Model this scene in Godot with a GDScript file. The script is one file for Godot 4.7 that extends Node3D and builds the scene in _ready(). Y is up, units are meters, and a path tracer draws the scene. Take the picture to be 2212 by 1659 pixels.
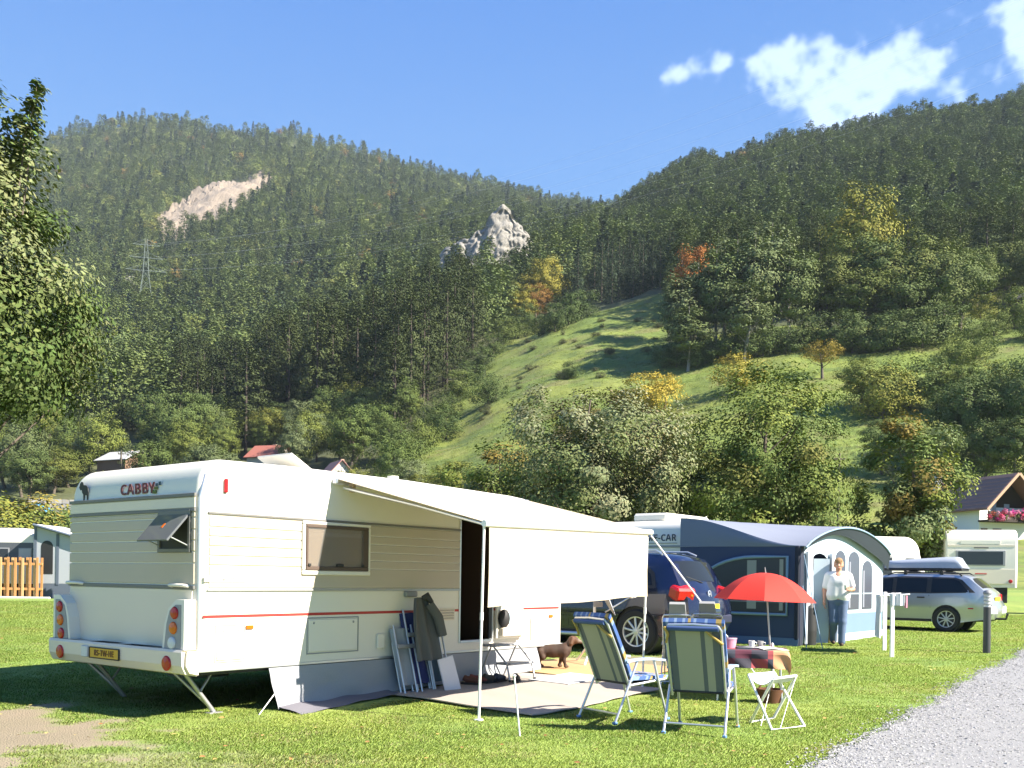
extends Node3D
# A caravan pitch on a mountain campsite. Metres, y up, the camera looks along -z.
const EYE := 1.45                 # camera height
const FOCAL := 2150.0             # focal length in units of a 2212 x 1659 frame
const AXIS := Vector2(1106, 1248) # where the level axis of the lens meets that frame
const ROLL := 0.014
const YAW := 0.9048               # the pitches stand in one grid: x along the road, z towards it
const KNOT_Z := [9.5, 12.0, 14.5, 18.0, 21.0, 27.0, 37.0, 60.0]
const KNOT_Y := [0.0, 0.06, 0.14, 0.165, 0.18, 0.24, 0.45, 1.1]
var M := {}
var taken := {}
var rng := RandomNumberGenerator.new()
var noise := FastNoiseLite.new()
var fine := FastNoiseLite.new()

class Shape:
	var v := PackedVector3Array()
	var n := PackedVector3Array()
	var c := PackedColorArray()
	var u := PackedVector2Array()
	var col := Color(1, 1, 1)
	var colored := false
	func tri_n(a: Vector3, b: Vector3, d: Vector3, na: Vector3, nb: Vector3, nd: Vector3) -> void:
		# front faces run clockwise
		if (d - a).cross(b - a).dot(na + nb + nd) < 0.0:
			v.append(a); v.append(d); v.append(b)
			n.append(na); n.append(nd); n.append(nb)
		else:
			v.append(a); v.append(b); v.append(d)
			n.append(na); n.append(nb); n.append(nd)
		if colored:
			c.append(col); c.append(col); c.append(col)
	func tri(a: Vector3, b: Vector3, d: Vector3, out := Vector3.ZERO) -> void:
		var m := (d - a).cross(b - a).normalized()
		if out != Vector3.ZERO and m.dot(out) < 0.0:
			m = -m
		tri_n(a, b, d, m, m, m)
	func quad(a: Vector3, b: Vector3, d: Vector3, e: Vector3, out := Vector3.ZERO) -> void:
		tri(a, b, d, out)
		tri(a, d, e, out)
	func quad_n(a: Vector3, b: Vector3, d: Vector3, e: Vector3, na: Vector3, nb: Vector3, nd: Vector3, ne: Vector3) -> void:
		tri_n(a, b, d, na, nb, nd)
		tri_n(a, d, e, na, nd, ne)
	# a box with chamfered edges
	func box(at: Vector3, size: Vector3, t := Basis(), r := 0.004) -> void:
		var h := size * 0.5
		r = minf(r, minf(h.x, minf(h.y, h.z)) * 0.5)
		var p := func(x: float, y: float, z: float) -> Vector3: return at + t * Vector3(x, y, z)
		for s in [-1.0, 1.0]:
			quad(p.call(s * h.x, -h.y + r, -h.z + r), p.call(s * h.x, h.y - r, -h.z + r), p.call(s * h.x, h.y - r, h.z - r), p.call(s * h.x, -h.y + r, h.z - r), t * Vector3(s, 0, 0))
			quad(p.call(-h.x + r, s * h.y, -h.z + r), p.call(h.x - r, s * h.y, -h.z + r), p.call(h.x - r, s * h.y, h.z - r), p.call(-h.x + r, s * h.y, h.z - r), t * Vector3(0, s, 0))
			quad(p.call(-h.x + r, -h.y + r, s * h.z), p.call(h.x - r, -h.y + r, s * h.z), p.call(h.x - r, h.y - r, s * h.z), p.call(-h.x + r, h.y - r, s * h.z), t * Vector3(0, 0, s))
			for q in [-1.0, 1.0]:
				quad(p.call(s * h.x, q * (h.y - r), -h.z + r), p.call(s * (h.x - r), q * h.y, -h.z + r), p.call(s * (h.x - r), q * h.y, h.z - r), p.call(s * h.x, q * (h.y - r), h.z - r), t * Vector3(s, q, 0))
				quad(p.call(s * h.x, -h.y + r, q * (h.z - r)), p.call(s * (h.x - r), -h.y + r, q * h.z), p.call(s * (h.x - r), h.y - r, q * h.z), p.call(s * h.x, h.y - r, q * (h.z - r)), t * Vector3(s, 0, q))
				quad(p.call(-h.x + r, s * h.y, q * (h.z - r)), p.call(-h.x + r, s * (h.y - r), q * h.z), p.call(h.x - r, s * (h.y - r), q * h.z), p.call(h.x - r, s * h.y, q * (h.z - r)), t * Vector3(0, s, q))
				for w in [-1.0, 1.0]:
					tri(p.call(s * h.x, q * (h.y - r), w * (h.z - r)), p.call(s * (h.x - r), q * h.y, w * (h.z - r)), p.call(s * (h.x - r), q * (h.y - r), w * h.z), t * Vector3(s, q, w))
	# a box from one corner to the other
	func slab(lo: Vector3, hi: Vector3, r := 0.004) -> void:
		box((lo + hi) * 0.5, (hi - lo).abs(), Basis(), r)
	func tube(p: Array, radius, seg := 8, caps := true) -> void:
		var k := p.size()
		var prev := Vector3.ZERO
		var rings := []
		for i in k:
			var dir: Vector3 = ((p[mini(i + 1, k - 1)] as Vector3) - (p[maxi(i - 1, 0)] as Vector3)).normalized()
			if prev == Vector3.ZERO:
				prev = dir.cross(Vector3(0.31, 0.2, 0.93)).normalized()
			prev = (prev - dir * prev.dot(dir)).normalized()
			var side := dir.cross(prev)
			var r: float = radius[i] if radius is Array else radius
			var ring := []
			for j in seg:
				var a := TAU * j / seg
				var m := prev * cos(a) + side * sin(a)
				ring.append([(p[i] as Vector3) + m * r, m])
			rings.append(ring)
		for i in k - 1:
			for j in seg:
				var a: Array = rings[i][j]; var b: Array = rings[i][(j + 1) % seg]
				var d: Array = rings[i + 1][(j + 1) % seg]; var e: Array = rings[i + 1][j]
				quad_n(a[0], b[0], d[0], e[0], a[1], b[1], d[1], e[1])
		if caps:
			for i in [0, k - 1]:
				var out: Vector3 = (p[i] as Vector3) - (p[1 if i == 0 else k - 2] as Vector3)
				for j in seg:
					tri(p[i], rings[i][j][0], rings[i][(j + 1) % seg][0], out)
	# profile of Vector2(radius, height) turned about the y axis of t
	func lathe(prof: Array, seg: int, t := Transform3D()) -> void:
		var k := prof.size()
		for i in k - 1:
			var a: Vector2 = prof[i]; var b: Vector2 = prof[i + 1]
			var m := Vector2(b.y - a.y, -(b.x - a.x)).normalized()
			for j in seg:
				var q := TAU * j / seg; var w := TAU * (j + 1) / seg
				var e1 := Vector3(cos(q), 0, sin(q)); var e2 := Vector3(cos(w), 0, sin(w))
				var n1 := t.basis * (e1 * m.x + Vector3.UP * m.y); var n2 := t.basis * (e2 * m.x + Vector3.UP * m.y)
				var p1 := t * (e1 * a.x + Vector3.UP * a.y); var p2 := t * (e2 * a.x + Vector3.UP * a.y)
				var p3 := t * (e2 * b.x + Vector3.UP * b.y); var p4 := t * (e1 * b.x + Vector3.UP * b.y)
				if b.x > 1e-5:
					tri_n(p1, p3, p4, n1, n2, n1)
				if a.x > 1e-5:
					tri_n(p1, p2, p3, n1, n2, n2)
	# a polygon in the xy plane of t, pushed along its z
	func prism(poly: PackedVector2Array, depth: float, t := Transform3D()) -> void:
		var idx := Geometry2D.triangulate_polygon(poly)
		for k in range(0, idx.size(), 3):
			for z in [0.0, depth]:
				var o: Vector3 = t.basis.z * (1.0 if (z > 0.0) == (depth > 0.0) and z != 0.0 else -1.0) * signf(depth)
				tri(t * Vector3(poly[idx[k]].x, poly[idx[k]].y, z), t * Vector3(poly[idx[k + 1]].x, poly[idx[k + 1]].y, z), t * Vector3(poly[idx[k + 2]].x, poly[idx[k + 2]].y, z), o)
		var area := 0.0
		for i in poly.size():
			area += poly[i].cross(poly[(i + 1) % poly.size()])
		for i in poly.size():
			var a := poly[i]; var b := poly[(i + 1) % poly.size()]
			var o2 := Vector2(b.y - a.y, -(b.x - a.x)) * signf(area)
			quad(t * Vector3(a.x, a.y, 0), t * Vector3(b.x, b.y, 0), t * Vector3(b.x, b.y, depth), t * Vector3(a.x, a.y, depth), t.basis * Vector3(o2.x, o2.y, 0))
	# a smooth sheet: f(i / nx, j / ny) gives its points; thickness makes it a closed slab
	func sheet(nx: int, ny: int, f: Callable, up: Vector3, thick := 0.0) -> void:
		var p := []
		for i in nx + 1:
			var row := PackedVector3Array()
			for j in ny + 1:
				row.append(f.call(float(i) / nx, float(j) / ny))
			p.append(row)
		var q := []
		for i in nx + 1:
			var row := PackedVector3Array()
			for j in ny + 1:
				var m: Vector3 = ((p[mini(i + 1, nx)][j] as Vector3) - p[maxi(i - 1, 0)][j]).cross((p[i][mini(j + 1, ny)] as Vector3) - p[i][maxi(j - 1, 0)]).normalized()
				row.append(m if m.dot(up) >= 0.0 else -m)
			q.append(row)
		for i in nx:
			for j in ny:
				quad_n(p[i][j], p[i + 1][j], p[i + 1][j + 1], p[i][j + 1], q[i][j], q[i + 1][j], q[i + 1][j + 1], q[i][j + 1])
				if thick > 0.0:
					quad_n(p[i][j] - q[i][j] * thick, p[i + 1][j] - q[i + 1][j] * thick, p[i + 1][j + 1] - q[i + 1][j + 1] * thick, p[i][j + 1] - q[i][j + 1] * thick, -q[i][j], -q[i + 1][j], -q[i + 1][j + 1], -q[i][j + 1])
		if thick > 0.0:
			for i in nx:
				for j in [0, ny]:
					quad(p[i][j], p[i + 1][j], p[i + 1][j] - q[i + 1][j] * thick, p[i][j] - q[i][j] * thick, (p[i][j] as Vector3) - p[i][1 if j == 0 else ny - 1])
			for j in ny:
				for i in [0, nx]:
					quad(p[i][j], p[i][j + 1], p[i][j + 1] - q[i][j + 1] * thick, p[i][j] - q[i][j] * thick, (p[i][j] as Vector3) - p[1 if i == 0 else nx - 1][j])
	func ball(at: Vector3, r: Vector3, seg := 12, t := Basis()) -> void:
		var rings := seg / 2
		for i in rings:
			for j in seg:
				var g := []
				for k in [[i, j], [i + 1, j], [i + 1, j + 1], [i, j + 1]]:
					var a: float = PI * k[0] / rings; var b: float = TAU * k[1] / seg
					var e := Vector3(sin(a) * cos(b), cos(a), sin(a) * sin(b))
					g.append([at + t * (e * r), (t * (e / r)).normalized()])
				if i < rings - 1:
					tri_n(g[0][0], g[1][0], g[2][0], g[0][1], g[1][1], g[2][1])
				if i > 0:
					tri_n(g[0][0], g[2][0], g[3][0], g[0][1], g[2][1], g[3][1])
	func mesh() -> ArrayMesh:
		var a := []
		a.resize(Mesh.ARRAY_MAX)
		a[Mesh.ARRAY_VERTEX] = v
		a[Mesh.ARRAY_NORMAL] = n
		if c.size() == v.size() and v.size() > 0:
			a[Mesh.ARRAY_COLOR] = c
		if u.size() == v.size() and v.size() > 0:
			a[Mesh.ARRAY_TEX_UV] = u
		var m := ArrayMesh.new()
		m.add_surface_from_arrays(Mesh.PRIMITIVE_TRIANGLES, a)
		return m

func numbered(called: String) -> String:
	taken[called] = taken.get(called, 0) + 1
	return called if taken[called] == 1 else "%s_%03d" % [called, taken[called] - 1]

func thing(called: String, label: String, category: String, at := Vector3.ZERO, turn := 0.0, group := "") -> Node3D:
	var o := Node3D.new()
	o.name = numbered(called)
	add_child(o)
	o.position = at
	o.rotation.y = turn
	tag(o, label, category, group)
	return o

func tag(o: Node, label: String, category: String, group := "", kind := "") -> void:
	if label: o.set_meta("label", label)
	if category: o.set_meta("category", category)
	if group: o.set_meta("group", group)
	if kind: o.set_meta("kind", kind)

func obj(called: String, s, m: Material, parent: Node = self) -> MeshInstance3D:
	var o := MeshInstance3D.new()
	o.name = numbered(called) if parent == self else called
	o.mesh = s if s is Mesh else s.mesh()
	o.material_override = m
	parent.add_child(o, true)
	return o

func part(called: String, m: Material, parent: Node, build: Callable) -> MeshInstance3D:
	var s := Shape.new()
	build.call(s)
	return obj(called, s, m, parent)

func letters(text: String, height: float, m: Material, parent: Node, t: Transform3D, bold := 0.0, called := "lettering") -> MeshInstance3D:
	var f := SystemFont.new()
	f.font_names = PackedStringArray(["Droid Sans"])
	f.font_weight = 700
	var tm := TextMesh.new()
	tm.text = text
	tm.font = f
	tm.font_size = 32
	tm.pixel_size = height / 23.0
	tm.depth = 0.004
	var o := MeshInstance3D.new()
	o.name = called
	o.mesh = tm
	o.material_override = m
	parent.add_child(o, true)
	o.transform = t
	return o

# linear base colour
func mat(r: float, g: float, b: float, rough := 0.7, metal := 0.0) -> StandardMaterial3D:
	var m := StandardMaterial3D.new()
	m.albedo_color = Color(r, g, b).linear_to_srgb()
	m.roughness = rough
	m.metallic = metal
	return m

func grain(m: StandardMaterial3D, freq: float, low: Color, high: Color, scale := 1.0, bump := 0.0, octaves := 4) -> StandardMaterial3D:
	var f := FastNoiseLite.new()
	f.seed = int(freq * 1000.0) + 3
	f.frequency = freq
	f.fractal_octaves = octaves
	var t := NoiseTexture2D.new()
	t.width = 512
	t.height = 512
	t.seamless = true
	t.noise = f
	var g := Gradient.new()
	g.set_color(0, low.linear_to_srgb())
	g.set_color(1, high.linear_to_srgb())
	t.color_ramp = g
	m.albedo_color = Color.WHITE
	m.albedo_texture = t
	m.uv1_triplanar = true
	m.uv1_world_triplanar = true
	m.uv1_scale = Vector3.ONE * scale
	if bump > 0.0:
		var b := NoiseTexture2D.new()
		b.width = 512
		b.height = 512
		b.seamless = true
		b.noise = f
		b.as_normal_map = true
		b.bump_strength = bump
		m.normal_enabled = true
		m.normal_texture = b
	return m

func glass(r: float, g: float, b: float, alpha: float) -> StandardMaterial3D:
	var m := mat(r, g, b, 0.04)
	m.albedo_color.a = alpha
	m.transparency = BaseMaterial3D.TRANSPARENCY_ALPHA
	return m

# height of the campsite lawn at a distance ahead of the camera
func lawn(z: float) -> float:
	if z <= KNOT_Z[0]: return 0.0
	for i in KNOT_Z.size() - 1:
		if z < KNOT_Z[i + 1]:
			return lerpf(KNOT_Y[i], KNOT_Y[i + 1], (z - KNOT_Z[i]) / (KNOT_Z[i + 1] - KNOT_Z[i]))
	return KNOT_Y[-1] + (z - 60.0) * 0.02

func on_lawn(x: float, z: float, up := 0.0) -> Vector3:
	return Vector3(x, lawn(z) + up, -z)

func rot(axis: Vector3, deg: float) -> Basis:
	return Basis(axis.normalized(), deg_to_rad(deg))

# ---------------------------------------------------------------- land
# Rows of the hillside: for each bearing (a column of the frame) the height line at these distances.
const FAR := [60.0, 80.0, 100.0, 140.0, 180.0, 240.0, 320.0, 450.0, 650.0, 900.0, 1300.0, 1500.0]
const BEARING := [-900.0, -500.0, 0.0, 300.0, 600.0, 800.0, 950.0, 1100.0, 1200.0, 1300.0, 1430.0, 1480.0, 1550.0, 1620.0, 1700.0, 2000.0, 2300.0, 2800.0, 3200.0]
const RISE := [
	[1240, 1200, 1110, 1030, 930, 850, 760, 640, 540, 460, 500], [1240, 1200, 1110, 1030, 930, 850, 740, 600, 480, 370, 400],
	[1240, 1200, 1110, 1020, 930, 850, 735, 590, 460, 335, 370], [1240, 1200, 1115, 1020, 925, 850, 735, 590, 450, 272, 300],
	[1235, 1190, 1110, 1010, 900, 820, 710, 570, 430, 312, 350], [1230, 1170, 1080, 970, 850, 760, 660, 545, 450, 350, 390],
	[1225, 1160, 1050, 930, 800, 715, 625, 540, 470, 398, 430], [1220, 1150, 1015, 870, 745, 685, 605, 530, 480, 432, 450],
	[1215, 1140, 990, 830, 705, 665, 585, 530, 495, 455, 470], [1215, 1140, 985, 815, 675, 650, 565, 515, 490, 470, 490],
	[1215, 1135, 970, 805, 665, 622, 540, 440, 415, 450, 480], [1212, 1135, 955, 795, 662, 610, 525, 405, 385, 450, 480],
	[1210, 1135, 945, 780, 660, 600, 515, 400, 392, 450, 480], [1210, 1135, 940, 765, 658, 590, 500, 372, 362, 440, 480],
	[1210, 1140, 930, 758, 655, 585, 490, 348, 345, 430, 480], [1208, 1145, 915, 745, 640, 560, 430, 305, 298, 420, 470],
	[1205, 1145, 900, 730, 615, 520, 390, 242, 232, 400, 450], [1200, 1140, 870, 690, 560, 450, 300, 130, 115, 300, 350], [1190, 1130, 850, 660, 520, 400, 240, 60, 40, 240, 290],
]

func column_rise(b: int, k: int) -> float:
	var x: float = BEARING[b]
	if k == 0: return (1.05 - EYE) / 60.0
	return (AXIS.y + ROLL * (x - AXIS.x) - RISE[b][k - 1]) / FOCAL

func land(x: float, z: float) -> float:
	if z <= 60.0: return lawn(z)
	var bx := clampf(x / z * FOCAL + AXIS.x, -899.0, 3199.0)
	var b := 0
	while b < BEARING.size() - 2 and BEARING[b + 1] < bx: b += 1
	var s: float = (bx - BEARING[b]) / (BEARING[b + 1] - BEARING[b])
	s = s * s * (3.0 - 2.0 * s) * 0.5 + s * 0.5
	var k := 0
	while k < FAR.size() - 2 and FAR[k + 1] < z: k += 1
	var t: float = clampf(log(z / FAR[k]) / log(FAR[k + 1] / FAR[k]), 0.0, 1.0)
	var e := lerpf(lerpf(column_rise(b, k), column_rise(b + 1, k), s), lerpf(column_rise(b, k + 1), column_rise(b + 1, k + 1), s), t)
	var rough := noise.get_noise_2d(x * 0.35, z * 0.35) * z * 0.012 * smoothstep(100.0, 300.0, z)
	rough += noise.get_noise_2d(x * 2.2 + 50.0, z * 2.2) * clampf(z * 0.006, 0.0, 1.2) * smoothstep(62.0, 110.0, z)
	return EYE + e * z + rough

func bearing(x: float, z: float) -> float:
	return x / z * FOCAL + AXIS.x

# a point on the land at a bearing and a distance
func land_at(b: float, z: float) -> Vector3:
	var x := (b - AXIS.x) / FOCAL * z
	return Vector3(x, land(x, z), -z)

func meadow(x: float, z: float) -> bool:
	var b := bearing(x, z)
	if z < 62.0: return false
	if z < 152.0: return b > 760.0 + noise.get_noise_2d(x, z) * 60.0
	var edge := (lerpf(840.0, 1035.0, (z - 150.0) / 75.0) if z < 225.0 else lerpf(1035.0, 1150.0, (z - 225.0) / 65.0)) + noise.get_noise_2d(x * 2.0, z * 2.0) * 40.0
	var top := 288.0 if b < 1440.0 else (206.0 if b < 1960.0 else 214.0)
	return b > edge and z < top

func build_land() -> void:
	# lawn of the campsite: one sheet, bare earth where the turf is worn
	var s := Shape.new()
	s.colored = true
	var zs := []
	var z := -40.0
	while z < 62.5:
		zs.append(z)
		z += 4.0 if z < 2.0 else (0.16 if z < 16.0 else (0.5 if z < 30.0 else 2.0))
	var xs := []
	var x := -90.0
	while x < 92.0:
		xs.append(x)
		x += 0.16 if absf(x) < 9.0 else (0.8 if absf(x) < 24.0 else 6.0)
	var grid := []
	var cols := []
	for zi in zs:
		var row := PackedVector3Array()
		var crow := PackedColorArray()
		for xi in xs:
			row.append(Vector3(xi, lawn(zi) + noise.get_noise_2d(xi * 14.0, zi * 14.0) * 0.012, -zi))
			crow.append(turf(xi, zi))
		grid.append(row)
		cols.append(crow)
	for i in zs.size() - 1:
		for j in xs.size() - 1:
			var p := [grid[i][j], grid[i][j + 1], grid[i + 1][j + 1], grid[i + 1][j]]
			var q := [cols[i][j], cols[i][j + 1], cols[i + 1][j + 1], cols[i + 1][j]]
			for t in [[0, 2, 1], [0, 3, 2]]:
				for k in t:
					s.v.append(p[k]); s.n.append(Vector3.UP); s.c.append(q[k])
	var m := grain(mat(1, 1, 1, 0.95), 0.09, Color(0.66, 0.66, 0.60), Color(1.0, 1.0, 0.97), 0.9, 6.0, 5)
	m.vertex_color_use_as_albedo = true
	var o := obj("lawn", s, m)
	tag(o, "", "", "", "structure")
	# hillside: one sheet from the lawn to the ridges
	var h := Shape.new()
	h.colored = true
	var rows := []
	z = 58.0
	while z < 1500.0:
		rows.append(z)
		z *= 1.0145
	var nb := 230
	var pts := []
	for zi in rows:
		var row := PackedVector3Array()
		for j in nb + 1:
			var b := lerpf(-900.0, 3200.0, float(j) / nb)
			var xx: float = (b - AXIS.x) / FOCAL * zi
			var y: float = land(xx, zi)
			if zi < 62.0: y = lawn(zi) - 0.06
			row.append(Vector3(xx, y, -zi))
		pts.append(row)
	for i in rows.size() - 1:
		for j in nb:
			var nn := []
			for k in [[i, j], [i + 1, j], [i + 1, j + 1], [i, j + 1]]:
				var e1: Vector3 = pts[mini(k[0] + 1, rows.size() - 1)][k[1]] - pts[maxi(k[0] - 1, 0)][k[1]]
				var e2: Vector3 = pts[k[0]][mini(k[1] + 1, nb)] - pts[k[0]][maxi(k[1] - 1, 0)]
				var w := e2.cross(e1).normalized()
				nn.append(w if w.y > 0.0 else -w)
			var mid: Vector3 = (pts[i][j] + pts[i + 1][j + 1]) * 0.5
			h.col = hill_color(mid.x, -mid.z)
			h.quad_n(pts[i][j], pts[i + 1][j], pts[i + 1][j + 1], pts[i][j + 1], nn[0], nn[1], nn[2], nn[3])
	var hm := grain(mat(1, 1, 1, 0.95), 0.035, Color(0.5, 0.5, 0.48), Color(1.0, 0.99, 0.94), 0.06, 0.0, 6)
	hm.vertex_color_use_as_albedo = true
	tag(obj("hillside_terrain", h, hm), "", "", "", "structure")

func turf(x: float, z: float) -> Color:
	var g := Color(0.185, 0.275, 0.056)
	var a := noise.get_noise_2d(x * 9.0, z * 9.0)
	g = g.lerp(Color(0.265, 0.305, 0.068), clampf(a * 1.2 + 0.3, 0.0, 1.0))
	g = g.lerp(Color(0.12, 0.20, 0.04), clampf(noise.get_noise_2d(x * 26.0, z * 26.0 + 40.0) * 1.6, 0.0, 0.7))
	# worn corner behind the caravan
	var d := bare(x, z)
	g = g * 1.3
	return g.lerp(Color(0.33, 0.265, 0.19).lerp(Color(0.25, 0.21, 0.14), clampf(a + 0.4, 0, 1)), d)

func bare(x: float, z: float) -> float:
	var q := Vector2((x + 5.3) / 2.0, (z - 8.15) / 2.05).length() + fine.get_noise_2d(x * 60.0, z * 60.0) * 0.55 + noise.get_noise_2d(x * 30.0, z * 30.0) * 0.25
	var d := 1.0 - smoothstep(0.86, 1.1, q)
	var p := Vector2((x + 2.6) / 1.5, (z - 7.6) / 0.5).length() + fine.get_noise_2d(x * 70.0 + 9.0, z * 70.0) * 1.1
	d = maxf(d, (1.0 - smoothstep(0.6, 1.2, p)) * 0.55)
	var r := Vector2((x - 1.9) / 1.3, (z - 15.9) / 1.0).length() + fine.get_noise_2d(x * 50.0, z * 50.0) * 0.3
	return maxf(d, (1.0 - smoothstep(0.8, 1.1, r)) * 0.9)

func hill_color(x: float, z: float) -> Color:
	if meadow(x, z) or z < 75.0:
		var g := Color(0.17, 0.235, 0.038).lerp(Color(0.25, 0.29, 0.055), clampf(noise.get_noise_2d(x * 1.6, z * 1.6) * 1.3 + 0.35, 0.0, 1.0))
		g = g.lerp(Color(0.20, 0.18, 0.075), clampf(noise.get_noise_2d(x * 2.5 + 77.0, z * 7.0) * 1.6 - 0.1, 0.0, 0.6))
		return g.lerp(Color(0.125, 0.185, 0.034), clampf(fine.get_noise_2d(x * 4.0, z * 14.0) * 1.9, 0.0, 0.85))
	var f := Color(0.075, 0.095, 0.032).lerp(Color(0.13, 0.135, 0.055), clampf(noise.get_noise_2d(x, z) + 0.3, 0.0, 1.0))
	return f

func build_road() -> void:
	# the gravel road runs along the pitches; its edge is ragged
	var along := Vector2(0.618, 0.786)
	var across := Vector2(0.786, -0.618)
	var edge := func(t: float) -> float: return 5.64 - 0.078 * t + fine.get_noise_1d(t * 42.0) * 0.10 + noise.get_noise_1d(t * 12.0) * 0.16
	var o := Vector2(-3.069, 9.73)
	var s := Shape.new()
	var ts := []
	var t := -8.0
	while t < 42.0:
		ts.append(t)
		t += 0.12 if t < 14.0 else 0.4
	var p := func(tt: float, w: float) -> Vector3:
		var q: Vector2 = o + along * tt + across * w
		return Vector3(q.x, lawn(q.y) + 0.016, -q.y)
	for i in ts.size() - 1:
		var a: float = edge.call(ts[i]); var b: float = edge.call(ts[i + 1])
		for w in 9:
			s.quad(p.call(ts[i], a + w * 0.5), p.call(ts[i + 1], b + w * 0.5), p.call(ts[i + 1], b + w * 0.5 + 0.5), p.call(ts[i], a + w * 0.5 + 0.5), Vector3.UP)
	var m := grain(mat(1, 1, 1, 0.95), 0.11, Color(0.22, 0.22, 0.225), Color(0.36, 0.36, 0.355), 1.6, 9.0, 5)
	tag(obj("gravel_road", s, m), "", "", "", "structure")
	# loose stones
	var st := Shape.new()
	var pts := []
	rng.seed = 5
	for k in 12:
		pts.append(Vector3(rng.randfn(), rng.randfn() * 0.7, rng.randfn()).normalized() * rng.randf_range(0.8, 1.15) * Vector3(1, 0.7, 1))
	st.ball(Vector3.ZERO, Vector3(1, 0.62, 0.85), 6)
	for i in st.v.size():
		var w := st.v[i]
		st.v[i] = w * (1.0 + 0.3 * sin(w.x * 5.0 + w.y * 9.0 + w.z * 7.0))
	for k in range(0, st.v.size(), 3):
		var nn := (st.v[k + 2] - st.v[k]).cross(st.v[k + 1] - st.v[k]).normalized()
		for q in 3: st.n[k + q] = nn
	var buf := PackedFloat32Array()
	var count := 0
	for k in 42000:
		var tt := rng.randf_range(-3.5, 22.0) if k % 3 else rng.randf_range(-3.5, 9.0)
		var w := rng.randf() * rng.randf() * 3.6 - (0.08 if k % 4 else 0.30 * rng.randf())
		var q: Vector2 = o + along * tt + across * (float(edge.call(tt)) + w)
		if q.y < 4.5: continue
		var r := rng.randf_range(0.0045, 0.0125) * (1.6 if rng.randf() < 0.06 else 1.0)
		var bs := Basis(Vector3.UP, rng.randf() * TAU) * Basis(Vector3.RIGHT, rng.randf_range(-0.5, 0.5)) * Basis.from_scale(Vector3(r, r * rng.randf_range(0.6, 1.0), r * rng.randf_range(0.7, 1.1)))
		var y := lawn(q.y) + 0.014 + r * 0.2
		buf.append_array(PackedFloat32Array([bs.x.x, bs.y.x, bs.z.x, q.x, bs.x.y, bs.y.y, bs.z.y, y, bs.x.z, bs.y.z, bs.z.z, -q.y]))
		var g := rng.randf_range(0.16, 0.46)
		buf.append_array(PackedFloat32Array([g * 1.0, g * rng.randf_range(0.96, 1.0), g * rng.randf_range(0.9, 1.02), 1.0]))
		count += 1
	var sm := mat(1, 1, 1, 0.9)
	sm.vertex_color_use_as_albedo = true
	tag(scatter("loose_gravel", st.mesh(), sm, buf, count), "", "", "", "stuff")

func scatter(called: String, mesh: Mesh, m: Material, buf: PackedFloat32Array, count: int) -> MultiMeshInstance3D:
	var mm := MultiMesh.new()
	mm.transform_format = MultiMesh.TRANSFORM_3D
	mm.use_colors = true
	mm.mesh = mesh
	mm.instance_count = count
	mm.buffer = buf
	var o := MultiMeshInstance3D.new()
	o.name = numbered(called)
	o.multimesh = mm
	o.material_override = m
	add_child(o)
	return o

func covered(x: float, z: float) -> bool:
	# caravan, mats and road keep the long blades off
	var q := Vector2(x + 3.069, z - 9.73)
	var a := q.dot(Vector2(0.618, 0.786)); var w := q.dot(Vector2(0.786, -0.618))
	if a > 1.0 and a < 2.6 and w > -0.1 and w < 0.5: return true
	if a > 2.4 and a < 5.3 and w > -0.1 and w < 2.35: return true
	if a > 5.2 and a < 7.4 and w > -1.0 and w < 1.6: return true
	return w > 5.5 - 0.078 * a

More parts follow.
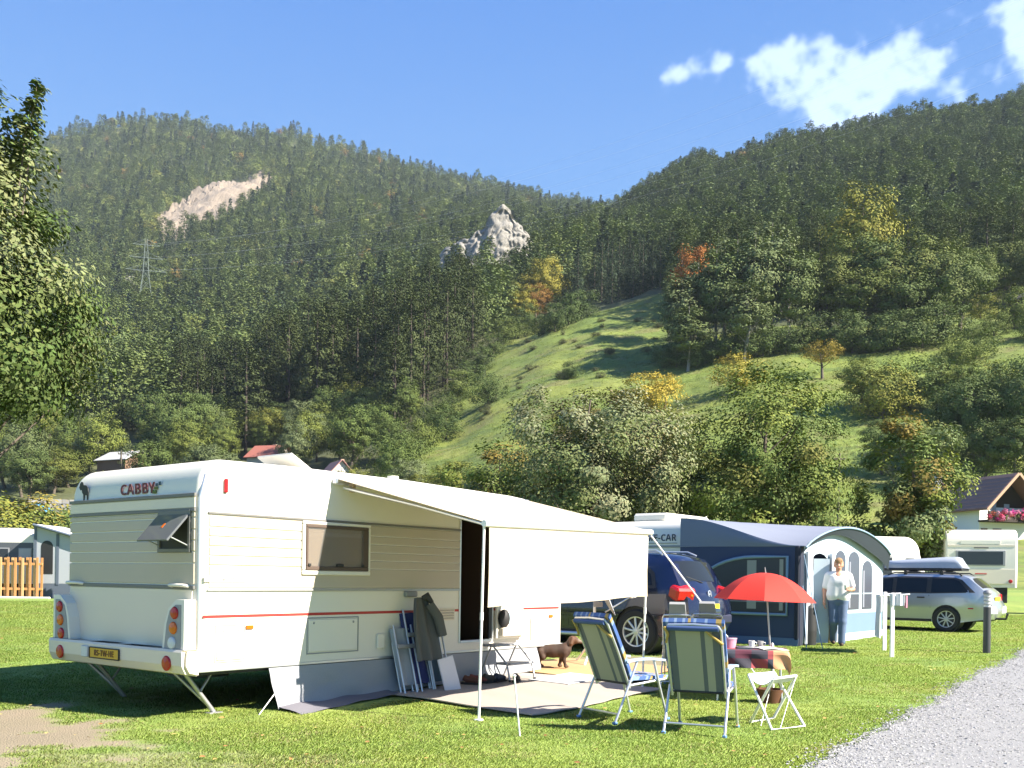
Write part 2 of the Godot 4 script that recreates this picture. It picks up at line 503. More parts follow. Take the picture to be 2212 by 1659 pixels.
func build_grass() -> void:
	var s := Shape.new()
	s.colored = true
	rng.seed = 11
	for k in 22:
		var at := Vector3(rng.randfn() * 0.045, 0, rng.randfn() * 0.045)
		var h := rng.randf_range(0.008, 0.026)
		var lean := Vector3(rng.randfn(), 0, rng.randfn()) * h * 0.5
		var w := Vector3(rng.randfn(), 0, rng.randfn()).normalized() * 0.0036
		var g := rng.randf_range(0.85, 1.2)
		s.col = Color(g * rng.randf_range(0.9, 1.25), g, g * 0.9)
		var up := (Vector3.UP * 1.2 + lean.normalized() * 0.5).normalized()
		s.tri_n(at - w, at + w, at + lean * 0.5 + Vector3.UP * h * 0.6 + w * 0.7, up, up, up)
		s.tri_n(at + w * 0.7 + lean * 0.5 + Vector3.UP * h * 0.6, at - w, at + lean + Vector3.UP * h, up, up, up)
	var buf := PackedFloat32Array()
	var count := 0
	for k in 170000:
		# even over the ground in view, denser near the camera
		var z := 6.6 + pow(rng.randf(), 1.5) * 28.0
		var x := rng.randf_range(-0.62, 0.62) * z
		if covered(x, z): continue
		var d := bare(x, z)
		if rng.randf() < d * 1.15: continue
		var sc := rng.randf_range(0.7, 1.25) * (1.0 if z < 12.0 else 1.0 + (z - 12.0) * 0.03)
		var bs := Basis(Vector3.UP, rng.randf() * TAU) * Basis.from_scale(Vector3(sc, sc * rng.randf_range(0.6, 1.1), sc))
		var c := turf(x, z).lerp(Color(0.29, 0.385, 0.08), 0.6)
		if rng.randf() < 0.05 + 0.5 * maxf(0.0, noise.get_noise_2d(x * 16.0 + 31.0, z * 16.0) - 0.12): c = Color(0.36, 0.32, 0.15)
		buf.append_array(PackedFloat32Array([bs.x.x, bs.y.x, bs.z.x, x, bs.x.y, bs.y.y, bs.z.y, lawn(z) - 0.004, bs.x.z, bs.y.z, bs.z.z, -z, c.r, c.g, c.b, 1.0]))
		count += 1
	var m := mat(1, 1, 1, 0.8)
	m.vertex_color_use_as_albedo = true
	m.backlight_enabled = true
	m.backlight = Color(0.5, 0.55, 0.12)
	tag(scatter("lawn_grass", s.mesh(), m, buf, count), "", "", "", "stuff")
	# taller grass over the meadow slope
	buf = PackedFloat32Array()
	count = 0
	for k in 60000:
		var z := rng.randf_range(100.0, 290.0)
		var x := (rng.randf_range(700.0, 2400.0) - AXIS.x) / FOCAL * z
		if not meadow(x, z): continue
		var sc := rng.randf_range(4.0, 8.5)
		var bs := Basis(Vector3.UP, rng.randf() * TAU) * Basis.from_scale(Vector3(sc, sc * rng.randf_range(0.7, 1.3), sc))
		var c := hill_color(x, z) * rng.randf_range(0.85, 1.15)
		buf.append_array(PackedFloat32Array([bs.x.x, bs.y.x, bs.z.x, x, bs.x.y, bs.y.y, bs.z.y, land(x, z) - 0.05, bs.x.z, bs.y.z, bs.z.z, -z, c.r, c.g, c.b, 1.0]))
		count += 1
	tag(scatter("meadow_grass", s.mesh(), m, buf, count), "", "", "", "stuff")
	# fallen leaves on the turf
	var lf := Shape.new()
	lf.quad(Vector3(-0.03, 0, 0), Vector3(0, 0.006, -0.018), Vector3(0.03, 0.002, 0), Vector3(0, 0.004, 0.018), Vector3.UP)
	buf = PackedFloat32Array()
	count = 0
	for k in 420:
		var z := 6.8 + rng.randf() * 16.0
		var x := rng.randf_range(-0.58, 0.5) * z
		if covered(x, z): continue
		var bs := Basis(Vector3.UP, rng.randf() * TAU) * Basis(Vector3.RIGHT, rng.randf_range(-0.5, 0.5)) * Basis.from_scale(Vector3.ONE * rng.randf_range(0.6, 1.1))
		var c: Color = [Color(0.35, 0.2, 0.06), Color(0.3, 0.13, 0.04), Color(0.38, 0.3, 0.09)][k % 3]
		buf.append_array(PackedFloat32Array([bs.x.x, bs.y.x, bs.z.x, x, bs.x.y, bs.y.y, bs.z.y, lawn(z) + 0.025, bs.x.z, bs.y.z, bs.z.z, -z, c.r, c.g, c.b, 1.0]))
		count += 1
	var lm := mat(1, 1, 1, 0.8)
	lm.vertex_color_use_as_albedo = true
	tag(scatter("fallen_leaves", lf.mesh(), lm, buf, count), "", "", "", "stuff")

# ---------------------------------------------------------------- trees
var crowns := {}
var trunks := {}
var leafy := {}

func leaf_material(tint: Color) -> StandardMaterial3D:
	var key := str(tint)
	if not leafy.has(key):
		var m := mat(tint.r, tint.g, tint.b, 0.75)
		m.metallic_specular = 0.3
		m.vertex_color_use_as_albedo = true
		m.backlight_enabled = true
		m.backlight = Color(0.36, 0.40, 0.11)
		leafy[key] = m
	return leafy[key]

# leaf-sized faces spread through clumps [centre, radii]; they face outwards more than inwards
func leaves(s: Shape, clumps: Array, each: int, size: float, palette: Array, heart: Vector3, droop := 0.0) -> void:
	s.colored = true
	for cl in clumps:
		var c: Vector3 = cl[0]
		var r: Vector3 = cl[1]
		var base: Color = palette[rng.randi() % palette.size()]
		var k := each if cl.size() < 3 else int(each * cl[2])
		for i in k:
			var e := Vector3(rng.randfn(), rng.randfn(), rng.randfn()).normalized()
			var p := c + e * r * pow(rng.randf(), 0.45)
			var out := (e * 0.55 + (p - heart).normalized() * 0.8 + Vector3(0, 0.2, 0)).normalized()
			var nrm := (out + Vector3(rng.randfn(), rng.randfn(), rng.randfn()) * 0.24).normalized()
			var a := nrm.cross(Vector3(rng.randfn(), rng.randfn(), rng.randfn())).normalized()
			if droop > 0.0: a = (a + Vector3(0, -droop, 0)).normalized()
			var b := nrm.cross(a).normalized()
			var w := size * rng.randf_range(0.6, 1.25)
			var g := rng.randf_range(0.72, 1.28)
			var col := Color(base.r * g * rng.randf_range(0.92, 1.1), base.g * g, base.b * g)
			var p0 := p - a * w; var p1 := p + b * w * 0.55; var p2 := p + a * w; var p3 := p - b * w * 0.55
			s.v.append(p0); s.v.append(p1); s.v.append(p2); s.v.append(p0); s.v.append(p2); s.v.append(p3)
			for q in 6:
				s.n.append(nrm)
				s.c.append(col)

# clumps spread over an ellipsoidal crown, lumpy at its edge
func crown_clumps(count: int, at: Vector3, r: Vector3, clump: float, inner := 0.35) -> Array:
	var out := []
	for i in count:
		var y := 1.0 - 2.0 * (i + 0.5) / count
		var a := i * 2.39996 + rng.randf_range(-0.4, 0.4)
		var e := Vector3(sqrt(1.0 - y * y) * cos(a), y, sqrt(1.0 - y * y) * sin(a))
		var d := rng.randf_range(0.62, 0.92) if rng.randf() > inner else rng.randf_range(0.15, 0.6)
		var k := clump * rng.randf_range(0.65, 1.35)
		out.append([at + e * r * d, Vector3(k, k * rng.randf_range(0.6, 0.9), k)])
	return out

func limbs(s: Shape, foot: Vector3, top: Vector3, r: float, clumps: Array, every: int) -> void:
	var lean := Vector3(rng.randfn(), 0, rng.randfn()) * (top - foot).length() * 0.03
	var mid := (foot + top) * 0.5 + lean
	s.tube([foot - Vector3(0, r * 0.5, 0), foot + Vector3(0, r, 0), mid, top], [r * 1.35, r, r * 0.72, r * 0.2], 8)
	for i in range(0, clumps.size(), every):
		var c: Vector3 = clumps[i][0]
		var t := clampf((c.y - foot.y) / (top.y - foot.y) - 0.28, 0.12, 0.85)
		var from := foot.lerp(mid, t * 2.0) if t < 0.5 else mid.lerp(top, t * 2.0 - 1.0)
		var bend := from.lerp(c, 0.5) - Vector3(0, (c - from).length() * 0.1, 0)
		var w := r * lerpf(0.42, 0.14, t)
		s.tube([from, bend, c], [w, w * 0.6, w * 0.2], 5, false)

# trees one metre tall, to be scaled
func make_kinds() -> void:
	rng.seed = 21
	M.bark = grain(mat(1, 1, 1, 0.95), 0.06, Color(0.07, 0.055, 0.042), Color(0.17, 0.14, 0.11), 3.0)
	M.pine_bark = mat(0.055, 0.042, 0.034, 0.95)
	M.pale_bark = grain(mat(1, 1, 1, 0.95), 0.06, Color(0.16, 0.15, 0.13), Color(0.34, 0.32, 0.29), 2.0)
	var plain := [Color(1, 1, 1), Color(0.94, 0.97, 0.95), Color(1.08, 1.04, 0.96), Color(1.0, 1.02, 1.0)]
	for v in 3:                                   # pines: bare lower trunk, flat pads of needles
		var cl := []
		var k := 0
		for w in 22:
			var t := 0.13 + 0.83 * w / 21.0
			var reach := 0.145 * pow(sin(clampf((t + 0.12) / 1.14, 0.0, 1.0) * PI * 0.97), 0.8) + 0.012
			for j in 5:
				k += 1
				var a := k * 2.4 + rng.randf_range(-0.4, 0.4)
				var d := reach * rng.randf_range(0.45, 1.05)
				cl.append([Vector3(cos(a) * d, t + rng.randf_range(-0.03, 0.03), sin(a) * d), Vector3(0.048, 0.034, 0.048) * rng.randf_range(0.8, 1.3)])
		cl.append([Vector3(0, 0.975, 0), Vector3(0.035, 0.05, 0.035)])
		var s := Shape.new()
		leaves(s, cl, 34, 0.0105, plain, Vector3(0, 0.5, 0))
		crowns["pine%d" % v] = s.mesh()
		var f := Shape.new()
		leaves(f, cl, 10, 0.0185, plain, Vector3(0, 0.5, 0))
		crowns["far_pine%d" % v] = f.mesh()
		var t := Shape.new()
		t.tube([Vector3(0, -0.03, 0), Vector3(0.004, 0.45, 0), Vector3(0, 0.97, 0.003)], [0.016, 0.011, 0.002], 6)
		trunks["pine%d" % v] = t.mesh()
	for v in 2:                                   # spruces: a cone of drooping boughs
		var cl := []
		for w in 20:
			var t := 0.07 + 0.9 * w / 19.0
			var reach := 0.17 * pow(1.0 - t, 0.8) + 0.012
			for j in (6 if w < 15 else 3):
				var a := j * TAU / (6.0 if w < 15 else 3.0) + w * 1.1 + rng.randf_range(-0.3, 0.3)
				var d := reach * rng.randf_range(0.4, 0.85)
				cl.append([Vector3(cos(a) * d, t - d * 0.3, sin(a) * d), Vector3(reach * 0.42 + 0.008, 0.026, reach * 0.42 + 0.008)])
		cl.append([Vector3(0, 0.98, 0), Vector3(0.01, 0.03, 0.01)])
		var s := Shape.new()
		leaves(s, cl, 28, 0.012, plain, Vector3(0, 0.4, 0), 0.5)
		crowns["spruce%d" % v] = s.mesh()
		var f := Shape.new()
		leaves(f, cl, 6, 0.027, plain, Vector3(0, 0.4, 0), 0.5)
		crowns["far_spruce%d" % v] = f.mesh()
		var t := Shape.new()
		t.tube([Vector3(0, -0.03, 0), Vector3(0, 0.5, 0), Vector3(0, 0.97, 0)], [0.015, 0.009, 0.002], 6)
		trunks["spruce%d" % v] = t.mesh()
	for v in 3:                                   # broadleaf trees
		var cl := crown_clumps(46, Vector3(0, 0.60, 0), Vector3(0.33, 0.40, 0.33), 0.105)
		var s := Shape.new()
		leaves(s, cl, 210, 0.0125, plain, Vector3(0, 0.55, 0))
		crowns["round%d" % v] = s.mesh()
		var f := Shape.new()
		leaves(f, cl, 28, 0.027, plain, Vector3(0, 0.55, 0))
		crowns["far_round%d" % v] = f.mesh()
		var t := Shape.new()
		limbs(t, Vector3.ZERO, Vector3(0.01, 0.8, 0), 0.02, cl, 5)
		trunks["round%d" % v] = t.mesh()
	for v in 2:                                   # tall narrow crowns
		var cl := crown_clumps(50, Vector3(0, 0.58, 0), Vector3(0.19, 0.42, 0.19), 0.082)
		var s := Shape.new()
		leaves(s, cl, 140, 0.0115, plain, Vector3(0, 0.5, 0))
		crowns["tall%d" % v] = s.mesh()
		var t := Shape.new()
		limbs(t, Vector3.ZERO, Vector3(-0.01, 0.9, 0), 0.013, cl, 6)
		trunks["tall%d" % v] = t.mesh()
	for v in 2:                                   # open orchard trees with a visible fork
		var cl := crown_clumps(26, Vector3(0, 0.66, 0), Vector3(0.42, 0.30, 0.42), 0.12, 0.2)
		var s := Shape.new()
		leaves(s, cl, 130, 0.014, plain, Vector3(0, 0.6, 0))
		crowns["orchard%d" % v] = s.mesh()
		var t := Shape.new()
		limbs(t, Vector3.ZERO, Vector3(0.06 - 0.12 * v, 0.72, 0), 0.03, cl, 2)
		trunks["orchard%d" % v] = t.mesh()
	for v in 2:                                   # bushes, leafy to the ground
		var cl := crown_clumps(40, Vector3(0, 0.46, 0), Vector3(0.52, 0.5, 0.52), 0.17)
		var s := Shape.new()
		leaves(s, cl, 130, 0.019, plain, Vector3(0, 0.3, 0))
		crowns["bush%d" % v] = s.mesh()
		var t := Shape.new()
		limbs(t, Vector3.ZERO, Vector3(0, 0.5, 0), 0.022, cl, 4)
		trunks["bush%d" % v] = t.mesh()

# one tree of a kind: size in metres, its colour, where it stands
func tree(called: String, kind: String, at: Vector3, height: float, width: float, tint: Color, label: String, category: String, group := "") -> Node3D:
	var o := thing(called, label, category, at, rng.randf() * TAU, group)
	var c := obj("crown", crowns[kind], leaf_material(tint), o)
	var t := obj("trunk", trunks[kind], M.pale_bark if kind.begins_with("tall") else (M.pine_bark if kind.begins_with("pine") else M.bark), o)
	for q in [c, t]:
		q.scale = Vector3(width, height, width)
	return o

const PINE := Color(0.145, 0.18, 0.056)
const DARK_PINE := Color(0.10, 0.135, 0.047)
const SPRUCE := Color(0.046, 0.07, 0.034)
const LEAF := Color(0.105, 0.145, 0.036)
const GREY_LEAF := Color(0.155, 0.185, 0.085)
const YELLOW_LEAF := Color(0.28, 0.25, 0.04)
const GOLD_LEAF := Color(0.44, 0.34, 0.05)
const RUST_LEAF := Color(0.30, 0.12, 0.03)
const BUSH := Color(0.075, 0.11, 0.03)
const LIME_LEAF := Color(0.165, 0.195, 0.04)

func build_woods() -> void:
	rng.seed = 77
	# pines one can tell apart, in the stand beside the meadow and above the grove
	var pines := 0
	var z := 148.0
	var bufs := {}
	while z < 330.0:
		var step := 5.6 + (z - 148.0) * 0.006
		var x := -0.62 * z
		while x < 0.60 * z:
			var xx := x + rng.randf_range(-2.2, 2.2)
			var zz := z + rng.randf_range(-2.2, 2.2)
			x += step
			var b := bearing(xx, zz)
			if meadow(xx, zz) or meadow(xx + 6.0, zz) or meadow(xx, zz - 5.0): continue
			if b < 330.0 and zz < 225.0 or b < 830.0 and zz < 198.0: continue
			if b > 1090.0 and b < 1200.0 and zz < 300.0: continue
			var at := Vector3(xx, land(xx, zz) - 0.3, -zz)
			if b > 1185.0 and b < 1450.0:
				if zz < 291.0 or rng.randf() < 0.2: continue
				if zz < 331.0:
					tree("spruce_tree", "spruce%d" % (rng.randi() % 2), at, rng.randf_range(14.0, 21.0), rng.randf_range(16.0, 20.0), SPRUCE, "dark slender spruce standing above the top edge of the meadow", "tree", "spruces above the meadow")
					continue
			if b > 1430.0 and zz < 222.0: continue
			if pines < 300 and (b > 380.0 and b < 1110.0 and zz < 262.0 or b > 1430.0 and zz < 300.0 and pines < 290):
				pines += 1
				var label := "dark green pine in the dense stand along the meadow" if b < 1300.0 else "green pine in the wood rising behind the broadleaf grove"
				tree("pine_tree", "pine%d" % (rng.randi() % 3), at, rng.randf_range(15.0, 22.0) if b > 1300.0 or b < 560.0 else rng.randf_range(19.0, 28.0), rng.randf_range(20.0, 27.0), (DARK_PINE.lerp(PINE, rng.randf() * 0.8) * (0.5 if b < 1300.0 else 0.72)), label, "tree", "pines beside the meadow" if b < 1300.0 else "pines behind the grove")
			elif b > -200.0:
				plant(bufs, "far_pine%d" % (rng.randi() % 3) if rng.randf() < 0.75 or b > 1300.0 else "far_round%d" % (rng.randi() % 3), at, rng.randf_range(14.0, 21.0), 24.0, forest_color(xx, zz))
		z += step
	# the rest of the forest up to the ridges
	z = 330.0
	while z < 1330.0:
		var step := 7.4 + (z - 330.0) * 0.0036
		var x := -0.66 * z
		while x < 0.66 * z:
			var xx := x + rng.randf_range(-3.0, 3.0)
			var zz := z + rng.randf_range(-3.0, 3.0)
			x += step
			var b := bearing(xx, zz)
			if zz > 930.0 and b > 1400.0: continue
			if scar(b, zz) > 0.0: continue
			var y := land(xx, zz)
			var k := "far_pine%d" % (rng.randi() % 3)
			var f := noise.get_noise_2d(xx * 0.9 + 300.0, zz * 0.9)
			var w := rng.randf()
			if b < 1330.0 or zz > 620.0 and b < 1700.0:
				if w < 0.22 + f * 1.5: k = "far_round%d" % (rng.randi() % 3)
				elif w > 0.82 + f * 0.4: k = "far_spruce%d" % (rng.randi() % 2)
			elif w < 0.10: k = "far_spruce%d" % (rng.randi() % 2)
			var h := rng.randf_range(13.0, 25.0) if not k.begins_with("far_round") else rng.randf_range(9.0, 17.0)
			plant(bufs, k, Vector3(xx, y - 0.4, -zz), h, h * (1.25 if not k.begins_with("far_round") else 1.35), forest_color(xx, zz, k))
		z += step
	var fm := leaf_material(Color(1, 1, 1))
	for k in bufs:
		tag(scatter("mountain_forest", crowns[k], fm, bufs[k], bufs[k].size() / 16), "", "", "", "stuff")

func forest_color(x: float, z: float, k := "far_pine0") -> Color:
	var c := DARK_PINE.lerp(PINE, rng.randf() * 1.2)
	if k.begins_with("far_round"):
		c = LEAF.lerp(LIME_LEAF, 0.4 + rng.randf() * 0.9).lerp(GREY_LEAF, rng.randf() * 0.5)
		var w := rng.randf()
		if w < 0.06: c = c.lerp(RUST_LEAF, 0.6)
		elif w < 0.25: c = c.lerp(YELLOW_LEAF, 0.45)
	elif k.begins_with("far_spruce"):
		c = SPRUCE
	c = c.lerp(LEAF, clampf(noise.get_noise_2d(x * 0.5, z * 0.5 + 90.0) * 0.7, 0.0, 0.35))
	if k.begins_with("far_pine") and bearing(x, z) > 1330.0: c = DARK_PINE.lerp(PINE, rng.randf() * 0.7)   # another stand of pine
	return c * rng.randf_range(0.75, 1.3)

func plant(bufs: Dictionary, k: String, at: Vector3, h: float, w: float, c: Color) -> void:
	if not bufs.has(k): bufs[k] = PackedFloat32Array()
	var a := rng.randf() * TAU
	var s := sin(a) * w; var q := cos(a) * w
	bufs[k].append_array(PackedFloat32Array([q, 0, s, at.x, 0, h, 0, at.y, -s, 0, q, at.z, c.r, c.g, c.b, 1.0]))

# bare rock scars: > 0 inside (frame bearing, distance)
func scar(b: float, z: float) -> float:
	# the pale landslip on the mountain flank
	var t := (b - 335.0) / 250.0
	var mid := lerpf(800.0, 985.0, t)
	var half := 95.0 * sin(clampf(t, 0.0, 1.0) * PI * 0.75 + 0.55)
	if t > -0.02 and t < 1.02 and absf(z - mid) < half: return 1.0
	# around the crag
	if b > 945.0 and b < 1150.0 and z > 395.0 and z < 470.0: return 1.0
	return 0.0

func build_rocks() -> void:
	var rock := grain(mat(1, 1, 1, 0.95), 0.05, Color(0.12, 0.112, 0.10), Color(0.42, 0.395, 0.35), 0.10, 8.0, 6)
	# landslip: a rugged shell of pale rock over the slope
	var s := Shape.new()
	s.sheet(90, 50, func(a: float, c: float) -> Vector3:
		var b := 335.0 + 250.0 * a
		var mid := lerpf(805.0, 985.0, a)
		var half := (58.0 + 42.0 * sin(a * PI)) * (0.85 + 0.5 * fine.get_noise_1d(a * 420.0 + (80.0 if c > 0.5 else 0.0)))
		var z := mid + (c * 2.0 - 1.0) * half
		var p := land_at(b + 16.0 * fine.get_noise_2d(c * 200.0, a * 90.0), z)
		p.y += 2.6 + 2.4 * fine.get_noise_3d(p.x * 1.5, p.y * 1.5, p.z * 1.5) + 1.2 * fine.get_noise_3d(p.x * 5.0, p.y * 5.0, p.z * 5.0)
		return p, Vector3.UP)
	var o := obj("landslip_scar", s, grain(mat(1, 1, 1, 0.95), 0.06, Color(0.15, 0.12, 0.09), Color(0.36, 0.29, 0.22), 0.06, 8.0, 6))
	tag(o, "pale bare landslip scar on the forested mountain flank", "rock face")
	var s2 := Shape.new()
	s2.sheet(14, 10, func(a: float, c: float) -> Vector3:
		var p := land_at(lerpf(262.0, 300.0, a), lerpf(560.0, 600.0, c) + 14.0 * fine.get_noise_1d(a * 200.0))
		p.y += 9.0 + 3.0 * fine.get_noise_2d(p.x * 2.0, p.z * 2.0)
		return p, Vector3.UP)
	tag(obj("rock_outcrop", s2, rock), "small pale rock outcrop below the long landslip scar", "rock face")
	# the steep crag: a block of limestone with a grassy back
	var cr := thing("limestone_crag", "steep white limestone crag with a pointed top among the pines", "rock face", Vector3.ZERO)
	var outline := func(a: float) -> float:   # height of the crest over the foot, metres
		return (lerpf(19.0, 26.0, a / 0.38) if a < 0.38 else (lerpf(26.0, 38.5, (a - 0.38) / 0.24) if a < 0.62 else lerpf(38.5, 17.0, (a - 0.62) / 0.38))) + 2.2 * fine.get_noise_1d(a * 260.0)
	var foot := land_at(1050.0, 410.0)
	var f := Shape.new()
	f.sheet(80, 70, func(a: float, c: float) -> Vector3:
		var x := foot.x + (a - 0.5) * 43.0
		var top: float = outline.call(a)
		var y := foot.y - 9.0 + (top + 9.0) * c
		var zz := -404.0 - 11.0 * c - 6.0 * pow(absf(a - 0.5) * 2.0, 2.0)
		zz += 2.2 * fine.get_noise_3d(x * 3.2, y * 3.2, 7.0) - 0.9 * (1.0 - minf(absf(fine.get_noise_3d(x * 7.0, y * 4.0, 40.0)) * 6.0, 1.0)) + 1.2 * fine.get_noise_3d(x * 9.0, y * 11.0, 3.0) + 0.6 * fine.get_noise_3d(x * 26.0, y * 30.0, 1.0)
		return Vector3(x + 1.2 * fine.get_noise_2d(y * 9.0, x), y, zz), Vector3(0, 0.3, 1))
	obj("cliff_face", f, rock, cr)
	var g := Shape.new()
	g.sheet(30, 10, func(a: float, c: float) -> Vector3:
		var x := foot.x + (a - 0.5) * 44.0
		var top: float = outline.call(a)
		return Vector3(x, foot.y + top - 2.2 + c * 0.6 + 0.6 * fine.get_noise_2d(x * 9.0, c * 50.0) - c * c * 12.0, -414.5 - 6.0 * pow(absf(a - 0.5) * 2.0, 2.0) - 26.0 * c), Vector3.UP)
	obj("grassy_back", g, grain(mat(1, 1, 1, 0.95), 0.07, Color(0.20, 0.19, 0.09), Color(0.32, 0.29, 0.16), 0.2), cr)

func build_hill_plants() -> void:
	rng.seed = 31
	# [bearing, distance, height, width, kind, tint, name, label, group]
	var grove := "aspens of the grove on the meadow"
	for a in [[1462, 184, 17, 24], [1500, 190, 20, 24], [1540, 183, 22, 25], [1585, 188, 24, 26], [1625, 182, 25, 26], [1660, 187, 26, 25], [1700, 183, 22, 25], [1725, 190, 19, 23], [1480, 178, 13, 24], [1600, 177, 15, 26], [1560, 195, 22, 24], [1640, 195, 24, 24]]:
		tree("aspen_tree", "tall%d" % (rng.randi() % 2), land_at(a[0], a[1]), a[2], a[3] * 0.95, GREY_LEAF.lerp(LEAF, rng.randf() * 0.8), "tall grey-green aspen in the grove casting shade over the meadow", "tree", grove)
	var wood := "broadleaf trees beside the grove"
	for a in [[1790, 190, 17, 20], [1830, 194, 20, 22], [1880, 190, 19, 22], [1925, 188, 18, 22], [1975, 190, 20, 22], [2020, 186, 17, 21], [2065, 190, 16, 20], [1850, 184, 14, 20], [1945, 182, 13, 20], [2030, 205, 18, 22], [2100, 212, 15, 18], [2160, 220, 15, 18], [2240, 215, 15, 18]]:
		tree("broadleaf_tree", "round%d" % (rng.randi() % 3), land_at(a[0], a[1]), a[2], a[3], LEAF.lerp(DARK_PINE, rng.randf() * 0.5).lerp(YELLOW_LEAF, rng.randf() * 0.25), "green broadleaf tree in the dark wood beside the aspen grove", "tree", wood)
	for a in [[1455, 181, 5, 8], [1500, 179, 6, 8], [1545, 180, 6, 9], [1590, 179, 6, 9], [1640, 180, 7, 9], [1690, 180, 6, 9], [1735, 184, 7, 9], [1440, 184, 6, 8]]:
		tree("grove_bush", "bush%d" % (rng.randi() % 2), land_at(a[0], a[1]) - Vector3(0, 0.5, 0), a[2], a[3], LEAF.lerp(DARK_PINE, 0.4), "dense bush at the foot of the aspen grove", "bush", "bushes below the grove")
	for a in [[1790, 180, 8, 11], [1835, 178, 8, 11], [1885, 177, 8, 11], [1935, 176, 8, 11], [1985, 178, 8, 11], [2030, 180, 8, 11]]:
		tree("wood_bush", "bush%d" % (rng.randi() % 2), land_at(a[0], a[1]) - Vector3(0, 0.5, 0), a[2], a[3], LEAF.lerp(DARK_PINE, 0.5), "dense dark bush at the edge of the dark wood", "bush", "bushes at the edge of the dark wood")
	tree("beech_tree", "round1", land_at(1850, 210), 30.0, 27.0, Color(0.21, 0.205, 0.032), "tall rounded yellow-green tree towering over the dark wood", "tree")
	tree("maple_tree", "round2", land_at(1492, 206), 20.0, 17.0, Color(0.34, 0.13, 0.03), "rust orange tree peeping out behind the aspen grove", "tree")
	for a in [[1170, 300, 20, 20, YELLOW_LEAF], [1135, 296, 16, 18, GOLD_LEAF.lerp(LEAF, 0.5)], [1150, 292, 12, 15, RUST_LEAF.lerp(LEAF, 0.3)], [1118, 288, 11, 14, YELLOW_LEAF], [1105, 296, 14, 15, LIME_LEAF]]:
		tree("autumn_tree", "round%d" % (rng.randi() % 3), land_at(a[0], a[1]), a[2], a[3], a[4], ("rust tinted" if a[4].g < 0.17 else ("golden green" if a[4].r < 0.25 else "yellow")) + " autumn tree on the slope below the white crag", "tree", "autumn trees below the crag")
	for a in [[1192, 236, 7.5, 8.5], [1222, 243, 9.0, 11.0], [1248, 248, 9.0, 10.0]]:
		tree("dark_bush", "bush%d" % (rng.randi() % 2), land_at(a[0], a[1]) - Vector3(0, 0.6, 0), a[2], a[3], BUSH, "rounded dark bush on the meadow crest casting a shadow", "bush", "bushes on the meadow crest")
	for a in [[845, 150, 8, 9], [870, 157, 7, 9], [895, 166, 7, 8], [915, 170, 5, 7], [935, 178, 6.5, 8], [960, 189, 6, 7], [985, 199, 7, 8], [1008, 210, 6, 7], [1030, 222, 7, 8], [1060, 236, 6, 7], [1082, 250, 7.5, 8], [1105, 264, 7, 8], [1128, 274, 8, 9], [1150, 262, 5, 6]]:
		tree("slope_bush", "bush%d" % (rng.randi() % 2), land_at(a[0], a[1]) - Vector3(0, 0.4, 0), a[2], a[3], BUSH.lerp(LIME_LEAF, rng.randf() * 0.6), "green bush in the ragged hedge between pines and meadow", "bush", "bushes between pines and meadow")
	for a in [[1048, 184, 7.0, 8.2], [958, 172, 6.4, 7.5], [1228, 184, 4.0, 4.6], [1165, 240, 6.0, 7.0]]:
		tree("lone_bush", "bush%d" % (rng.randi() % 2), land_at(a[0], a[1]) - Vector3(0, 0.4, 0), a[2], a[3], BUSH, "lone round dark bush out on the sloping meadow", "bush", "lone bushes on the meadow")
	for k in 46:
		var b := rng.randf_range(960, 1420)
		var d := rng.randf_range(165, 245)
		var p := land_at(b, d)
		if not meadow(p.x, d) or not meadow(p.x - 8.0, d): continue
		tree("low_scrub", "bush%d" % (k % 2), p - Vector3(0, 0.15, 0), rng.randf_range(0.7, 1.6), rng.randf_range(1.2, 2.6), Color(0.12, 0.125, 0.06), "low tuft of dry scrub in the meadow grass", "bush", "scrub in the meadow grass")
	for a in [[2100, 172, 6.5, 9], [2060, 168, 5.5, 8], [2185, 190, 9, 11], [2140, 186, 5, 7], [2240, 178, 8, 10]]:
		tree("meadow_bush", "bush%d" % (rng.randi() % 2), land_at(a[0], a[1]) - Vector3(0, 0.4, 0), a[2], a[3], LEAF.lerp(LIME_LEAF, rng.randf() * 0.6), "broad leafy bush below the dark wood casting a long shadow", "bush", "bushes below the dark wood")
	tree("lime_bush", "bush0", land_at(2110, 205) - Vector3(0, 0.4, 0), 6.0, 8.0, Color(0.22, 0.22, 0.04), "bright lime yellow bush on the upper meadow bench", "bush")
	# orchard at the foot of the slope
	var orchard := "orchard trees at the foot of the meadow"
	for a in [[1395, 158, 8.0, 9, GOLD_LEAF], [1430, 161, 7.0, 7, GOLD_LEAF], [1345, 156, 6, 7, YELLOW_LEAF], [1590, 160, 7.5, 8.5, GOLD_LEAF.lerp(LEAF, 0.3)], [1770, 165, 8, 8, YELLOW_LEAF.lerp(RUST_LEAF, 0.25)], [1850, 147, 9.5, 10, LIME_LEAF], [1900, 143, 9.5, 10, LIME_LEAF.lerp(YELLOW_LEAF, 0.5)], [1960, 146, 9.5, 10, LEAF], [2020, 144, 9, 9, LIME_LEAF], [2070, 142, 9.5, 10, LEAF], [2130, 146, 9, 10, YELLOW_LEAF.lerp(LEAF, 0.6)], [2190, 142, 10, 10, LEAF], [1225, 152, 5.0, 6, YELLOW_LEAF], [1262, 150, 6, 6, RUST_LEAF.lerp(LEAF, 0.6)], [1300, 148, 6, 7, GREY_LEAF]]:
		tree("orchard_tree", ["orchard0", "round0", "bush0", "round2", "bush1"][rng.randi() % 5], land_at(a[0], a[1]) - Vector3(0, 0.4, 0), a[2] * 0.9, a[3] * 1.15, a[4], ("golden autumn tree" if a[4].r > 0.3 else ("yellowing tree" if a[4].r > 0.2 else "green tree")) + " of the orchard at the foot of the meadow", "tree", orchard)
	var big := "dark broadleaf trees behind the chalet"
